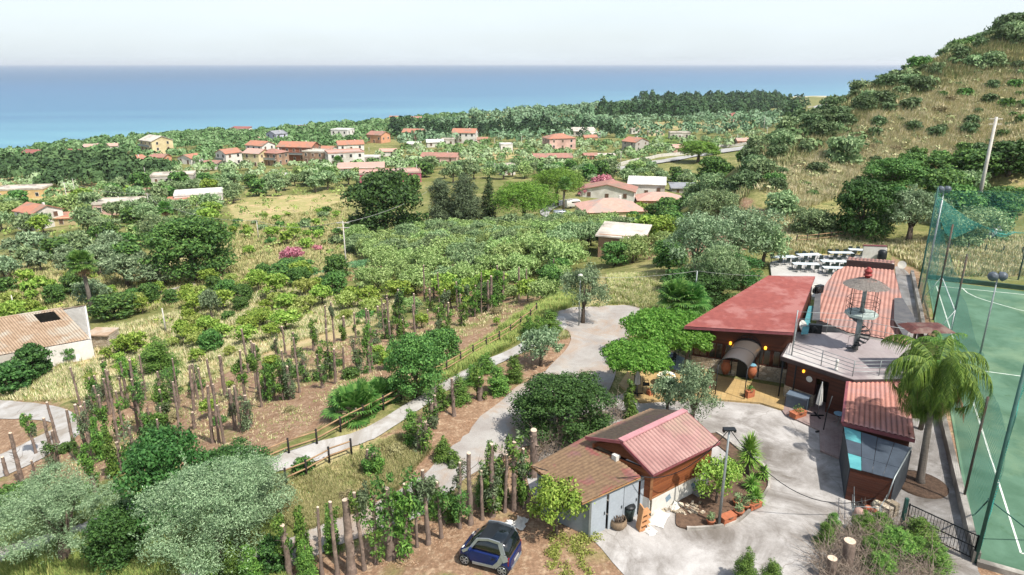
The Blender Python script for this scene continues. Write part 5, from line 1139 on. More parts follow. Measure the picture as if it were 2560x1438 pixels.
washingtonia(1409,532,1411,460,'thin fan palm with a long dry skirt in front of the pines',1.3)
washingtonia(421,570,421,520,'fan palm near the white flat roofed house',1.3)
washingtonia(845,418,842,402,'stubby fan palm in front of the broad white house',1.6)
for a in ((1688,800,1684,745,'dark fan palm left of the steel pole by the hall'),(1722,798,1718,752,'dark fan palm right behind the steel pole by the hall')): washingtonia(*a,1.15)
HBL=[b for b in BLOCK if b[2]>2.4]
def dwarf(px,py,s,label,seed):
    p=P(px,py);o=empty('dwarf_fan_palm',p,0,label,'palm');link('fronds',fan_mesh(seed,30,1.0,.8,(.1,1.4),L_FAN,22),o,(0,0,.3)).scale=(s,s,s);MB().lathe([(.22,0),(.2,.4),(.1,.6)],(0,0,-.1),8).build('trunk',M_PALMB,o);BLOCK.append((p[0],p[1],1))
dwarf(890,1035,1.35,'spreading dwarf fan palm beside the rustic fence, larger of two',21);dwarf(950,1005,.95,'smaller dwarf fan palm tucked against the larger one',22)
def yucca(px,py,h,L,label,seed,dz=.1,n=150):
    p=G(px,py,dz);o=empty('yucca',p,0,label,'yucca');MB().tube([(0,0,-.1),(.04,0,h*.5),(0,0,h)],[.12,.1,.08],8).build('trunk',M_PALMB,o);link('leaves',blades_mesh(seed,n,L,.028,h*.35,h*1.25,L_YUC),o)
yucca(1868,1182,1.5,.85,'tall spiky yucca in the curved planting bed',31,.1,420);yucca(1878,1222,.35,.6,'low yucca in front of the tall one in the bed',32);yucca(1888,1252,.3,.55,'bright low spiky plant at the bed edge by the clay troughs',33);yucca(1906,1195,.4,.5,'blue green bushy yucca at the bed corner',34)
for a,l in (((1795,1120),'left'),((1812,1122),'right')): 
    pass
# ---------------------------------------------------------------- planting bed
bed=[G(*p)[:2] for p in ((1690,1300),(1700,1235),(1760,1180),(1830,1160),(1800,1120),(1770,1100),(1790,1085),(1850,1130),(1905,1165),(1922,1200),(1915,1235),(1870,1285),(1830,1312),(1760,1325),(1700,1322))]
bp=smooth_poly(bed,3,.02);MB().prism(ccw(bp),-.1,.1).build('planting_bed_soil',mat('bed_soil','6e5745','4c3b2f',5,1,bump=.6))['kind']='structure'
kb=MB();bl_=bp[18:42]
for a,b in zip(bl_[:-1],bl_[1:]): kb.bar((*a,.08),(*b,.08),.12,.22)
tag(kb.build('bed_kerb',M_WALLW),'low curved concrete kerb round the yucca bed','kerb')
M_TERR=mat('terracotta','b06a48','98583c',5,.85,bump=.2)
def pot(px,py,r,h,label,plant_=True,z=.1,square=False,grp='clay pots in the yard bed',cat='plant pot'):
    p=G(px,py,z);o=empty('flower_pot',p,0,label,cat,grp)
    if square: MB().box((0,0,h/2),(r*2.6,r*1.3,h)).box((0,0,h+.01),(r*2.7,r*1.4,.05)).build('pot',M_TERR,o,(0,0,0),R(28))
    else: MB().lathe([(r*.68,0),(r*.95,h*.85),(r*1.05,h*.86),(r*1.05,h)],(0,0,0),14).build('pot',M_TERR,o)
    MB().lathe([(r*.9,0),(r*.85,.03)],(0,0,h-.02),12).build('soil',mat('bed_soil','6e5745','4c3b2f',5),o)
    if plant_:
        rs=np.random.RandomState(int(px));V,Q=leaves(rs,[(0,0,h+.15,r*.9,r*.9,.22)],160,.05,.5);link('plant',mesh_np('plant',V,Q,mats=[plant_ if not isinstance(plant_,bool) else L_BRD]),o)
for a in ((1842,1262,.22,.26,'round clay pot nearest the yucca, in a row of three',True),(1862,1272,.24,.28,'middle clay pot of the three with grey plants',True),(1846,1288,.25,.3,'lowest clay pot of the three near the kerb',True),(1776,1312,.2,.3,'clay pot with leafy plant at the foot of the yard pole',True)): pot(*a[:5],plant_=a[5] and L_OLV)
pot(1818,1304,.3,.34,'rectangular clay trough beside the yard pole',False,square=True);pot(1884,1268,.28,.26,'rectangular clay trough at the bed edge under the yuccas',L_BRD,square=True)
pot(1994,1040,.38,.3,'long clay planter with greens by the grey storage box',L_BRD,z=.13,square=True,grp=None);pot(1873,992,.24,.45,'square clay pot with a bare leaning stem in front of the porch',L_BRD,z=.16,square=True,grp=None)
for px,py,l in ((1813,935,'big clay urn just left of the porch door'),(1878,945,'big clay urn with blue cover right of the porch door')):
    o=empty('clay_urn',G(px,py,.16),0,l,'urn','clay urns at the porch');MB().lathe([(.16,0),(.3,.35),(.33,.6),(.24,.85),(.2,.92),(.25,.98)],(0,0,0),16).build('body',M_TERR,o)
    if px>1850: MB().lathe([(.26,.98),(.2,1.04),(.0,1.08)],(0,0,0),12,cap=False).build('lid',mat('blue_cover','6fa0b4','5a8898',4),o)
pot(1630,985,.26,.3,'rectangular clay planter at the terrace edge by the steps',False,z=.16,square=True,grp=None);pot(1770,975,.13,.2,'small white pot with red flowers left of the porch post',L_PNK,z=.16,grp=None)
# ---------------------------------------------------------------- furniture
M_PLW=mat('white_table','c9d0d2','b5bcbf',3,.4);M_PLG=mat('dark_green_plastic','2c3a36','222c2a',4,.45);M_BLU=mat('pale_blue_metal','86a9bd','7498ad',4,.5)
def table_mesh(lx,ly,h,topm,legm,round_=False):
    top=MB(); (top.lathe([(lx/2,h-.04),(lx/2,h),(lx/2-.01,h+.005)],(0,0,0),24) if round_ else top.box((0,0,h-.02),(lx,ly,.04)));tm=top.build('table_top',topm,mesh_only=True)
    ls=[MB().tube([(sx*(lx/2-.08),sy*(ly/2-.08),0),(sx*(lx/2-.1),sy*(ly/2-.1),h-.04)],.025,6).build('leg',legm,mesh_only=True) for sx in (-1,1) for sy in (-1,1)] if not round_ else [MB().tube([(0,0,.05),(0,0,h-.04)],.05,8).lathe([(.28,0),(.25,.04)],(0,0,0),12).build('leg',legm,mesh_only=True)]
    return tm,ls
def put(nm,parts,loc,rz,label,cat,group=None):
    o=empty(nm,loc,rz,label,cat,group)
    for n_,me in parts: link(n_,me,o)
    return o
def chair_parts(m):
    ps=[('seat',MB().box((0,0,.44),(.44,.44,.04)).build('seat',m,mesh_only=True)),('backrest',MB().box((0,.22,.68),(.42,.04,.36),rx=-.12).build('backrest',m,mesh_only=True))]
    for x in (-.19,.19):
        for y in (-.19,.19): ps.append(('leg',MB().tube([(x*1.1,y*1.1,0),(x,y,.44)],.018,5).build('leg',m,mesh_only=True)))
        ps.append(('armrest',MB().bar((x*1.1,-.15,.62),(x*1.1,.22,.66),.04,.03).bar((x*1.1,-.15,.44),(x*1.1,-.15,.62),.03,.03).build('armrest',m,mesh_only=True)))
    return ps
CHG=chair_parts(M_PLG);CHD=chair_parts(M_DARK)
tl,ll_=table_mesh(2.6,.85,.74,M_PLW,M_STEEL);LT=[('table_top',tl)]+[('leg',l) for l in ll_]
tl,ll_=table_mesh(.85,.85,.74,M_BLU,M_DARK);ST=[('table_top',tl)]+[('leg',l) for l in ll_]
WT=[(2020,652,8,'far left end of the white terrace'),(2100,647,-2,'back of the white terrace near the black tank'),(1958,658,10,'left edge of the white terrace by the olive'),(2012,676,-4,'front left of the white terrace'),(2082,669,-6,'middle of the white terrace by the dark pole'),(2088,686,-6,'front of the white terrace by the tiled wing'),(2150,640,-10,'back corner of the white terrace beside the parapet')]
for i,(px,py,a,l) in enumerate(WT):
    l=('far left end','back','left edge','front left corner','middle','front right','rear corner')[i]
    p=G(px,py,.3);put('long_table',LT,p,R(a),'long white table at the %s of the white terrace'%l,'table','long tables on the white terrace')
    for k in range(3):
        for s in (-1,1):
            x=-.9+k*.9;y=s*.72;c,sn=math.cos(R(a)),math.sin(R(a));put('chair',CHG,(p[0]+x*c-y*sn,p[1]+x*sn+y*c,.3),R(a)+(0 if s>0 else math.pi)+rng.uniform(-.25,.25),'green chair at the table on the %s, %s side, %s seat'%(l,'far' if s>0 else 'near',('left','middle','right')[k]),'chair','green chairs on the white terrace')
for i,(px,py,l) in enumerate(((1672,888,'upper'),(1652,912,'lower'))):
    p=G(px,py,.2);put('small_table',ST,p,.4,'small pale blue square table, %s of two under the mulberry'%l,'table','blue tables under the mulberry')
    for (x,y,r_,sd2) in ((.8,.1,-1.57,'right of'),(-.8,0,1.57,'left of'),(0,.8,0,'behind')): put('chair',CHD,(p[0]+x,p[1]+y,.2),r_+.3,'dark chair %s the %s pale blue table under the mulberry'%(sd2,l),'chair','dark chairs at the %s blue table'%l)
m,n,b=newmat('mosaic_top');tc=n.new('TexCoord').outputs['Object'];vl=n.new('VectorMath',operation='LENGTH');n.link(tc,vl.inputs[0])
vo=n.new('TexVoronoi');vo.inputs['Scale'].default_value=4.5;n.link(tc,vo.inputs['Vector']);sp=n.new('SeparateColor');n.link(vo.outputs['Color'],sp.inputs[0])
r1=n.ramp(vl.outputs['Value'],[(0,lin('c9a85a')),(.8,lin('e0dccb'))]);
col=n.mix(n.ramp(sp.outputs[0],[(.5,0.),(.52,1.)]),lin('ddd8c6'),n.ramp(sp.outputs[1],[(.3,lin('c08a3a')),(.6,lin('7c8a5a')),(.9,lin('5a6b78'))]));n.link(col,b.inputs['Base Color'])
tl,ll_=table_mesh(1.25,1.25,.75,m,M_DARK,True);put('mosaic_table',[('table_top',tl),('leg',ll_[0])],G(1664,962,.16),0,'round mosaic topped table on the ochre terrace','table')
for (x,y,l) in ((-1.9,.2,'farther'),(-1.5,-.8,'nearer')): p=G(1664,962,.16);put('chair',CHD,(p[0]+x,p[1]+y,.16),1.4,'dark metal chair left of the mosaic table, the %s one'%l,'chair','dark chairs left of the mosaic table')
def parasol(px,py,z,h,label,cross=False):
    p=G(px,py,z);o=empty('closed_parasol',p,0,label,'parasol');pr=[];mb=MB();nn=16;vs=[]
    for zz,r in ((h*.35,.19),(h*.5,.17),(h*.75,.11),(h*.95,.04),(h,.02)):
        for k in range(nn): a=2*math.pi*k/nn;rr_=r*(1 if k%2 else .62);vs.append((rr_*math.cos(a),rr_*math.sin(a),zz))
    mb.add(vs,[(i*nn+k,i*nn+(k+1)%nn,(i+1)*nn+(k+1)%nn,(i+1)*nn+k) for i in range(4) for k in range(nn)]);mb.build('folded_canopy',mat('off_white_canvas','dcdad3','c4c1b8',4),o);MB().tube([(0,0,0),(0,0,h+.05)],.025,6).build('pole',M_STEEL,o)
    MB().bar((-.4,0,.04),(.4,0,.04),.08,.06).bar((0,-.4,.04),(0,.4,.04),.08,.05).build('cross_base',M_DARK,o)
parasol(1592,985,.16,2.1,'closed white parasol under the round mulberry tree');parasol(2043,1040,.13,2.3,'closed white parasol before the dark restaurant entrance')
o=empty('parasol_stand',G(2058,1078,.03),.3,'black cross-footed parasol stand on the paving edge','parasol stand');MB().bar((-.55,0,.05),(.55,0,.05),.08,.07).bar((0,-.55,.05),(0,.55,.05),.08,.06).build('cross_base',M_DARK,o);MB().tube([(0,0,0),(.05,0,1.2),(.25,0,2.3)],.035,6).build('pole',M_DARK,o)
o=empty('storage_box',G(1992,1018,.13),R(-38),'slate blue storage chest by the restaurant wall','storage box');MB().box((0,0,.4),(1.25,.7,.8)).build('body',mat('slate_plastic','55626f','4a5561',3,.5),o);MB().box((0,0,.84),(1.32,.76,.09)).build('lid',mat('slate_plastic2','64717e','58646f',3,.5),o)
tl,ll_=table_mesh(.6,.6,.72,M_BLU,M_STEEL,True);o=put('bistro_table',[('table_top',tl)],G(2094,1060,.13),0,'little round pale blue bistro table beside the coral roof','table')
for k in range(3): a=k*2.09;MB().tube([(math.cos(a)*.3,math.sin(a)*.3,0),(math.cos(a+2.6)*.1,math.sin(a+2.6)*.1,.35),(math.cos(a+3.1)*.22,math.sin(a+3.1)*.22,.7)],.012,5).build('leg',M_STEEL,o)
# things on the roofs
def acunit(x,y,z,rz,label,dark=False):
    o=empty('air_conditioner',(x,y,z),rz,label,'air conditioner');MB().box((0,0,.32),(.85,.35,.62)).build('casing',M_DARK if dark else M_WHITE,o);g=MB();g.lathe([(.24,0),(.25,.02),(.1,.03)],(0,0,0),14);f=g.build('fan_grille',M_DARK,o,(-.12,-.18,.32));f.rotation_euler=(math.pi/2,0,0)
p=G(2036,832,3);acunit(p[0],p[1],3.0,-.2,'black air conditioner unit at the back corner of the roof terrace',True)
p=G(2034,722,3.9);acunit(p[0],p[1],3.55,.5,'white air conditioner between hall roof and tiled wing');p=G(2046,722,3.9);acunit(p[0],p[1],3.55,.5,'grey air conditioner right beside the white one by the tiled wing',True)
def dish(p,r,rz,label):
    o=empty('satellite_dish',p,rz,label,'satellite dish');prf=[(0.01,0),(r*.5,.05*r),(r,.22*r)];d=MB().lathe(prf,(0,0,0),16,cap=False).build('reflector',M_WHITE,o,(0,0,.5));d.rotation_euler=(R(65),0,0);MB().tube([(0,0,0),(0,.02,.5)],.02,5).build('bracket',M_STEEL,o)
dish(G(2003,832,3),.42,.6,'pale satellite dish lying at the corner of the roof terrace');dish(G(2252,676,3.6),.36,-.3,'white round satellite dish right of the tiled wing')
o=MB().lathe([(.13,0),(.1,.1),(.06,.2),(.09,.35),(.07,.5),(.1,.56),(.09,.68),(.02,.74)],(*G(2090,925,3)[:2],3.0),12).build('finial',M_WHITE);tag(o,'white baluster shaped finial on the edge of the roof terrace','finial')
pw=G(2180,660,.3);o=empty('parapet_wall',pw,R(-8),'white stepped parapet wall behind the rear wing','wall');MB().box((0,0,.9),(2.3,.15,2.2)).box((1.2,.5,.8),(.15,1.1,2.0)).build('wall',M_WHITE,o);MB().box((0,0,2.05),(2.4,.22,.1)).build('coping',M_FAS,o)
o=MB().lathe([(.3,0),(.42,.05),(.45,.15),(.45,1.0),(.3,1.15),(.12,1.2)],(pw[0]+.5,pw[1]-.8,.9),16).build('water_tank',M_DARK);tag(o,'black water tank in front of the white parapet wall','water tank')
pt=P(2462,602);o=empty('white_tank',(pt[0],pt[1],pt[2]),.2,'large white horizontal tank on the bare ground beyond the pitch','tank')
t_=MB().lathe([(.15,-1.35),(.9,-1.15),(1.15,-.7),(1.15,.7),(.9,1.15),(.15,1.35)],(0,0,0),18).build('vessel',mat('tank_white','dfe2e4','cfd3d6',2,.5),o,(0,0,1.2));t_.rotation_euler=(0,math.pi/2,0)
for x in (-.5,.5):
    s_=MB().lathe([(1.17,-.04),(1.17,.04)],(0,0,0),18,cap=False).build('strap',M_DARK,o,(x,0,1.2));s_.rotation_euler=(0,math.pi/2,0)
# ---------------------------------------------------------------- person far at the lot
p=P(1671,806);H_=1.72;o=empty('person',(p[0],p[1],p[2]),R(200),'distant standing person in a white shirt and dark trousers under the palms','person')
bm=bmesh.new();J=[(0,0,.95),(0,0,1.2),(0,0,1.42),(0,0,1.52),(0,.01,1.63),(.1,0,.9),(.11,.02,.48),(.11,0,.06),(.11,-.13,.03),(-.1,0,.9),(-.12,-.02,.48),(-.13,.02,.06),(-.13,-.11,.03),(.19,0,1.4),(.26,.03,1.12),(.27,-.06,.88),(-.19,0,1.4),(-.26,.03,1.12),(-.25,-.08,.88)]
Ed=[(0,1),(1,2),(2,3),(3,4),(0,5),(5,6),(6,7),(7,8),(0,9),(9,10),(10,11),(11,12),(2,13),(13,14),(14,15),(2,16),(16,17),(17,18)];Rd=[.14,.13,.13,.055,.1,.09,.06,.045,.04,.09,.06,.045,.04,.06,.045,.035,.06,.045,.035]
me=bpy.data.meshes.new('body');me.from_pydata(J,Ed,[]);bo=link('body',me,o);sm=bo.modifiers.new('s','SKIN');
for i,v in enumerate(me.skin_vertices[0].data): v.radius=(Rd[i],Rd[i]*.8)
me.skin_vertices[0].data[0].use_root=True;bo.modifiers.new('u','SUBSURF').levels=1
me.materials.append(mat('skin','b58568','a07358',8,.6))
MB().lathe([(.17,.98),(.18,1.1),(.19,1.35),(.14,1.47),(.07,1.5)],(0,0,0),14).tube([(.17,0,1.42),(.25,.02,1.18)],[.08,.065],8).tube([(-.17,0,1.42),(-.25,.02,1.18)],[.08,.065],8).build('shirt',M_WHITE,o)
MB().tube([(.09,0,1.02),(.11,.02,.5),(.11,0,.1)],[.12,.085,.065],8).tube([(-.09,0,1.02),(-.12,-.02,.5),(-.13,.02,.1)],[.12,.085,.065],8).build('trousers',M_DARK,o)
MB().lathe([(.02,1.76),(.09,1.72),(.105,1.65),(.1,1.6)],(0,.015,0),12,cap=False).build('hair',mat('dark_hair','2c231d','1c1613',9),o)
# ---------------------------------------------------------------- microcar
M_CBLU=mat('blue_car_paint','1c2f6b','18295f',2,.25,.35,spec=.6);M_CSIL=mat('silver_car_paint','aab0b4','a0a6aa',2,.3,.6);M_TYRE=mat('tyre_rubber','1c1c1d','141415',9,.85);M_CGL=glass_mat('car_glass','0e1518',.06,None,.8);M_RED=mat('red_lens','8c1c1c','701414',4,.3)
fw=v2(G(1171,1412));rw=v2(G(1250,1436));hd=fw-rw;hd/=np.linalg.norm(hd);ang=math.atan2(hd[1],hd[0]);mid=(fw+rw)/2;sd_=np.array((-hd[1],hd[0]));side=1 if (sd_@np.array((0,1)))>0 else -1;cc_=mid+sd_*side*.66
car=empty('parked_car',(cc_[0],cc_[1],Z(*cc_)+.02),ang,'small dark blue two seater car with silver side frame on the dirt by the garage','car')
def loft(sec,m,name,par,n=None):
    """sections: list of (x, [(y,z)...]) closed rings"""
    mb=MB();k=len(sec[0][1]);vs=[(x,y,z) for x,r_ in sec for y,z in r_];fs=[(i*k+j,i*k+(j+1)%k,(i+1)*k+(j+1)%k,(i+1)*k+j) for i in range(len(sec)-1) for j in range(k)]+[list(range(k))[::-1],[(len(sec)-1)*k+j for j in range(k)]]
    mb.add(vs,fs,True);mb.sm[-1]=mb.sm[-2]=False;return mb.build(name,m,par)
def ring(w_,z0,z1,wt,nz=0): return [(-w_*.92,z0),(w_*.92,z0),(w_,z0+(z1-z0)*.25),(w_,z0+(z1-z0)*.6),(wt,z1),(-wt,z1),(-w_,z0+(z1-z0)*.6),(-w_,z0+(z1-z0)*.25)]
loft([(-1.25,ring(.6,.35,.78,.55)),(-1.2,ring(.7,.25,.9,.66)),(-.9,ring(.755,.2,.95,.72)),(-.3,ring(.76,.2,.93,.73)),(.4,ring(.76,.2,.9,.73)),(.85,ring(.755,.2,.86,.7)),(1.12,ring(.7,.25,.72,.6)),(1.24,ring(.58,.32,.55,.48))],M_CBLU,'body',car)
loft([(-1.2,ring(.6,.88,1.0,.58)),(-1.08,ring(.66,.88,1.42,.52)),(-.7,ring(.71,.88,1.53,.56)),(-.1,ring(.72,.88,1.55,.58)),(.35,ring(.7,.88,1.44,.55)),(.72,ring(.68,.84,1.08,.6)),(.92,ring(.64,.8,.88,.58))],M_CGL,'glasshouse',car)
MB().add([(x,y,z) for x in (-.98,-.1,.3) for y,z in ((-.55,{-.98:1.475,-.1:1.565,.3:1.475}[x]),(.55,{-.98:1.475,-.1:1.565,.3:1.475}[x]))],[(0,2,3,1),(2,4,5,3)],True).build('roof_panel',mat('black_roof','17191b','1d2022',3,.3),car)
for s in (-1,1):
    fr=MB();arc_=[(.98,.76,.72),(.62,.735,.98),(.3,.66,1.47),(-.2,.62,1.575),(-.75,.62,1.55),(-.95,.735,1.1),(-.78,.775,.66),(-.55,.78,.38),(.5,.78,.3)]
    for a,b in zip(arc_[:-1],arc_[1:]): fr.bar((a[0],s*a[1],a[2]),(b[0],s*b[1],b[2]),.12 if a[0]>-.7 else .2,.05,(0,s,0))
    fr.bar((-.9,s*.77,.85),(-1.12,s*.7,.95),.28,.05,(0,s,0));fr.build('side_frame',M_CSIL,car)
    d_=MB().add([(.62,s*.79,.42),(.66,s*.775,.88),(-.66,s*.775,.92),(-.6,s*.79,.45)],[(0,1,2,3) if s>0 else (3,2,1,0)]).build('door',M_CBLU,car);MB().box((-.5,s*.8,.8),(.14,.03,.04)).build('handle',M_DARK,d_)
    mm=MB();mm.box((.58,s*.86,.98),(.1,.2,.13));mm.build('mirror',M_CBLU,car)
    for x in (-.9,.9):
        wm_=MB().lathe([(.2,-.09),(.275,-.08),(.285,0),(.275,.08),(.2,.09)],(0,0,0),20).build('wheel',M_TYRE,car,(x,s*.69,.285));wm_.rotation_euler=(math.pi/2,0,0)
        rm=MB()
        for k in range(6): a=k*math.pi/3;rm.bar((0,0,.095),(math.cos(a)*.19,math.sin(a)*.19,.092),.05,.015)
        rm.lathe([(.17,.085),(.2,.1),(.205,.09)],(0,0,0),18,cap=False).lathe([(.17,-.085),(.2,-.1),(.205,-.09)],(0,0,0),18,cap=False)
        for k in range(6): a=k*math.pi/3;rm.bar((0,0,-.095),(math.cos(a)*.19,math.sin(a)*.19,-.092),.05,.015)
        rm.build('rim',M_CSIL,wm_)
    MB().lathe([(.13,0),(.1,.05),(.02,.07)],(0,0,0),12).build('headlight',M_WHITE,car,(1.08,s*.5,.68)).rotation_euler=(0,R(60),0)
    tlm=MB()
    for k in range(3): tlm.box((-1.17,s*.66,.62+.13*k),(.06,.1,.1))
    tlm.build('tail_light',M_RED,car)
MB().box((-1.26,0,.55),(.02,.48,.11)).build('number_plate',M_WHITE,car);MB().bar((-1.24,-.55,.36),(-1.24,.55,.36),.06,.14).build('rear_bumper',M_CSIL,car)
BLOCK.append((cc_[0],cc_[1],1.5))
# ---------------------------------------------------------------- rustic fences
M_LOG=mat('peeled_log','a98a68','8c7052',5,.9,streak=(.6,.6,3));M_BPOST=mat('tarred_post','2b2623','1d1a18',6,.9)
def rustic(pts,label,h=1.05,step=None,mt=M_BPOST,mr=M_LOG,levels=(.45,.9),r=.05):
    o=empty('rustic_fence',pts[0],0,label,'fence');L=[(p[0]-pts[0][0],p[1]-pts[0][1],p[2]-pts[0][2]) for p in pts]
    for p in L: MB().tube([(p[0],p[1],p[2]-.2),(p[0],p[1],p[2]+h)],.065,8).build('post',mt,o)
    for a,b in zip(L[:-1],L[1:]):
        for l in levels: MB().tube([(a[0],a[1],a[2]+l+rng.uniform(-.03,.03)),(b[0],b[1],b[2]+l+rng.uniform(-.03,.03))],[r*rng.uniform(.9,1.2),r*.85],7).build('rail',mr,o)
    return o
rustic([P(*p) for p in ((640,1170),(723,1135),(793,1112),(852,1080),(909,1050),(959,1025),(1003,1001),(1042,977),(1081,953),(1117,933),(1152,913),(1183,893),(1216,874),(1248,857),(1276,840),(1302,820),(1326,802),(1341,785)) ],'long rustic log fence with black posts along the concrete road')
rustic([P(*p) for p in ((716,1212),(767,1190),(824,1158),(879,1137))],'short rustic log fence with black posts on the weedy verge')
rustic([P(*p) for p in ((1420,1105),(1458,1078),(1500,1058))],'short brown log fence behind the dead hedge',1.2,levels=(.6,1.0))
rustic([P(*p) for p in ((1990,612),(2016,611),(2043,608),(2075,604),(2110,600),(2145,597),(2180,592))],'weathered timber rail fence above the white terrace',1.3,levels=(.6,1.1))
rustic([P(*p) for p in ((2190,640),(2230,622),(2372,628),(2418,630),(2462,634),(2506,637),(2553,640))][2:],'row of short dark stakes on the slope beyond the pitch',1.0,levels=())
# ---------------------------------------------------------------- poles, lamps, wires
def pole(px,py,tx,ty,r,label,cat='utility pole',name='utility_pole',m=None,arms=0,lamp=None,group=None,ground=None):
    p=P(px,py) if ground is None else G(px,py,ground);h=max(1.5,hgt_(px,py,tx,ty,p));o=empty(name,p,0,label,cat,group);MB().tube([(0,0,-.3),(0,0,h)],[r*1.25,r*.75],8).build('shaft',m or M_STEEL,o)
    for k in range(arms): MB().bar((-.9,0,h-.25-.7*k),(.9,0,h-.25-.7*k),.09,.09).build('crossarm',m or M_STEEL,o)
    if lamp=='globe': MB().lathe([(.02,0),(.16,.06),(.2,.16),(.16,.27),(.02,.32)],(0,0,h-.02),12).build('lamp_head',M_WHITE,o)
    if lamp=='flood':
        for s in (-1,1):
            f=MB().lathe([(.12,-.18),(.26,-.08),(.34,.14),(.36,.2)],(0,0,0),14).build('floodlight',mat('floodlight_body','5d656c','4a5157',3,.5,.2),o,(s*.38,-.1,h+.1));f.rotation_euler=(R(-115),0,R(25*s));MB().bar((s*.38,0,h-.1),(0,0,h-.1),.05,.05).build('bracket',M_DARK,o)
    if lamp=='top': MB().box((0,0,h),(.55,.3,.06)).box((-.25,0,h-.08),(.1,.15,.12)).box((.25,0,h-.08),(.1,.15,.12)).build('insulator_box',M_DARK,o)
    return o,(p[0],p[1],p[2]+h)
M_CONP=mat('concrete_pole','c4bfb5','b0aaa0',2,.9)
_,t1=pole(1447,815,1449,693,.05,'slim steel lamp post with globe beside the lone olive','lamp post','lamp_post',lamp='globe');_,t2=pole(1733,792,1739,677,.055,'slim steel pole among the fan palms beside the hall');
_,t3=pole(1797,1312,1805,1070,.065,'galvanised yard pole carrying black cables','utility pole',lamp='top',ground=.1)
_,tb_=pole(2437,545,2478,292,.24,'very tall leaning-looking concrete pole on the slope beyond the pitch',m=M_CONP,arms=2)
PL=[(868,694,858,553,2,'wooden arm pole standing by the vegetable rows'),(175,533,159,455,2,'double arm pole at far left above the red gabled house'),(190,493,179,447,0,'plain pole right behind the double arm one'),(380,558,367,483,1,'tall pole between the long pale house and the fan palm'),(427,570,421,515,0,'pole right of the fan palm stem'),(305,546,295,490,0,'pole at the left wall of the long pale house'),(366,455,359,419,0,'short pole in the dry field by the dark wood'),(647,600,643,551,0,'pole at the edge of the golden field'),(242,598,237,575,0,'small pole in bushes below the garden house'),(304,633,301,606,0,'small leaning pole beside the left grey olives'),(42,797,30,738,0,'old pole behind the farmhouse roof'),(415,830,424,768,0,'thin stake pole in the pale grass'),(1551,418,1551,378,1,'tall thin pole by the coast road start'),(1236,368,1236,345,0,'pole left of the white pavilion'),(1304,371,1304,340,0,'pole right of the white pavilion'),(1043,447,1042,411,0,'pole behind the magenta house'),(1237,432,1237,408,0,'pole near the tiny tower hut'),(1916,349,1916,318,1,'twin arm pole at the far end of the coast road'),(1827,365,1829,338,0,'lamp mast left beside the coast road'),(1842,360,1844,335,0,'lamp mast right beside the coast road'),(1908,335,1910,292,0,'far high mast behind the coast road end'),(923,382,920,368,0,'little pole by the low orange roofed house'),(1110,365,1110,345,0,'pole left of the bright white farmhouse'),(265,375,262,358,0,'pole among the far left cottages'),(22,500,20,465,0,'pole at the ochre house')]
tops={}
for a in PL: _,tops[a[0]]=pole(*a[:4],.11 if a[1]<600 else .09,a[5],m=M_CONP,arms=a[4])
def wire(a,b,sag,r,label,m=M_DARK,name='cable'):
    n_=14;pts=[(a[0]+(b[0]-a[0])*i/n_,a[1]+(b[1]-a[1])*i/n_,a[2]+(b[2]-a[2])*i/n_-sag*4*(i/n_)*(1-i/n_)) for i in range(n_+1)];o=MB().tube(pts,r,5).build(name,m);tag(o,label,'cable')
wire(t3,G(1600,1190,2.6),.9,.02,'black cable sagging from the yard pole to the garage eave');wire(G(1600,1190,2.6),G(1330,1165,2.7),.35,.02,'black cable draped across the needle covered garage roof');wire(t3,G(2190,1245,1.2),1.6,.02,'long black cable sagging from the yard pole to the lean-to')
M_WIRE=mat('pale_wire','b5b5ae','9a9a94',3);wire(t1,t2,.25,.012,'thin pale wire between the lamp post and the palm pole',M_WIRE);wire(t2,G(2020,690,4.9),.2,.012,'thin pale wire from the palm pole over the hall roof',M_WIRE)
for a,b,l in ((868,647,'pale power line from the vegetable row pole to the golden field pole'),(380,175,'power line between two left poles'),(427,380,'power line beside the fan palm'),(647,427,'power line over the broad green tree')): wire(tops[a],tops[b],1.2,.03,l,M_WIRE)
wire((*tops[868][:2],tops[868][2]-.3),(*P(1110,520)[:2],P(1110,520)[2]+8),1.5,.03,'power line running behind the huge evergreen',M_WIRE)
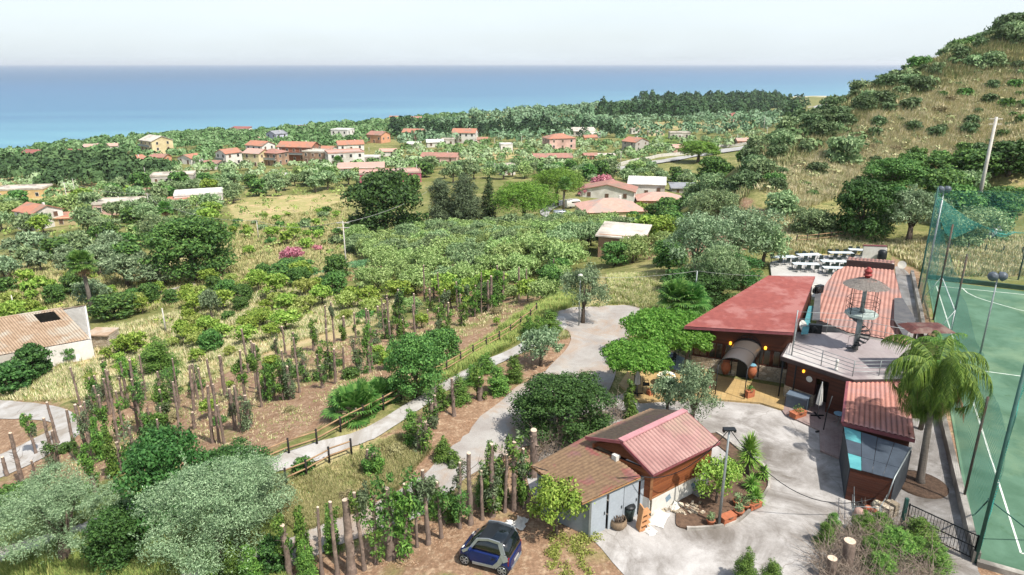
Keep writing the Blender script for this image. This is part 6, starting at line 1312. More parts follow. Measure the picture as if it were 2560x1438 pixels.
# ---------------------------------------------------------------- pitch fence, nets, floodlights, gate
M_RUST=mat('rusty_green_pole','5a3a2e','2e4a44',1.2,.8,bump=.3,c3='6e4a38');M_GRN=mat('green_pole','2f5a50','264a42',2,.6)
def netmat(name,c,cell,th,al=1):
    m,n,b=newmat(name);tc=n.new('TexCoord').outputs['UV'];s=n.new('SeparateXYZ');n.link(tc,s.inputs[0]);o_=[]
    for ax_ in (0,1):
        f=n.math('FRACT',n.math('DIVIDE',s.outputs[ax_],cell));o_.append(n.math('LESS_THAN',f,th))
    mk=n.math('MULTIPLY',n.math('MAXIMUM',*o_),al);b.inputs['Base Color'].default_value=lin(c);b.inputs['Roughness'].default_value=.8;n.link(mk,b.inputs['Alpha']);return m
M_NET=netmat('teal_netting','2f9088',.12,.24,.75);M_NETF=netmat('faint_netting','4a9f94',.12,.19,.8)
def net(name,bot,top,m,label,parent=None):
    """bot, top: lists of 3-D points (same length)"""
    rs=random.Random(len(bot));V=[];uv=[];n_=len(bot);d=0;ns=8;L=[0]
    for a,b in zip(bot[:-1],bot[1:]): L.append(L[-1]+math.dist(a,b))
    for i in range(n_):
        for k in range(ns+1):
            t=k/ns;V.append(tuple(bot[i][j]*(1-t)+top[i][j]*t+(rs.uniform(-.08,.08) if 0<t<1 else 0) for j in range(3)));uv.append((L[i],math.dist(bot[i],top[i])*t))
    Q=[(i*(ns+1)+k,(i+1)*(ns+1)+k,(i+1)*(ns+1)+k+1,i*(ns+1)+k+1) for i in range(n_-1) for k in range(ns)]
    me=mesh_np(name,V,Q,mats=[m],smooth=True);ul=me.uv_layers.new(name='UVMap');li=np.empty(len(me.loops),np.int32);me.loops.foreach_get('vertex_index',li);ul.data.foreach_set('uv',np.array(uv,np.float32)[li].ravel())
    o=link(name,me,parent)
    if label: tag(o,label,'net')
    return o
HP=6.6
fps=[(0,'near'),(9,''),(17,''),(25,''),(33,''),(Lp,'')]
FB=[];
for (bx,by,tx,ty,m_,l) in ((2437,1408,2548,905,M_GRN,'dark green corner pole of the pitch fence beside the black gate'),(2376,832,2420,636,M_RUST,'rusty pitch fence pole, upright nearest the pitch corner arc'),(2333,800,2370,560,M_RUST,'rusty pitch fence pole behind the chimney hood'),(2304,760,2345,500,M_STEEL,'grey pitch fence pole where the side net gathers'),(2296,722,2323,466,M_GRN,'far dark green corner pole of the pitch net'),(2545,700,2598,560,M_RUST,'thin pole at the far end of the pitch')):
    p=G(bx,by);h=hgt_(bx,by,tx,ty,p);o=empty('fence_pole',p,0,l,'pole','pitch fence poles');MB().tube([(0,0,-.1),(0,0,h)],.075,8).build('shaft',m_,o);FB.append((p,h))
p0,h0=FB[0]
o=empty('fence_pole',G(2405,1262),0,'pitch fence pole halfway along the low wall','pole','pitch fence poles');MB().tube([(0,0,0),(0,0,6)],.06,8).build('shaft',M_RUST,o)
def along(s,t,z): return PT(s,t,z)
net('side_net',[along(s,-.15,.5) for s in np.linspace(0,Lp,16)],[along(s,-.15,HP-.4-.25*math.sin(s*1.2)) for s in np.linspace(0,Lp,16)],netmat('side_netting','3f9388',.12,.24,.85),'faint green safety net along the side of the football pitch')
# gathered strip of net hanging on the corner pole, braces
for (a,b) in (((20.6,25.2,3.0),(22.6,28.2,.1)),((20.6,25.2,3.1),(24.4,26.3,.1))): 
    tag(MB().tube([a,b],.035,6).build('brace',M_GRN),'slanting green brace of the corner pole, %s'%('along the side line' if b[0]<23 else 'towards the pitch'),'brace')
net('gathered_net',[(p0[0]+.05+i*.05,p0[1]+.05*i,.2) for i in range(5)],[(p0[0]+.1+i*.09,p0[1]+.1*i,h0-.1) for i in range(5)],M_NET,'bundled teal net hanging down the near corner pole')
# far sagging net
pa=FB[4][0];ha=FB[4][1];pb=G(2560,712);n_=14;bt=[];tp2=[]
for i in range(n_+1):
    t=i/n_;x=pa[0]+(pb[0]+6-pa[0])*t;y=pa[1]+(pb[1]+1-pa[1])*t;zt=ha*(1-t)+5.0*t-.3*math.sin(t*9);sag=(ha-.2)*(1-t)**2.2*0+3.3*math.exp(-t*5)+2.0
    tp2.append((x,y,ha-.3-.6*t));bt.append((x,y,max(.3,ha-1.2-3.2*math.sin(min(1,t*1.6)*math.pi/2))))
net('end_net',[(p[0],p[1],.4) for p in bt],tp2,netmat('thin_netting','4f9a92',.14,.1,.4),'faint teal net across the far end of the pitch')
ss=[];sb=[]
for i in range(13):
    t=i/12;x=pa[0]+9.5*t;y=pa[1]-.8*t+.3;z=ha-.6-3.6*math.sin(min(1,t*1.25)*math.pi/2);ss.append((x,y,z));sb.append((x,y,z-(2.8*math.exp(-((t-.22)/.13)**2)+.35+.3*math.sin(t*20))))
net('sagging_net',sb,ss,M_NET,'torn teal net sagging from the far corner pole')
net('corner_net',[G(2296,722),G(2304,760),G(2318,800)],[(*G(2296,722)[:2],FB[4][1]),(*G(2304,760)[:2],FB[3][1]),(*G(2318,800)[:2],5.2)],M_NET,'dense teal net bunched between the two far corner poles')
pole(2446,902,2492,692,.06,'grey floodlight pole on the pitch side line','floodlight','floodlight_pole',lamp='flood',ground=0);pole(2316,700,2355,474,.06,'far floodlight pole at the net corner','floodlight','floodlight_pole',lamp='flood',ground=0)
# goal-like white struts
gq=MB();a,b=G(2344,742),G(2375,835);gq.tube([(a[0],a[1],0),(a[0],a[1],2.0),(b[0],b[1],2.0),(b[0],b[1],0)],.05,8).tube([(a[0],a[1],2.),(a[0]-.9,a[1]+.4,0)],.03,6).tube([(b[0],b[1],2.),(b[0]-.9,b[1]+.4,0)],.03,6);tag(gq.build('goal_frame',mat('goal_paint','dcdedb','c9cbc8',3)),'white goal frame at the side of the pitch near the chimney','goal')
# gate
ga_=v2(G(2262,1322));gb_=v2(G(2430,1404));gt_=empty('iron_gate',(*ga_,0),0,'black barred iron gate across the palm walkway','gate');gv=gb_-ga_;gl_=np.linalg.norm(gv)
fr=MB()
for z in (.18,.75,1.35): fr.bar((0,0,z),(gv[0],gv[1],z),.04,.045)
for t in (0,1): fr.bar((gv[0]*t,gv[1]*t,.1),(gv[0]*t,gv[1]*t,1.4),.05,.05)
fr.build('gate_frame',M_DARK,gt_);br_=MB();nb_=int(gl_/.13)
for k in range(1,nb_): br_.tube([(gv[0]*k/nb_,gv[1]*k/nb_,.18),(gv[0]*k/nb_,gv[1]*k/nb_,1.35)],.011,5)
br_.build('bars',M_DARK,gt_);MB().box((-.15,.05,.8),(.14,.14,1.7)).build('gate_post',M_GRN,gt_)
# handrail and stone steps of the sunken nook
nk=[G(*p)[:2] for p in ((2128,1255),(2205,1240),(2222,1270),(2200,1300),(2135,1310))]
MB().prism(ccw(nk),.02,.06).build('nook_floor',mat('near_black_ground','1e1c1b','151413',3))['kind']='structure'  # flat near-black sheet laid as the floor of the nook
st_=empty('stone_steps',G(2200,1300),0,'curved pale stone steps leading down beside the gate','steps')
for k in range(6): q=G(2150+k*15,1312-k*5.5);MB().box((q[0]-st_.location[0],q[1]-st_.location[1],.1+.05*k),(.34,.6,.2+.1*k),rz=.5).build('step',M_STONE,st_)
hr=empty('pipe_railing',G(2128,1300),0,'rusty pipe railing around the junk nook','railing')
for a,b in (((2128,1308),(2128,1258)),((2128,1308),(2192,1312)),((2192,1312),(2215,1268))):
    A_=G(*a);B_=G(*b);o_=hr.location
    for z in (.5,.95): MB().tube([(A_[0]-o_[0],A_[1]-o_[1],z),(B_[0]-o_[0],B_[1]-o_[1],z)],.02,6).build('rail',M_STEEL,hr)
    MB().tube([(A_[0]-o_[0],A_[1]-o_[1],0),(A_[0]-o_[0],A_[1]-o_[1],1.)],.025,6).build('post',M_STEEL,hr)
o=empty('folded_ladder',G(2160,1262),.3,'pale metal ladder leaning on the lean-to front','ladder')
for x in (-.14,.14): MB().tube([(x,0,0),(x+.1,.5,1.75)],.025,6).build('stile',M_STEEL,o)
for k in range(6): MB().tube([(-.14+.016*k,.08*k+.04,.28*k+.15),(.14+.016*k,.08*k+.04,.28*k+.15)],.014,5).build('rung',M_STEEL,o)
rs=random.Random(5)
for k,(px,py,m_,l) in enumerate(((2168,1285,'b5603c','rusty orange bucket in the junk nook'),(2190,1272,'c9bfa4','cream sack in the junk nook'),(2145,1290,'b59488','pinkish basin in the junk nook'),(2180,1292,'8c4a30','brown clay jar in the junk nook'))):
    q=G(px,py,.06);r=rs.uniform(.16,.24);o=MB().lathe([(r*.7,0),(r,.1),(r*1.05,.28),(r*.8,.4),(r*.5,.44)],q,12).build(('bucket','sack','basin','jar')[k],mat('junk%d'%k,m_,None,4));tag(o,l,('bucket','sack','basin','jar')[k])
# ---------------------------------------------------------------- rubbish by the garage
o=empty('wheeled_bin',G(1572,1300),.5,'dark green plastic bin beside the garage door','bin');MB().lathe([(.2,0),(.26,.5),(.28,.75)],(0,0,0),12).build('body',M_PLG,o);MB().lathe([(.3,.75),(.28,.82),(.05,.86)],(0,0,0),12).build('lid',M_DARK,o)
M_PLY=mat('orange_plywood','c8976a','b3835a',3,.8);o=empty('broken_shelf',G(1598,1325),R(15),'broken orange wooden shelf unit leaning by the chalet corner','shelf');MB().box((0,0,.65),(.06,.42,1.35),ry=.1).build('side_panel',M_PLY,o)
for z in (.12,.4,.68,.96): MB().box((.24,0,z),(.46,.4,.03),ry=-.35).build('shelf_board',M_PLY,o)
q=G(1545,1318);o=empty('burlap_sack',q,0,'open brown burlap sack of twigs beside the garage doors','sack');MB().lathe([(.3,0),(.42,.2),(.4,.42),(.33,.5),(.36,.52)],(0,0,0),14,cap=False).build('cloth',mat('burlap','8f7a62','746350',8,1,bump=.5),o)
tw_=MB()
for k in range(60): a=rs.uniform(0,6.28);r=rs.uniform(0,.3);tw_.tube([(math.cos(a)*r,math.sin(a)*r,rs.uniform(.2,.4)),(math.cos(a)*r+rs.uniform(-.2,.2),math.sin(a)*r+rs.uniform(-.2,.2),rs.uniform(.45,.65))],.014,4)
tw_.build('twigs',M_BARK,o)
def crumple(px,py,s,label,m=M_WHITE,h=.25,seed=1,name='plastic_sheet',cat='plastic sheet'):
    r=np.random.RandomState(seed);n_=9;V=[];q=G(px,py)
    for i in range(n_):
        for j in range(n_):
            x=(i/(n_-1)-.5)*s*1.5+r.uniform(-.06,.06);y=(j/(n_-1)-.5)*s+r.uniform(-.06,.06);e=max(abs(i/(n_-1)-.5),abs(j/(n_-1)-.5))*2;V.append((x,y,.03+h*max(0,1-e)*r.uniform(.3,1)+r.uniform(0,.05)))
    Q=[(i*n_+j,(i+1)*n_+j,(i+1)*n_+j+1,i*n_+j+1) for i in range(n_-1) for j in range(n_-1)];o=link(name,mesh_np(name,V,Q,mats=[m]),None,q,r.uniform(0,3));tag(o,label,cat)
crumple(1645,1298,.8,'crumpled white plastic sheet at the chalet corner',h=.6,seed=2);crumple(1620,1326,.55,'flat white torn sheet on the concrete by the shelf',seed=3);crumple(1690,1268,.5,'white plastic bag against the chalet base',seed=4,h=.4);crumple(1730,1272,.4,'pale board scrap in the rubbish by the chalet',seed=5,h=.08)
crumple(1300,1310,.6,'white plastic scrap under the pruned trunks by the garage',seed=6,h=.2);crumple(1270,1312,.4,'small white scrap left of the larger one by the pruned trunks',seed=7)
q=G(1745,1238);o=empty('old_television',q,R(35),'old television set lying against the chalet base','television');MB().box((0,0,.22),(.5,.4,.42)).build('casing',mat('tv_grey','8a8684','75716f',4),o);MB().box((.26,0,.23),(.02,.36,.34)).build('screen',M_CGL,o)
mb=MB();
for k in range(70):
    q=G(rs.uniform(1655,1760),rs.uniform(1255,1290));mb.box((q[0],q[1],rs.uniform(.03,.16)),(rs.uniform(.06,.3),rs.uniform(.05,.2),rs.uniform(.03,.12)),rs.uniform(0,3),rs.uniform(-.4,.4))
tag(mb.build('rubble',M_STONE),'heap of broken rubble and boards along the chalet base','rubble',kind='stuff')
# ---------------------------------------------------------------- brushwood
def brush(name,poly,h,n,r,m,label,cat,seed,up=.8,L=(.4,1.1),base=0):
    rs=np.random.RandomState(seed);xs=[p[0] for p in poly];ys=[p[1] for p in poly];mb=MB();k=0
    while k<n:
        x,y=rs.uniform(min(xs),max(xs)),rs.uniform(min(ys),max(ys))
        if not inpoly(np.array([x]),np.array([y]),poly)[0]: continue
        k+=1;z=Z(x,y)+rs.uniform(0,h)*rs.uniform(.2,1)+base;d=rs.normal(size=3);d[2]=abs(d[2])*up+.1;d/=np.linalg.norm(d);l=rs.uniform(*L);e=(x+d[0]*l,y+d[1]*l,z+d[2]*l);mdl=(x+d[0]*l*.5+rs.uniform(-.08,.08),y+d[1]*l*.5+rs.uniform(-.08,.08),z+d[2]*l*.55);mb.tube([(x,y,z),mdl,e],[r,r*.7,r*.2],4,cap=False)
    tag(mb.build(name,m),label,cat,kind='stuff')
M_TWG=mat('dead_twigs','a39484','6e6054',6,.95)
brush('brushwood_hedge',Pw([(1335,1175),(1345,1120),(1430,1080),(1530,1040),(1560,1020),(1560,1050),(1480,1100),(1390,1150)]),1.5,900,.012,M_TWG,'dead brown twig hedge behind the garage','hedge',3,1.6)
brush('brush_pile',[G(*p)[:2] for p in ((2030,1400),(2070,1340),(2200,1310),(2330,1360),(2340,1470),(2200,1500),(2050,1480))],0.75,2300,.012,M_TWG,'tangled grey brush pile with sawn logs in the bottom right corner','brush pile',4,.7,(.5,1.5))
for i,(px,py,r,h,l) in enumerate(((2112,1425,.24,1.5,'upright sawn log with round pale top in the brush pile, thicker one'),(2072,1450,.2,1.1,'upright sawn log in the brush pile, shorter one'),(2160,1340,.2,.7,'sawn stump near the stone steps'))):
    q=G(px,py);o=empty('sawn_log',q,0,l,'log');MB().tube([(0,0,-.1),(.03,0,h*.5),(0,.02,h)],[r*1.15,r,r],12,cap=False).build('trunk',M_BARKP,o);MB().tube([(0,.02,h-.01),(0,.02,h+.02)],r*.98,14).build('cut_top',M_CUT,o)
rs=random.Random(9)
for px,py,w_,h_ in ((2240,1390,110,70),(2300,1370,90,70),(2180,1395,70,60),(2060,1365,50,60),(2330,1420,80,60),(2150,1340,60,60),(2080,1330,40,50),(2290,1400,70,60),(2200,1330,60,45),(1860,1460,60,90),(1925,1470,60,70),(2200,1440,80,60)):
    p=G(px,py);d=proj(*p)[2];plant('hedgecon',p,w_*d/F,h_*d/F*1.1,'close','green conifer spray sticking out of the %s'%('brush pile' if px>2000 else 'bottom edge of the yard'),'conifer sprays, '+('brush pile' if px>2000 else 'bottom edge'));SPR=globals().setdefault('SPR',[]);SPR.append(LAST[0])
rowlabels([o for o in SPR if o.location[0]>12.5],'green conifer spray sticking out of the brush pile',20);rowlabels([o for o in SPR if o.location[0]<=12.5],'green conifer spray at the bottom edge of the yard',20)
# lemon clippings on the dirt
V,Q=leaves(np.random.RandomState(8),[(*G(rs.uniform(1380,1510),rs.uniform(1340,1437))[:2],.05,rs.uniform(.15,.4),rs.uniform(.15,.4),.14) for _ in range(26)],2600,.055,.45,.5,.5,.9)
tag(link('leaf_clippings',mesh_np('leaf_clippings',V,Q,mats=[L_YEL])),'fresh yellow green clippings scattered on the dirt by the car','clippings',kind='stuff')
# vegetable rows
mb=[];rs_=np.random.RandomState(12)
for r0_,(a,b,nn) in enumerate((((700,708),(770,693),1),((790,690),(920,665),1),((800,702),(880,690),1),((700,690),(760,680),1),((820,675),(930,655),1))):
    A_=np.array(P(*a));B_=np.array(P(*b))
    for off in (-.9,0,.9):
        k=int(np.linalg.norm(B_-A_)/.7)
        for i in range(k): q=A_+(B_-A_)*i/k+np.array((rs_.uniform(-.1,.1),off,0));mb.append((q[0],q[1],Z(q[0],q[1])+.25,.42,.42,.3))
V,Q=leaves(rs_,mb,14000,.12,.6,.2,.4,.5);tag(link('vegetable_rows',mesh_np('vegetable_rows',V,Q,mats=[leafmat('kale_leaves','4a7a50','6a9a68','8cb888')])),'green vegetable rows between bare furrows','vegetable rows',kind='stuff')
# vehicles far off by the villas
def farcar(px,py,rz,m,label,van=False):
    p=P(px,py);o=empty('parked_van' if van else 'parked_car',p,rz,label,'van' if van else 'car');l,h=(5.4,2.3) if van else (4.2,1.45)
    loft([(-l/2,ring(.8,.35,h*.9,.7)),(-l/2+.2,ring(.9,.3,h,.75)),(l*.2,ring(.9,.3,h,.75)),(l*.34,ring(.9,.3,h*.6,.8)),(l/2,ring(.8,.35,h*.5,.7))],m,'body',o)
    MB().box((0,0,h*.74),(l*.45,1.78,h*.22)).build('windows',M_CGL,o)
    for x in (-l*.3,l*.3):
        for y in (-.85,.85): w_=MB().lathe([(.33,-.1),(.33,.1)],(0,0,0),12).build('wheel',M_TYRE,o,(x,y,.33));w_.rotation_euler=(math.pi/2,0,0)
farcar(1437,520,.3,M_WHITE,'white van parked by the pines at the villa compound',True);farcar(1405,540,.2,M_CSIL,'silver car parked in the shade below the white van');farcar(1270,560,.4,M_CSIL,'silver car half hidden under the broad pine')
# channel wall in the left fields
mb=MB();A_=P(385,742);B_=P(487,716);mb.bar((*A_[:2],A_[2]+.3),(*B_[:2],B_[2]+.3),.5,.5);tag(mb.build('water_channel',M_WALLW),'pale concrete channel crossing the left orchard','channel')
# ---------------------------------------------------------------- pruned conifer trunks
def foliage_tpl(i):
    def f():
        rs=np.random.RandomState(50+i);kind=i%3;lob=[]
        for k in range(6+i%4):
            a=rs.uniform(0,6.28);r=rs.uniform(.12,.32);lob.append((math.cos(a)*rs.uniform(.1,.45),math.sin(a)*rs.uniform(.1,.45),rs.uniform(-.9,.9),r,r,r*rs.uniform(1,1.8)))
        V,Q=leaves(rs,lob,int(300+60*i),.085 if kind else .1,.4,.35,.3,.7);return mesh_np('foliage',V,Q,mats=[(L_CON,L_BRD,L_CAS)[kind]])
    return tpl(('fol',i),f)
def twigs_tpl(i):
    def f():
        rs=np.random.RandomState(150+i);mb=MB()
        for k in range(16):
            a=rs.uniform(0,6.28);z=rs.uniform(-.8,.7);l=rs.uniform(.3,.8);mb.tube([(0,0,z),(math.cos(a)*l*.5,math.sin(a)*l*.5,z+l*.35),(math.cos(a+.4)*l*.8,math.sin(a+.4)*l*.8,z+l*rs.uniform(.3,.9))],[.018,.012,.004],4,cap=False)
        return mb.build('twigs',M_BARK,mesh_only=True)
    return tpl(('twg',i),f)
def pruned(bx,by,tx,ty,r,label,group,fol=.75):
    p=P(bx,by);h=hgt_(bx,by,tx,ty,p);h=min(max(h,1.0),7.5);o=empty('pruned_trunk',(p[0],p[1],p[2]-.1),rng.uniform(0,6.28),label,'tree trunk',group)
    rs=random.Random(int(bx*7+by));mb=MB();n=9;pts=[];rr=[]
    lx,ly=rs.uniform(-.04,.04),rs.uniform(-.04,.04)
    for k in range(n): z=h*k/(n-1);pts.append((lx*z+rs.uniform(-.02,.02),ly*z+rs.uniform(-.02,.02),z));rr.append(r*(1.25-.35*k/(n-1))*rs.uniform(.93,1.08)*(1.35 if k==0 else 1))
    mb.tube(pts,rr,9,cap=False)
    tl_=rs.uniform(-.5,.5);tx_,ty_,tz=pts[-1];c=[(tx_+math.cos(2*math.pi*k/9)*rr[-1],ty_+math.sin(2*math.pi*k/9)*rr[-1],tz) for k in range(9)]
    for k in range(rs.randint(3,8)):
        z=h*rs.uniform(.25,.95);a=rs.uniform(0,6.28);b=r*.9;mb.tube([(lx*z+math.cos(a)*b*.6,ly*z+math.sin(a)*b*.6,z),(lx*z+math.cos(a)*(b+.09),ly*z+math.sin(a)*(b+.09),z+.04)],[r*.3,r*.22],6)
    t=mb.build('trunk',M_BARKP,o);cut=MB()
    top=MB().tube([(tx_,ty_,tz-.01),(tx_+.01,ty_,tz+.035)],[rr[-1]*.99,rr[-1]*.93],12);top.build('cut_top',M_CUT,o)
    if rs.random()<fol:
        for k in range(rs.randint(1,3)):
            me=foliage_tpl(rs.randrange(10));z=h*rs.uniform(.2,.92);f=link('foliage',me,o,(rs.uniform(-.15,.15),rs.uniform(-.15,.15),z),rs.uniform(0,6.28));s=rs.uniform(.6,1.15);f.scale=(s,s,s*rs.uniform(.8,1.4))
    if rs.random()<.5: f=link('twigs',twigs_tpl(rs.randrange(4)),o,(0,0,h*rs.uniform(.5,.85)),rs.uniform(0,6.28))
    BLOCK.append((p[0],p[1],.5));return o
NEARR=[(725,1438,712,1307,14),(805,1438,790,1265,8),(843,1438,820,1250,10),(880,1435,870,1250,20),(912,1425,895,1225,9),(940,1410,930,1235,8),(978,1395,970,1213,20),(1014,1385,1012,1205,12),(1044,1368,1043,1180,7),(1072,1360,1063,1173,11),(1103,1345,1102,1200,9),(1150,1320,1145,1150,8),(1177,1310,1172,1130,12),(1205,1300,1197,1175,8),(1232,1290,1228,1110,12),(1262,1280,1258,1130,8),(1285,1275,1283,1100,12),(1310,1270,1300,1120,8)]
MIDR=[(1335,1190,1335,1073,18),(1049,1130,1035,1060,14),(1063,1125,1050,1050,15),(921,1183,917,1120,7),(938,1183,937,1130,11),(1200,1000,1197,940,12),(1078,1065,1070,1005,10),(1092,1060,1087,985,8),(1135,1040,1130,945,8)]
ORCH=[(668,998,664,928),(686,1000,682,925),(709,1000,702,917),(729,998,722,913),(693,895,691,846),(741,895,737,828),(765,953,761,895),(839,959,829,870),(860,934,857,864),(862,850,860,789),(890,845,885,781),(894,934,890,845),(918,845,915,770),(924,931,918,836),(785,878,780,814),(797,934,796,884),(807,970,803,911),(943,858,942,822),(946,800,942,764),(963,817,961,757),(965,847,964,814),(974,847,972,820),(995,847,994,810),(1010,845,1008,797),(1040,814,1039,732),(1070,814,1070,772),(1074,772,1074,721),(1085,745,1085,711),(1107,736,1107,708),(1120,824,1117,754),(1154,814,1154,733),(1168,767,1167,717),(1188,792,1188,711),(1221,781,1221,700),(1227,778,1226,689),(1256,756,1253,679),(1316,739,1313,672),(1369,711,1367,665),
(236,1000,228,939),(250,998,242,936),(281,1000,275,922),(320,1000,303,903),(338,984,330,892),(364,1000,361,953),(403,998,398,939),(435,995,434,936),(495,1000,482,908),(484,990,473,942),(537,1000,516,896),(563,990,556,886),(613,1000,598,872),(590,1000,587,961),(640,922,634,856),
(18,1189,5,1140),(58,1212,30,1076),(91,1134,73,1036),(88,1195,76,1150),(140,1175,104,1046),(146,1110,131,1000),(192,1149,166,1024),(218,1134,193,1009),(233,1128,210,1003),(238,1055,230,985),(253,1040,240,960),(297,1107,274,920),(308,1183,291,1104),(312,1094,298,975),(347,1082,333,975),(375,1152,352,1073),(378,1064,371,1018),(414,1052,406,970),(457,1122,435,950),(487,1073,484,1027),(548,1107,520,960),(589,1073,570,970),(603,1079,590,960),(624,1070,610,985)]
TR={}
for i,t in enumerate(NEARR):
    d=proj(*P(t[0],t[1]))[2];r=t[4]/2*d/F*.95
    if t[4]>=20: lb='thick bare pruned trunk with pale sawn top near the car, %s of two'%('left' if i==3 else 'right')
    else: lb='slim pruned conifer trunk in the near row between the gravel track and the blue car'
    o=pruned(*t[:4],r,lb,'pruned trunks in the near row',.8 if t[4]<20 else .15)
    if t[4]<20: TR.setdefault('slim pruned trunk near the blue car',[]).append(o)
for i,t in enumerate(MIDR):
    d=proj(*P(t[0],t[1]))[2];o=pruned(*t[:4],t[4]/2*d/F,'thick pruned stump leaning over the dead hedge behind the grey garage' if i==0 else 'pruned trunk on the bank above the gravel lot','pruned trunks on the bank' if i else None,.5 if i else 0)
    if i: TR.setdefault('pruned trunk on the bank above the gravel lot',[]).append(o)
for i,t in enumerate(ORCH):
    lb='tall thin pruned trunk in the %s'%('upper rows' if t[0]>640 else 'left rows' if t[0]>260 else 'lowest rows by the road bend')
    o=pruned(*t[:4],rng.uniform(.07,.13),lb,'pruned trunks, '+('upper rows' if t[0]>640 else 'left rows' if t[0]>260 else 'lowest rows'),.65);TR.setdefault('bare trunk in the plantation '+('upper part' if t[0]>640 else 'middle part' if t[0]>260 else 'by the road bend'),[]).append(o)
fa=np.array(P(640,1130)[:2]);fb=np.array(P(1300,790)[:2]);fdv=(fb-fa)/np.linalg.norm(fb-fa)
rx=random.Random(77);PX=[(o.location[0],o.location[1]) for L in TR.values() for o in L if 'plantation' in next(k for k in TR if TR[k] is L)]
for (x,y) in list(PX):
    for q in range(1):
        e=rx.choice((-1,1))*rx.uniform(1.0,2.4);nx_,ny_=x+fdv[0]*e+rx.uniform(-.3,.3),y+fdv[1]*e+rx.uniform(-.3,.3)
        if onroad(nx_,ny_,.4) or min(math.hypot(nx_-a,ny_-b) for a,b in PX)<.7: continue
        a_=proj(nx_,ny_,Z(nx_,ny_));b_=proj(nx_,ny_,Z(nx_,ny_)+rx.uniform(2.4,4.8))
        if a_[0]<5 or a_[1]>1250: continue
        PX.append((nx_,ny_));o=pruned(a_[0],a_[1],b_[0],b_[1],rx.uniform(.06,.1),'x','pruned trunks, '+('upper rows' if a_[0]>640 else 'left rows' if a_[0]>260 else 'lowest rows'),.45);TR['bare trunk in the plantation '+('upper part' if a_[0]>640 else 'middle part' if a_[0]>260 else 'by the road bend')].append(o)
for k,L in TR.items(): rowlabels(L,k,12)
rs=random.Random(21)
# ---------------------------------------------------------------- named single plants
tree('silver',165,1405,330,245,'wide silvery olive tree filling the bottom left corner',lod='hero')
tree('silver',555,1432,360,300,'large pale olive tree beside the near pruned trunks at lower left',lod='hero')
tree('silver',655,1300,170,150,'smaller pale olive behind the large one by the concrete road',lod=None)
tree('dark',440,1300,210,240,'dense dark green tree between the two big olives',lod=None)
tree('dark',590,1215,190,120,'dark leafy thicket tree behind the pale olives',lod=None)
tree('dark',400,1150,90,100,'ivy-dark small tree at the foot of the bare plantation',lod=None)
tree('dark',1402,1085,250,180,'round dark green laurel tree above the dead hedge by the garage',lod=None)
tree('silver',1668,1040,95,110,'grey olive bush at the terrace steps, left stem',lod=None)
tree('silver',1728,1072,135,165,'silvery olive tree between chalet roof and ochre terrace',lod=None)
tree('silver',1352,915,115,110,'small silver olive beside the gravel lot',lod=None)
tree('silver',1457,808,125,150,'lone olive tree behind the lamp post at the lot entrance',lod=None)
def mulb(px,py,wpx,label,k):
    p=G(px,py);d=proj(*p)[2];w_=wpx*d/F;rs_=np.random.RandomState(k);lob=[]
    for i in range(34):
        a=i*2.4;q=math.sqrt((i+.5)/34);r=w_*rs_.uniform(.09,.14);lob.append((q*w_*.44*math.cos(a),q*w_*.44*math.sin(a),2.7+.45*(1-q)+rs_.uniform(-.25,.25),r,r,r*.7))
    V,Q=leaves(rs_,lob,21000,.085,.6,.25,.35,.5);o=empty('mulberry_tree',p,0,label,'mulberry tree','mulberry trees shading the terrace');o['group']='mulberry trees shading the terrace'
    link('crown',mesh_np('crown',V,Q,mats=[L_MUL]),o);mb=MB();mb.tube([(0,0,-.1),(.05,0,1),(.1,.05,2)],[.16,.13,.12],8)
    for l in lob[:9]: mb.tube([(.1,.05,1.9),(l[0]*.4,l[1]*.4,2.35),(l[0],l[1],l[2])],[.08,.05,.02],5)
    mb.build('trunk',M_BARK,o)
mulb(1650,900,205,'bright green flat mulberry tree beside the hall wall',1);mulb(1712,930,125,'bright green mulberry limb reaching towards the arched porch',2);mulb(1588,985,170,'bright green round mulberry tree over the closed white parasol',3)
tree('broad',1042,992,150,165,'airy round tree just behind the rustic fence',lod=None)
tree('broad',1105,905,90,90,'leafy tree behind the round one at the fence',lod=None)
for a in ((1150,1005,70,70),(1100,1020,50,60),(1185,960,60,55),(1245,985,70,75),(1285,955,60,70),(1215,930,60,50),(1375,832,70,60),(1345,850,50,60),(1320,840,40,50),(1030,1110,60,90),(1110,1150,60,60),(1135,1165,40,40)):
    tree('hedgecon',a[0],a[1],a[2]*.8,a[3],'x','conifer shrubs along the lot edge');TR.setdefault('hedge',[]).append(LAST[0])
rowlabels(TR['hedge'],'dark conifer shrub along the gravel lot edge',20)
tree('hedgecon',1572,1045,36,95,'narrow green conifer column beside the dead hedge',lod=None)
tree('citrus',1392,1338,145,150,'young lemon tree growing against the grey garage wall',lod=None)
tree('citrus',1790,1262,120,125,'yellow green lemon tree around the yard lamp post',lod=None)
for a,l in (((850,1435),'left'),):pass
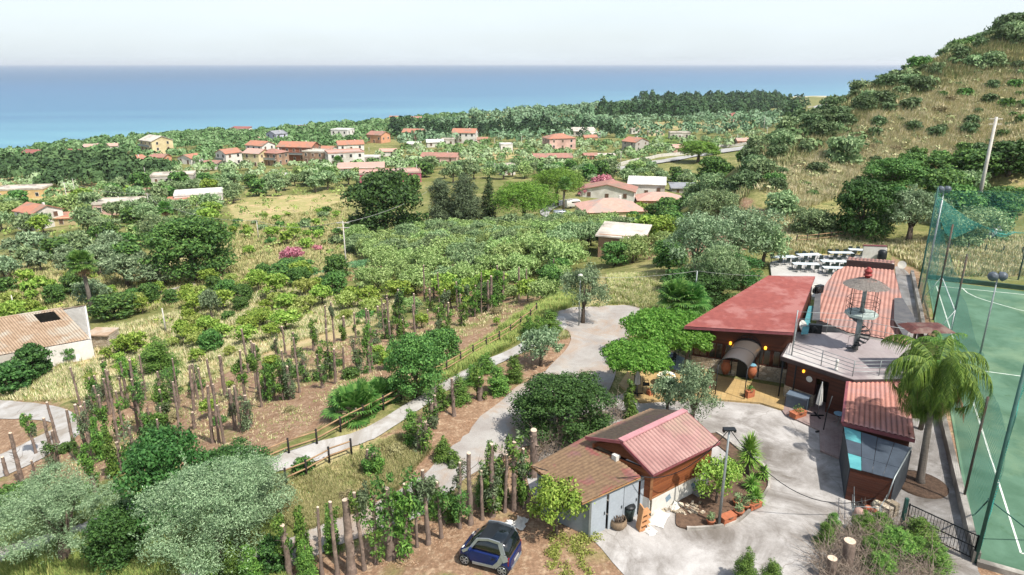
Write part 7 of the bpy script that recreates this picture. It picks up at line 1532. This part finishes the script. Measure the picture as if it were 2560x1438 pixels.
# big trees of the middle distance
for a in (('olive',1795,745,130,140,'olive with a dense round crown beside the hall roof'),('silver',1735,700,170,170,'tall grey olive towering left of the hall roof'),('silver',1840,670,190,165,'large grey olive directly behind the red hall roof'),('olive',1905,665,120,110,'smaller olive touching the white table terrace'),('silver',1880,610,130,80,'silvery olive at the back of the olive clump above the hall'),('dark',1770,760,130,90,'dark undergrowth tree at the left end of the hall roof'),('dark',1700,735,100,70,'dark low tree behind the fan palms'),('dark',1830,710,150,90,'dark low tree hugging the hall roof edge')): tree(*a,lod=None)
tree('broad',490,700,215,170,'big spreading dark green tree left of the pink shrub','')
tree('dark',965,600,205,185,'huge round dark evergreen at the centre of the plain edge')
tree('dark',300,1405,150,150,'dark tree in the gap between the two bottom left olives');tree('broad',40,1290,120,90,'leafy tree at the left edge under the olive');tree('dark',690,1420,90,90,'dark shrub tree at the foot of the large pale olive')
for a in ((1105,585,110,140,'left'),(1165,582,110,150,'right')): tree('casuarina',a[0],a[1],a[2],a[3],'tall ragged grey green conifer, %s one of the pair beside the huge evergreen'%a[4])
tree('cypress',1222,570,42,125,'dark slender cypress between the ragged conifers and the pines')
tree('pine',1312,572,165,125,'broad bright green pine in front of the parked white van')
tree('pine',1392,515,135,100,'taller yellow green pine behind the broad one')
tree('pine',1745,405,100,55,'flat topped umbrella pine above the coast road bend')
for a in ((1780,578,145,115,'olive','round grey green bush tree on the earth bank'),(1955,535,80,60,'gbush','round pale bush above the bare earth cutting'),(2030,585,110,70,'gbush','pale spreading bush right of the bare earth cutting'),(2110,410,90,70,'gbush','dark domed bush on its own in the dry hillside grass'),(2150,600,150,160,'dark','dark green tree at the foot of the hill behind the terrace'),(2230,480,150,90,'broad','bright green tree behind the darker one at the hill foot'),(2270,610,170,150,'silver','grey olive left of the green net'),(2430,450,120,80,'broad','green thicket tree right under the hillside grass'),(2520,440,120,90,'dark','dark thicket tree at the right edge of the hill foot'),(2350,450,110,70,'broad','leafy thicket between the bright tree and the tall grey pole'),(2500,540,110,80,'broad','green tree behind the pitch net at the right edge'),(2400,560,120,80,'silver','grey olive behind the tall leaning floodlight pole')): tree(a[4],a[0],a[1],a[2],a[3],a[5])
tree('pink',730,660,62,45,'dusty pink flowering shrub at the end of the vegetable plot');tree('pink',1507,475,60,40,'pink oleander above the villa compound');tree('pink',1462,490,35,25,'small pink oleander left of the larger one')
tree('pink',795,630,24,18,'little pink oleander right of the dusty pink shrub')
for a in ((250,690,110,80),(320,715,120,90),(385,722,110,75),(295,660,90,60)): tree('silver',*a,'grey olive in the clump left of the big spreading tree','grey olives left of the spreading tree');TR.setdefault('go',[]).append(LAST[0])
for a in ((735,700,120,60,'broad','dark round tree beside the vegetable rows'),(530,800,55,80,'silver','upright young olive in the dry grass'),(530,880,60,60,'broad','dark green shrub between pruned rows and dry grass'),(460,855,45,60,'citrus','thin young fruit tree in the pale grass'),(655,820,90,55,'citrus','yellow green bush, larger of two in the orchard grass'),(715,830,80,60,'citrus','yellow green bush, smaller of two in the orchard grass'),(240,775,90,80,'silver','olive beside the leaning palm'),(290,795,110,70,'broad','low dark bush under the leaning palm'),(90,940,90,90,'dark','dark orange tree in front of the farmhouse wall'),(30,975,110,80,'dark','dark round orange tree at the left edge'),(175,905,36,44,'broad','small bush against the white farmhouse wall'),(320,890,70,60,'citrus','bright green fruit tree right of the rubble store'),(995,750,80,55,'citrus','vivid yellow green fruit tree below the olive grove'),(400,930,90,90,'hedgecon','dense dark cypress clump among pruned trunks')): tree(a[4],*a[:4],a[5])
rowlabels(TR['go'],'grey olive in the clump left of the big spreading tree',20)
SB=[]
for a in ((540,1450,60,90),(585,1455,50,110),(630,1460,60,100),(760,1400,40,130),(770,1440,50,90),(830,1380,40,100),(1000,1330,40,90),(1090,1290,44,90),(1130,1300,40,80),(1210,1260,46,100),(1250,1250,50,110),(255,1150,34,110),(285,1190,34,120)):
    tree('hedgecon',*a,'x','green conifer sprouts near the track');SB.append(LAST[0])
rowlabels(SB,'ragged green conifer beside the lower track',20)
# ---------------------------------------------------------------- planted areas
fill([(872,605),(1000,592),(1200,585),(1400,570),(1480,560),(1600,600),(1560,650),(1480,640),(1420,700),(1330,690),(1240,725),(1080,745),(900,735),(890,700),(980,660),(900,655)],[('golive',5),('olive',3)],4.3,(3.9,5.6),'in the dense mid-picture grove','olive grove rows',170,.22,rows=.5,seed=3,avoid=.5)
fill([(1180,700),(1420,690),(1400,770),(1280,760),(1200,790),(960,780),(1050,730)],[('citrus',3),('broad',2),('golive',2)],4.2,(2.2,3.6),'in scrub behind the upper trunks','scrub behind the upper rows',60,.4,seed=4,avoid=.4)
fill([(0,640),(250,600),(420,640),(400,700),(200,690),(0,720)],[('silver',3),('broad',2),('olive',2)],7,(4,6.5),'below the red gabled house','belt on the left',40,.4,seed=5)
fill([(0,720),(220,700),(430,730),(640,690),(860,700),(860,740),(620,780),(380,790),(200,800),(0,860)],[('citrus',5),('broad',3),('yellow',2)],4.6,(2,3.9),'on the slope above the farmhouse','rough orchard bushes',95,.45,seed=6)
fill([(430,760),(640,720),(980,750),(960,800),(700,860),(500,900),(440,860)],[('citrus',4),('yellow',4),('bush',1)],4.2,(1.5,3.2),'in the pale grass orchard','pale grass orchard bushes',62,.45,seed=7)
fill([(560,560),(880,520),(880,640),(700,620),(600,660)],[('citrus',3),('bush',3),('gbush',2)],7,(1.6,3.4),'in the golden field','golden field bushes',60,.45,seed=8)
fill([(180,900),(440,850),(640,860),(640,900),(420,980),(200,980)],[('yellow',3),('bush',2),('citrus',2)],4.5,(1.2,2.4),'between farmhouse and pruned rows','bushes by the farmhouse',35,.45,seed=9)
fill([(200,1010),(420,1000),(640,900),(900,850),(1150,770),(1300,745),(1300,790),(1150,850),(960,960),(820,1020),(560,1130),(300,1170),(120,1180)],[('bush',3),('citrus',1),('scrub',2)],3.6,(.7,1.8),'on earth between pruned trunks','regrowth between pruned trunks',70,.45,seed=10)
fill([(0,1250),(300,1290),(330,1310),(330,1438),(0,1438)],[('gbush',2),('bush',2)],2.6,(1.2,2.4),'under the bottom left olive','bottom left undergrowth',22,.4,seed=11)
fill([(730,1160),(900,1110),(980,1100),(1020,1160),(900,1260),(780,1280),(740,1220)],[('scrub',2),('bush',1)],2.8,(.6,1.3),'on the weedy road verge','verge weeds',16,.4,seed=12)
fill([(1440,570),(1620,540),(1760,590),(1650,640),(1560,600)],[('broad',3),('golive',3),('citrus',2)],5,(3,5.2),'between villas and olive clump','thicket by the villas',40,.4,seed=13)
fill([(1500,630),(1660,620),(1680,690),(1520,700)],[('golive',3),('olive',2),('broad',2)],4.6,(3,4.6),'beside the stone block house','trees by the stone house',22,.4,seed=14)
# hill
CR=[AtY(*q) for q in SL];LOW=[AtY(*q) for q in ((2560,190,156),(2400,190,160),(2260,255,152),(2130,330,140),(2000,400,120),(1890,470,108),(1840,520,100),(1780,500,112))]
crest=[p[:2] for p in CR]+[(CR[-1][0]*1.3,CR[-1][1]*1.25)]+[(p[0]*1.12,p[1]*1.12) for p in CR[::-1]];flank=[p[:2] for p in CR]+[p[:2] for p in LOW]
fill(crest,[('maquis',5),('gbush',2),('bush',1)],4.2,(3,6.5),'along the hill crest','crest shrubs',150,.45,seed=25,world=True,avoid=.6)
fill(flank,[('maquis',5),('gbush',2)],5.2,(2.6,5.4),'on the upper hill flank','upper flank shrubs',120,.45,seed=15,world=True,avoid=.7)
face=[AtY(*q)[:2] for q in ((1900,480,104),(2000,400,120),(2130,330,140),(2260,255,152),(2400,190,160),(2560,170,160),(2700,170,160),(2700,440,106),(2300,430,112),(2150,480,106),(2000,540,96))]
fill(face,[('bush',4),('scrub',3),('maquis',3)],5.2,(1.4,3.6),'on the dry hillside','hillside shrubs',130,.45,seed=16,world=True,avoid=.6)
fill([(2170,500),(2300,420),(2560,400),(2560,600),(2300,640),(2200,610)],[('broad',3),('dark',2),('gbush',2)],6,(4,6.5),'at the hill foot','hill foot belt',45,.4,seed=17)
fill([(1600,440),(1760,440),(1850,470),(1760,560),(1700,540),(1720,470)],[('broad',3),('olive',3),('gbush',2)],7.5,(4,7),'above the coast road','hill toe trees',40,.4,seed=18)
# plain, individually, out to about 260 m
fill([(0,600),(0,510),(150,520),(450,470),(860,440),(1060,450),(1060,480),(880,470),(560,520),(560,600),(400,620),(250,590)],[('olive',5),('golive',2),('broad',3),('citrus',1)],8.6,(4.5,8),'in the middle left plain','middle left plain',150,.4,seed=19,avoid=.8)
fill([(1020,470),(1060,425),(1480,420),(1640,430),(1700,470),(1500,470),(1430,460),(1240,450)],[('olive',5),('golive',3),('broad',1)],8.8,(4.5,7.5),'behind the tall pines','orchards behind the pines',110,.4,seed=20,avoid=.8)
# ---------------------------------------------------------------- far plain as one mass of crowns
def mass(name,pl,spacing,wr,cols,label,cat,seed,dens=46,hk=.8,maxn=9000,conif=0):
    rs=np.random.RandomState(seed);poly=pl if name in('hill_scrub','hillside_maquis','flank_maquis') else Pw(pl);xs=[p[0] for p in poly];ys=[p[1] for p in poly]
    n=int((max(xs)-min(xs))*(max(ys)-min(ys))/spacing**2*1.6);X=rs.uniform(min(xs),max(xs),n);Y=rs.uniform(min(ys),max(ys),n)
    cl=np.sin(X*.021+seed)*np.sin(Y*.017+seed*2)+.6*np.sin(X*.06+Y*.04);ok=inpoly(X,Y,poly)&((rs.rand(n)<np.clip(.66+.42*cl,.06,1)) if 'maquis' not in name else (np.sin(X*.11+seed)*np.sin(Y*.09+1)+.6*np.sin(X*.31+Y*.23)>(.6 if name[0]=='h' else .15)));X,Y=X[ok],Y[ok]
    B=np.array(BLOCK);keep=np.ones(len(X),bool)
    for bx,by,br in HBL: keep&=np.hypot(X-bx,Y-by)>br
    for bx,by,br in B[(B[:,1]>150)]: keep&=np.hypot(X-bx,Y-by)>br*1.15
    for r_,mar in ROADS: keep&=~inpoly(X,Y,r_)
    # thin out by grid so crowns do not pile up
    X,Y=X[keep],Y[keep];cell={};idx=[]
    for i,(x,y) in enumerate(zip(X,Y)):
        k=(int(x//spacing),int(y//spacing))
        if cell.get(k,0)<1: cell[k]=1;idx.append(i)
        if len(idx)>=maxn: break
    X,Y=X[idx],Y[idx];Vs=[];Ts=[]
    W=rs.uniform(*wr,len(X))
    HH=height(X,Y)
    for x,y,w_,z in zip(X,Y,W,HH):
        if z<SEA+.6: continue
        m_=int(dens*1.9*rs.uniform(.8,1.2));d=rs.normal(size=(m_,3));d/=np.linalg.norm(d,axis=1)[:,None];d[:,2]=np.abs(d[:,2])*.95-.15
        h=w_*hk*(rs.uniform(1.2,2.2) if conif else rs.uniform(.8,1.15));a_=rs.rand(4)*6.28;r=1+.22*np.sin(d[:,0]*5+a_[0])*np.sin(d[:,1]*5+a_[1])
        c=np.stack([x+d[:,0]*w_*.5*r*(1-(.55*np.clip(d[:,2],0,1) if conif else 0)),y+d[:,1]*w_*.5*r*(1-(.55*np.clip(d[:,2],0,1) if conif else 0)),z+h*.42+d[:,2]*h*.58*r],1)
        nn=d+rs.normal(0,.45,(m_,3));nn/=np.linalg.norm(nn,axis=1)[:,None];a=np.cross(nn,rs.normal(size=(m_,3)));a/=np.linalg.norm(a,axis=1)[:,None];b=np.cross(nn,a);s=(w_*.115*rs.uniform(.7,1.3,m_))[:,None]
        Vs.append(np.stack([c-a*s,c+b*s*.75,c+a*s,c-b*s*.75],1).reshape(-1,3));Ts.append(np.full(m_*4,rs.rand()))
    V=np.concatenate(Vs);T=np.concatenate(Ts);me=mesh_np(name,V,np.arange(len(V)).reshape(-1,4),mats=[MASSM(cols)])
    vcol(me,'tint',T,T,T);tag(link(name,me),label,cat,kind='stuff')
def MASSM(cols):
    key='mass_'+'_'.join(cols)
    if key in MATS: return MATS[key]
    m,n,b=newmat(key[:40]);at=n.new('VertexColor',layer_name='tint');g=n.new('NewGeometry')
    t=n.math('ADD',n.math('MULTIPLY',at.outputs[0],.72),n.math('MULTIPLY',g.outputs['Random Per Island'],.28));k=len(cols)
    col=n.ramp(t,[(.1+.8*i/(k-1),lin(c)) for i,c in enumerate(cols)]);n.link(col,b.inputs['Base Color']);b.inputs['Roughness'].default_value=.8;b.inputs['Specular IOR Level'].default_value=.15
    MATS[key]=m;return m
OL=('53703e','78935e','98a882','66864a');DK_=('2c4430','35502f','48603c','3a5636')
mass('coastal_tree_cover',[(0,440),(0,388),(120,372),(300,350),(640,331),(800,318),(1000,303),(1160,289),(1160,330),(1000,345),(860,372),(700,395),(500,420),(200,450)],6.4,(3.8,7.5),('3f5c36','5a7a48','7c9668','486a3c'),'mixed olive and pine cover between the shore and the left houses','woodland',31,52)
mass('left_grove_cover',[(0,480),(0,438),(200,440),(500,415),(900,420),(1060,400),(1060,440),(860,448),(560,470),(340,480),(150,510)],6.4,(3,6),OL,'olive groves around the left village houses','woodland',32,52)
mass('central_plain_cover',[(860,420),(1000,380),(1160,365),(1700,350),(1920,330),(1900,350),(1690,385),(1550,412),(1460,425),(1040,435)],7.2,(3,6.2),OL,'olive orchards around the central village houses','woodland',33,48)
mass('upper_plain_cover',[(1000,345),(1160,292),(1400,272),(1620,256),(1900,250),(2140,250),(2140,290),(2060,300),(1930,330),(1700,345),(1300,360),(1000,370)],10,(6,11),('4a6648','63805c','7f9676','577251'),'hazy olive plain stretching towards the far shore','woodland',34,34)
mass('shore_pine_wood',[(1600,257),(1700,253),(1950,248),(2152,246),(2152,254),(1950,262),(1620,270)],9,(8,13),DK_,'dark far pine wood along the shore','woodland',35,60,.72,conif=1)
mass('inland_pine_belt',[(1500,302),(1500,285),(1800,276),(2020,270),(2020,278),(1850,292),(1700,304)],10,(8,12),DK_,'dark conifer belt inland from the shore pine wood','woodland',36,60,.8,conif=1)
mass('cypress_belt',[(975,338),(1000,326),(1160,330),(1500,330),(1560,345),(1400,350),(1160,352),(1000,352)],8,(4.5,8),('263a28','30462c','3c5434'),'dark cypress windbreak crossing the plain','windbreak',37,64,.95,conif=1)
mass('left_dark_wood',[(0,420),(160,405),(420,440),(400,465),(200,475),(0,470)],7,(6,10),('33482c','445c38','566e44'),'dark wood left of the electric poles','woodland',38,60,1.0)

# ---------------------------------------------------------------- weeds, grass and litter
def tufts(name,poly,n,hr,wr,cols,label,seed,blades=7,world=False,spread=.25,dens=None,cat='grass',far=60.):
    rs=np.random.RandomState(seed);poly=poly if world else Pw(poly);xs=[p[0] for p in poly];ys=[p[1] for p in poly];X=rs.uniform(min(xs),max(xs),n*6);Y=rs.uniform(min(ys),max(ys),n*6)
    pr=np.clip((far/np.hypot(X,Y))**1.2,.05,1);cl=np.clip(.5+.8*np.sin(X*.7+seed)*np.sin(Y*.6)+.5*np.sin(X*2.1+Y*1.7),.12,1)
    ok=inpoly(X,Y,poly)&(rs.rand(n*6)<pr*cl);X,Y=X[ok][:n],Y[ok][:n]
    if len(X)==0: return
    for r_,mar in ROADS: k=~inpoly(X,Y,r_);X,Y=X[k],Y[k]
    for bx,by,br in HBL: k=np.hypot(X-bx,Y-by)>br;X,Y=X[k],Y[k]
    Zz=height(X,Y);sc_=np.clip(np.hypot(X,Y)/45,.7,3.0);N=len(X);T=rs.rand(N)
    a=rs.uniform(0,6.28,(N,blades));le=rs.uniform(.15,.6,(N,blades));h=rs.uniform(*hr,(N,blades))*sc_[:,None];w_=rs.uniform(*wr,(N,blades))*sc_[:,None]
    bx=X[:,None]+np.cos(a)*spread*rs.rand(N,blades)*sc_[:,None];by=Y[:,None]+np.sin(a)*spread*rs.rand(N,blades)*sc_[:,None];bz=np.repeat(Zz[:,None],blades,1)-.03
    px_=-np.sin(a)*w_;py_=np.cos(a)*w_
    tx=bx+np.cos(a)*le*h;ty=by+np.sin(a)*le*h;tz=bz+h
    V=np.stack([np.stack([bx-px_,by-py_,bz],-1),np.stack([bx+px_,by+py_,bz],-1),np.stack([tx,ty,tz],-1)],2).reshape(-1,3)
    me=mesh_np(name,V,None,np.arange(len(V)).reshape(-1,3),mats=[MASSM(cols)]);t=np.repeat(T,blades*3);vcol(me,'tint',t,t,t);tag(link(name,me),label,cat,kind='stuff')
STR=('9c9068','c0b48a','dacfac','a3a66c');GRN=('55703a','7a9048','9aa860','b0a868');MIXG=('6d7a44','969360','bdb084','7b8a4e')
tufts('dry_grass',[(0,880),(250,830),(600,740),(850,720),(1000,750),(960,800),(700,870),(430,980),(200,1000),(0,1000)],30000,(.1,.3),(.012,.03),STR+GRN[:2],'pale dry grass of the sloping orchard',41,far=70)
tufts('field_grass',[(0,640),(200,640),(420,700),(600,560),(880,500),(880,700),(600,740),(200,800),(0,800)],26000,(.1,.3),(.02,.05),MIXG,'golden field grass in the middle left',42,far=100)
tufts('verge_grass',[(700,1215),(900,1130),(1000,1090),(1080,1120),(1000,1220),(860,1300),(760,1340),(700,1290)],16000,(.12,.4),(.012,.03),MIXG,'weedy grass on the verge between road and track',43)
tufts('bank_grass',[(1000,985),(1150,890),(1330,770),(1420,740),(1440,760),(1330,830),(1180,915),(1040,1000)],14000,(.15,.5),(.012,.03),GRN,'green grass strip below the long rustic fence',44)
tufts('corner_grass',[(-60,1290),(200,1300),(420,1320),(700,1340),(720,1460),(-60,1460)],26000,(.2,.7),(.015,.035),GRN,'tall grass in the bottom left corner',45)
tufts('lot_grass',[(1410,800),(1500,790),(1530,740),(1520,690),(1660,690),(1700,760),(1640,780),(1560,760),(1480,765),(1470,830),(1400,850)],14000,(.08,.3),(.012,.03),STR+GRN,'mown dry grass by the lot entrance',46)
tufts('plantation_weeds',[(120,1150),(420,1000),(640,900),(900,850),(1150,770),(1300,745),(1300,790),(1150,850),(960,985),(820,1050),(560,1160),(300,1200),(0,1270)],5000,(.06,.22),(.01,.025),STR+GRN[:3],'thin weeds on the bare plantation soil',47)
tufts('hill_grass',face+[],30000,(.15,.4),(.015,.035),('b3a884','cdc19c','ded3b2','b0ae7c','929a66'),'dry straw grass covering the hillside',48,world=True,spread=.5,far=200)
tufts('crest_grass',flank,12000,(.2,.5),(.02,.05),('9c9470','b3a980','878f60','708252'),'mixed dry and green grass on the hill flank',49,world=True,spread=.5,far=200)
tufts('slope_grass',[(1850,560),(2000,520),(2150,600),(2320,600),(2560,600),(2560,690),(2330,690),(2220,630),(1960,640),(1850,620)],12000,(.15,.4),(.02,.05),STR+GRN[:1],'dry grass behind the white terrace and pitch',50,far=90)
tufts('dirt_chips',[(720,1440),(880,1380),(1010,1330),(1150,1290),(1310,1270),(1340,1330),(1480,1350),(1580,1440)],9000,(.02,.06),(.02,.06),('6b4f3c','8a6a50','b89a7c','c9b8a0'),'wood chips and litter on the dirt round the car',51,cat='litter')
tufts('bank_chips',[(930,1170),(1050,1120),(1190,1040),(1300,975),(1400,890),(1420,960),(1290,1010),(1150,1110),(1020,1190)],9000,(.02,.07),(.02,.06),('6b4f3c','9a7458','b98a68','c9b8a0'),'wood chips on the bank of the gravel lot',52,cat='litter')
mass('field_scrub',[(0,600),(0,500),(200,500),(450,450),(860,430),(1060,450),(1060,480),(880,470),(880,640),(560,660),(430,640),(250,600)],5,(1.2,3.2),('5a7040','7d9048','93a060','6a7c4c'),'low scrub across the middle left fields','scrub',61,12,.7)
mass('slope_scrub',[(0,860),(0,700),(430,720),(640,680),(860,700),(980,750),(900,800),(640,850),(440,850),(300,800),(200,790)],4.2,(.6,1.7),('6f8a34','93a048','5f7a3c','a8ad5c'),'low weeds and scrub on the orchard slope','scrub',62,26,.6)
mass('hillside_maquis',face,4.0,(1.2,3.6),('3f5434','5a7044','74865a','4a6038'),'patches of dark scrub merging over the hillside','scrub',64,40,.55)
mass('flank_maquis',flank,2.9,(1.6,4.2),('3f5434','5a7044','7c8c62','4a6038'),'dense dark scrub on the hill flank','scrub',65,40,.55)
mass('hill_scrub',face,2.3,(.7,2.2),('858a5c','a8a37a','72834f','b3ac86','64774a'),'low scrub cushions on the hillside','scrub',63,22,.6)
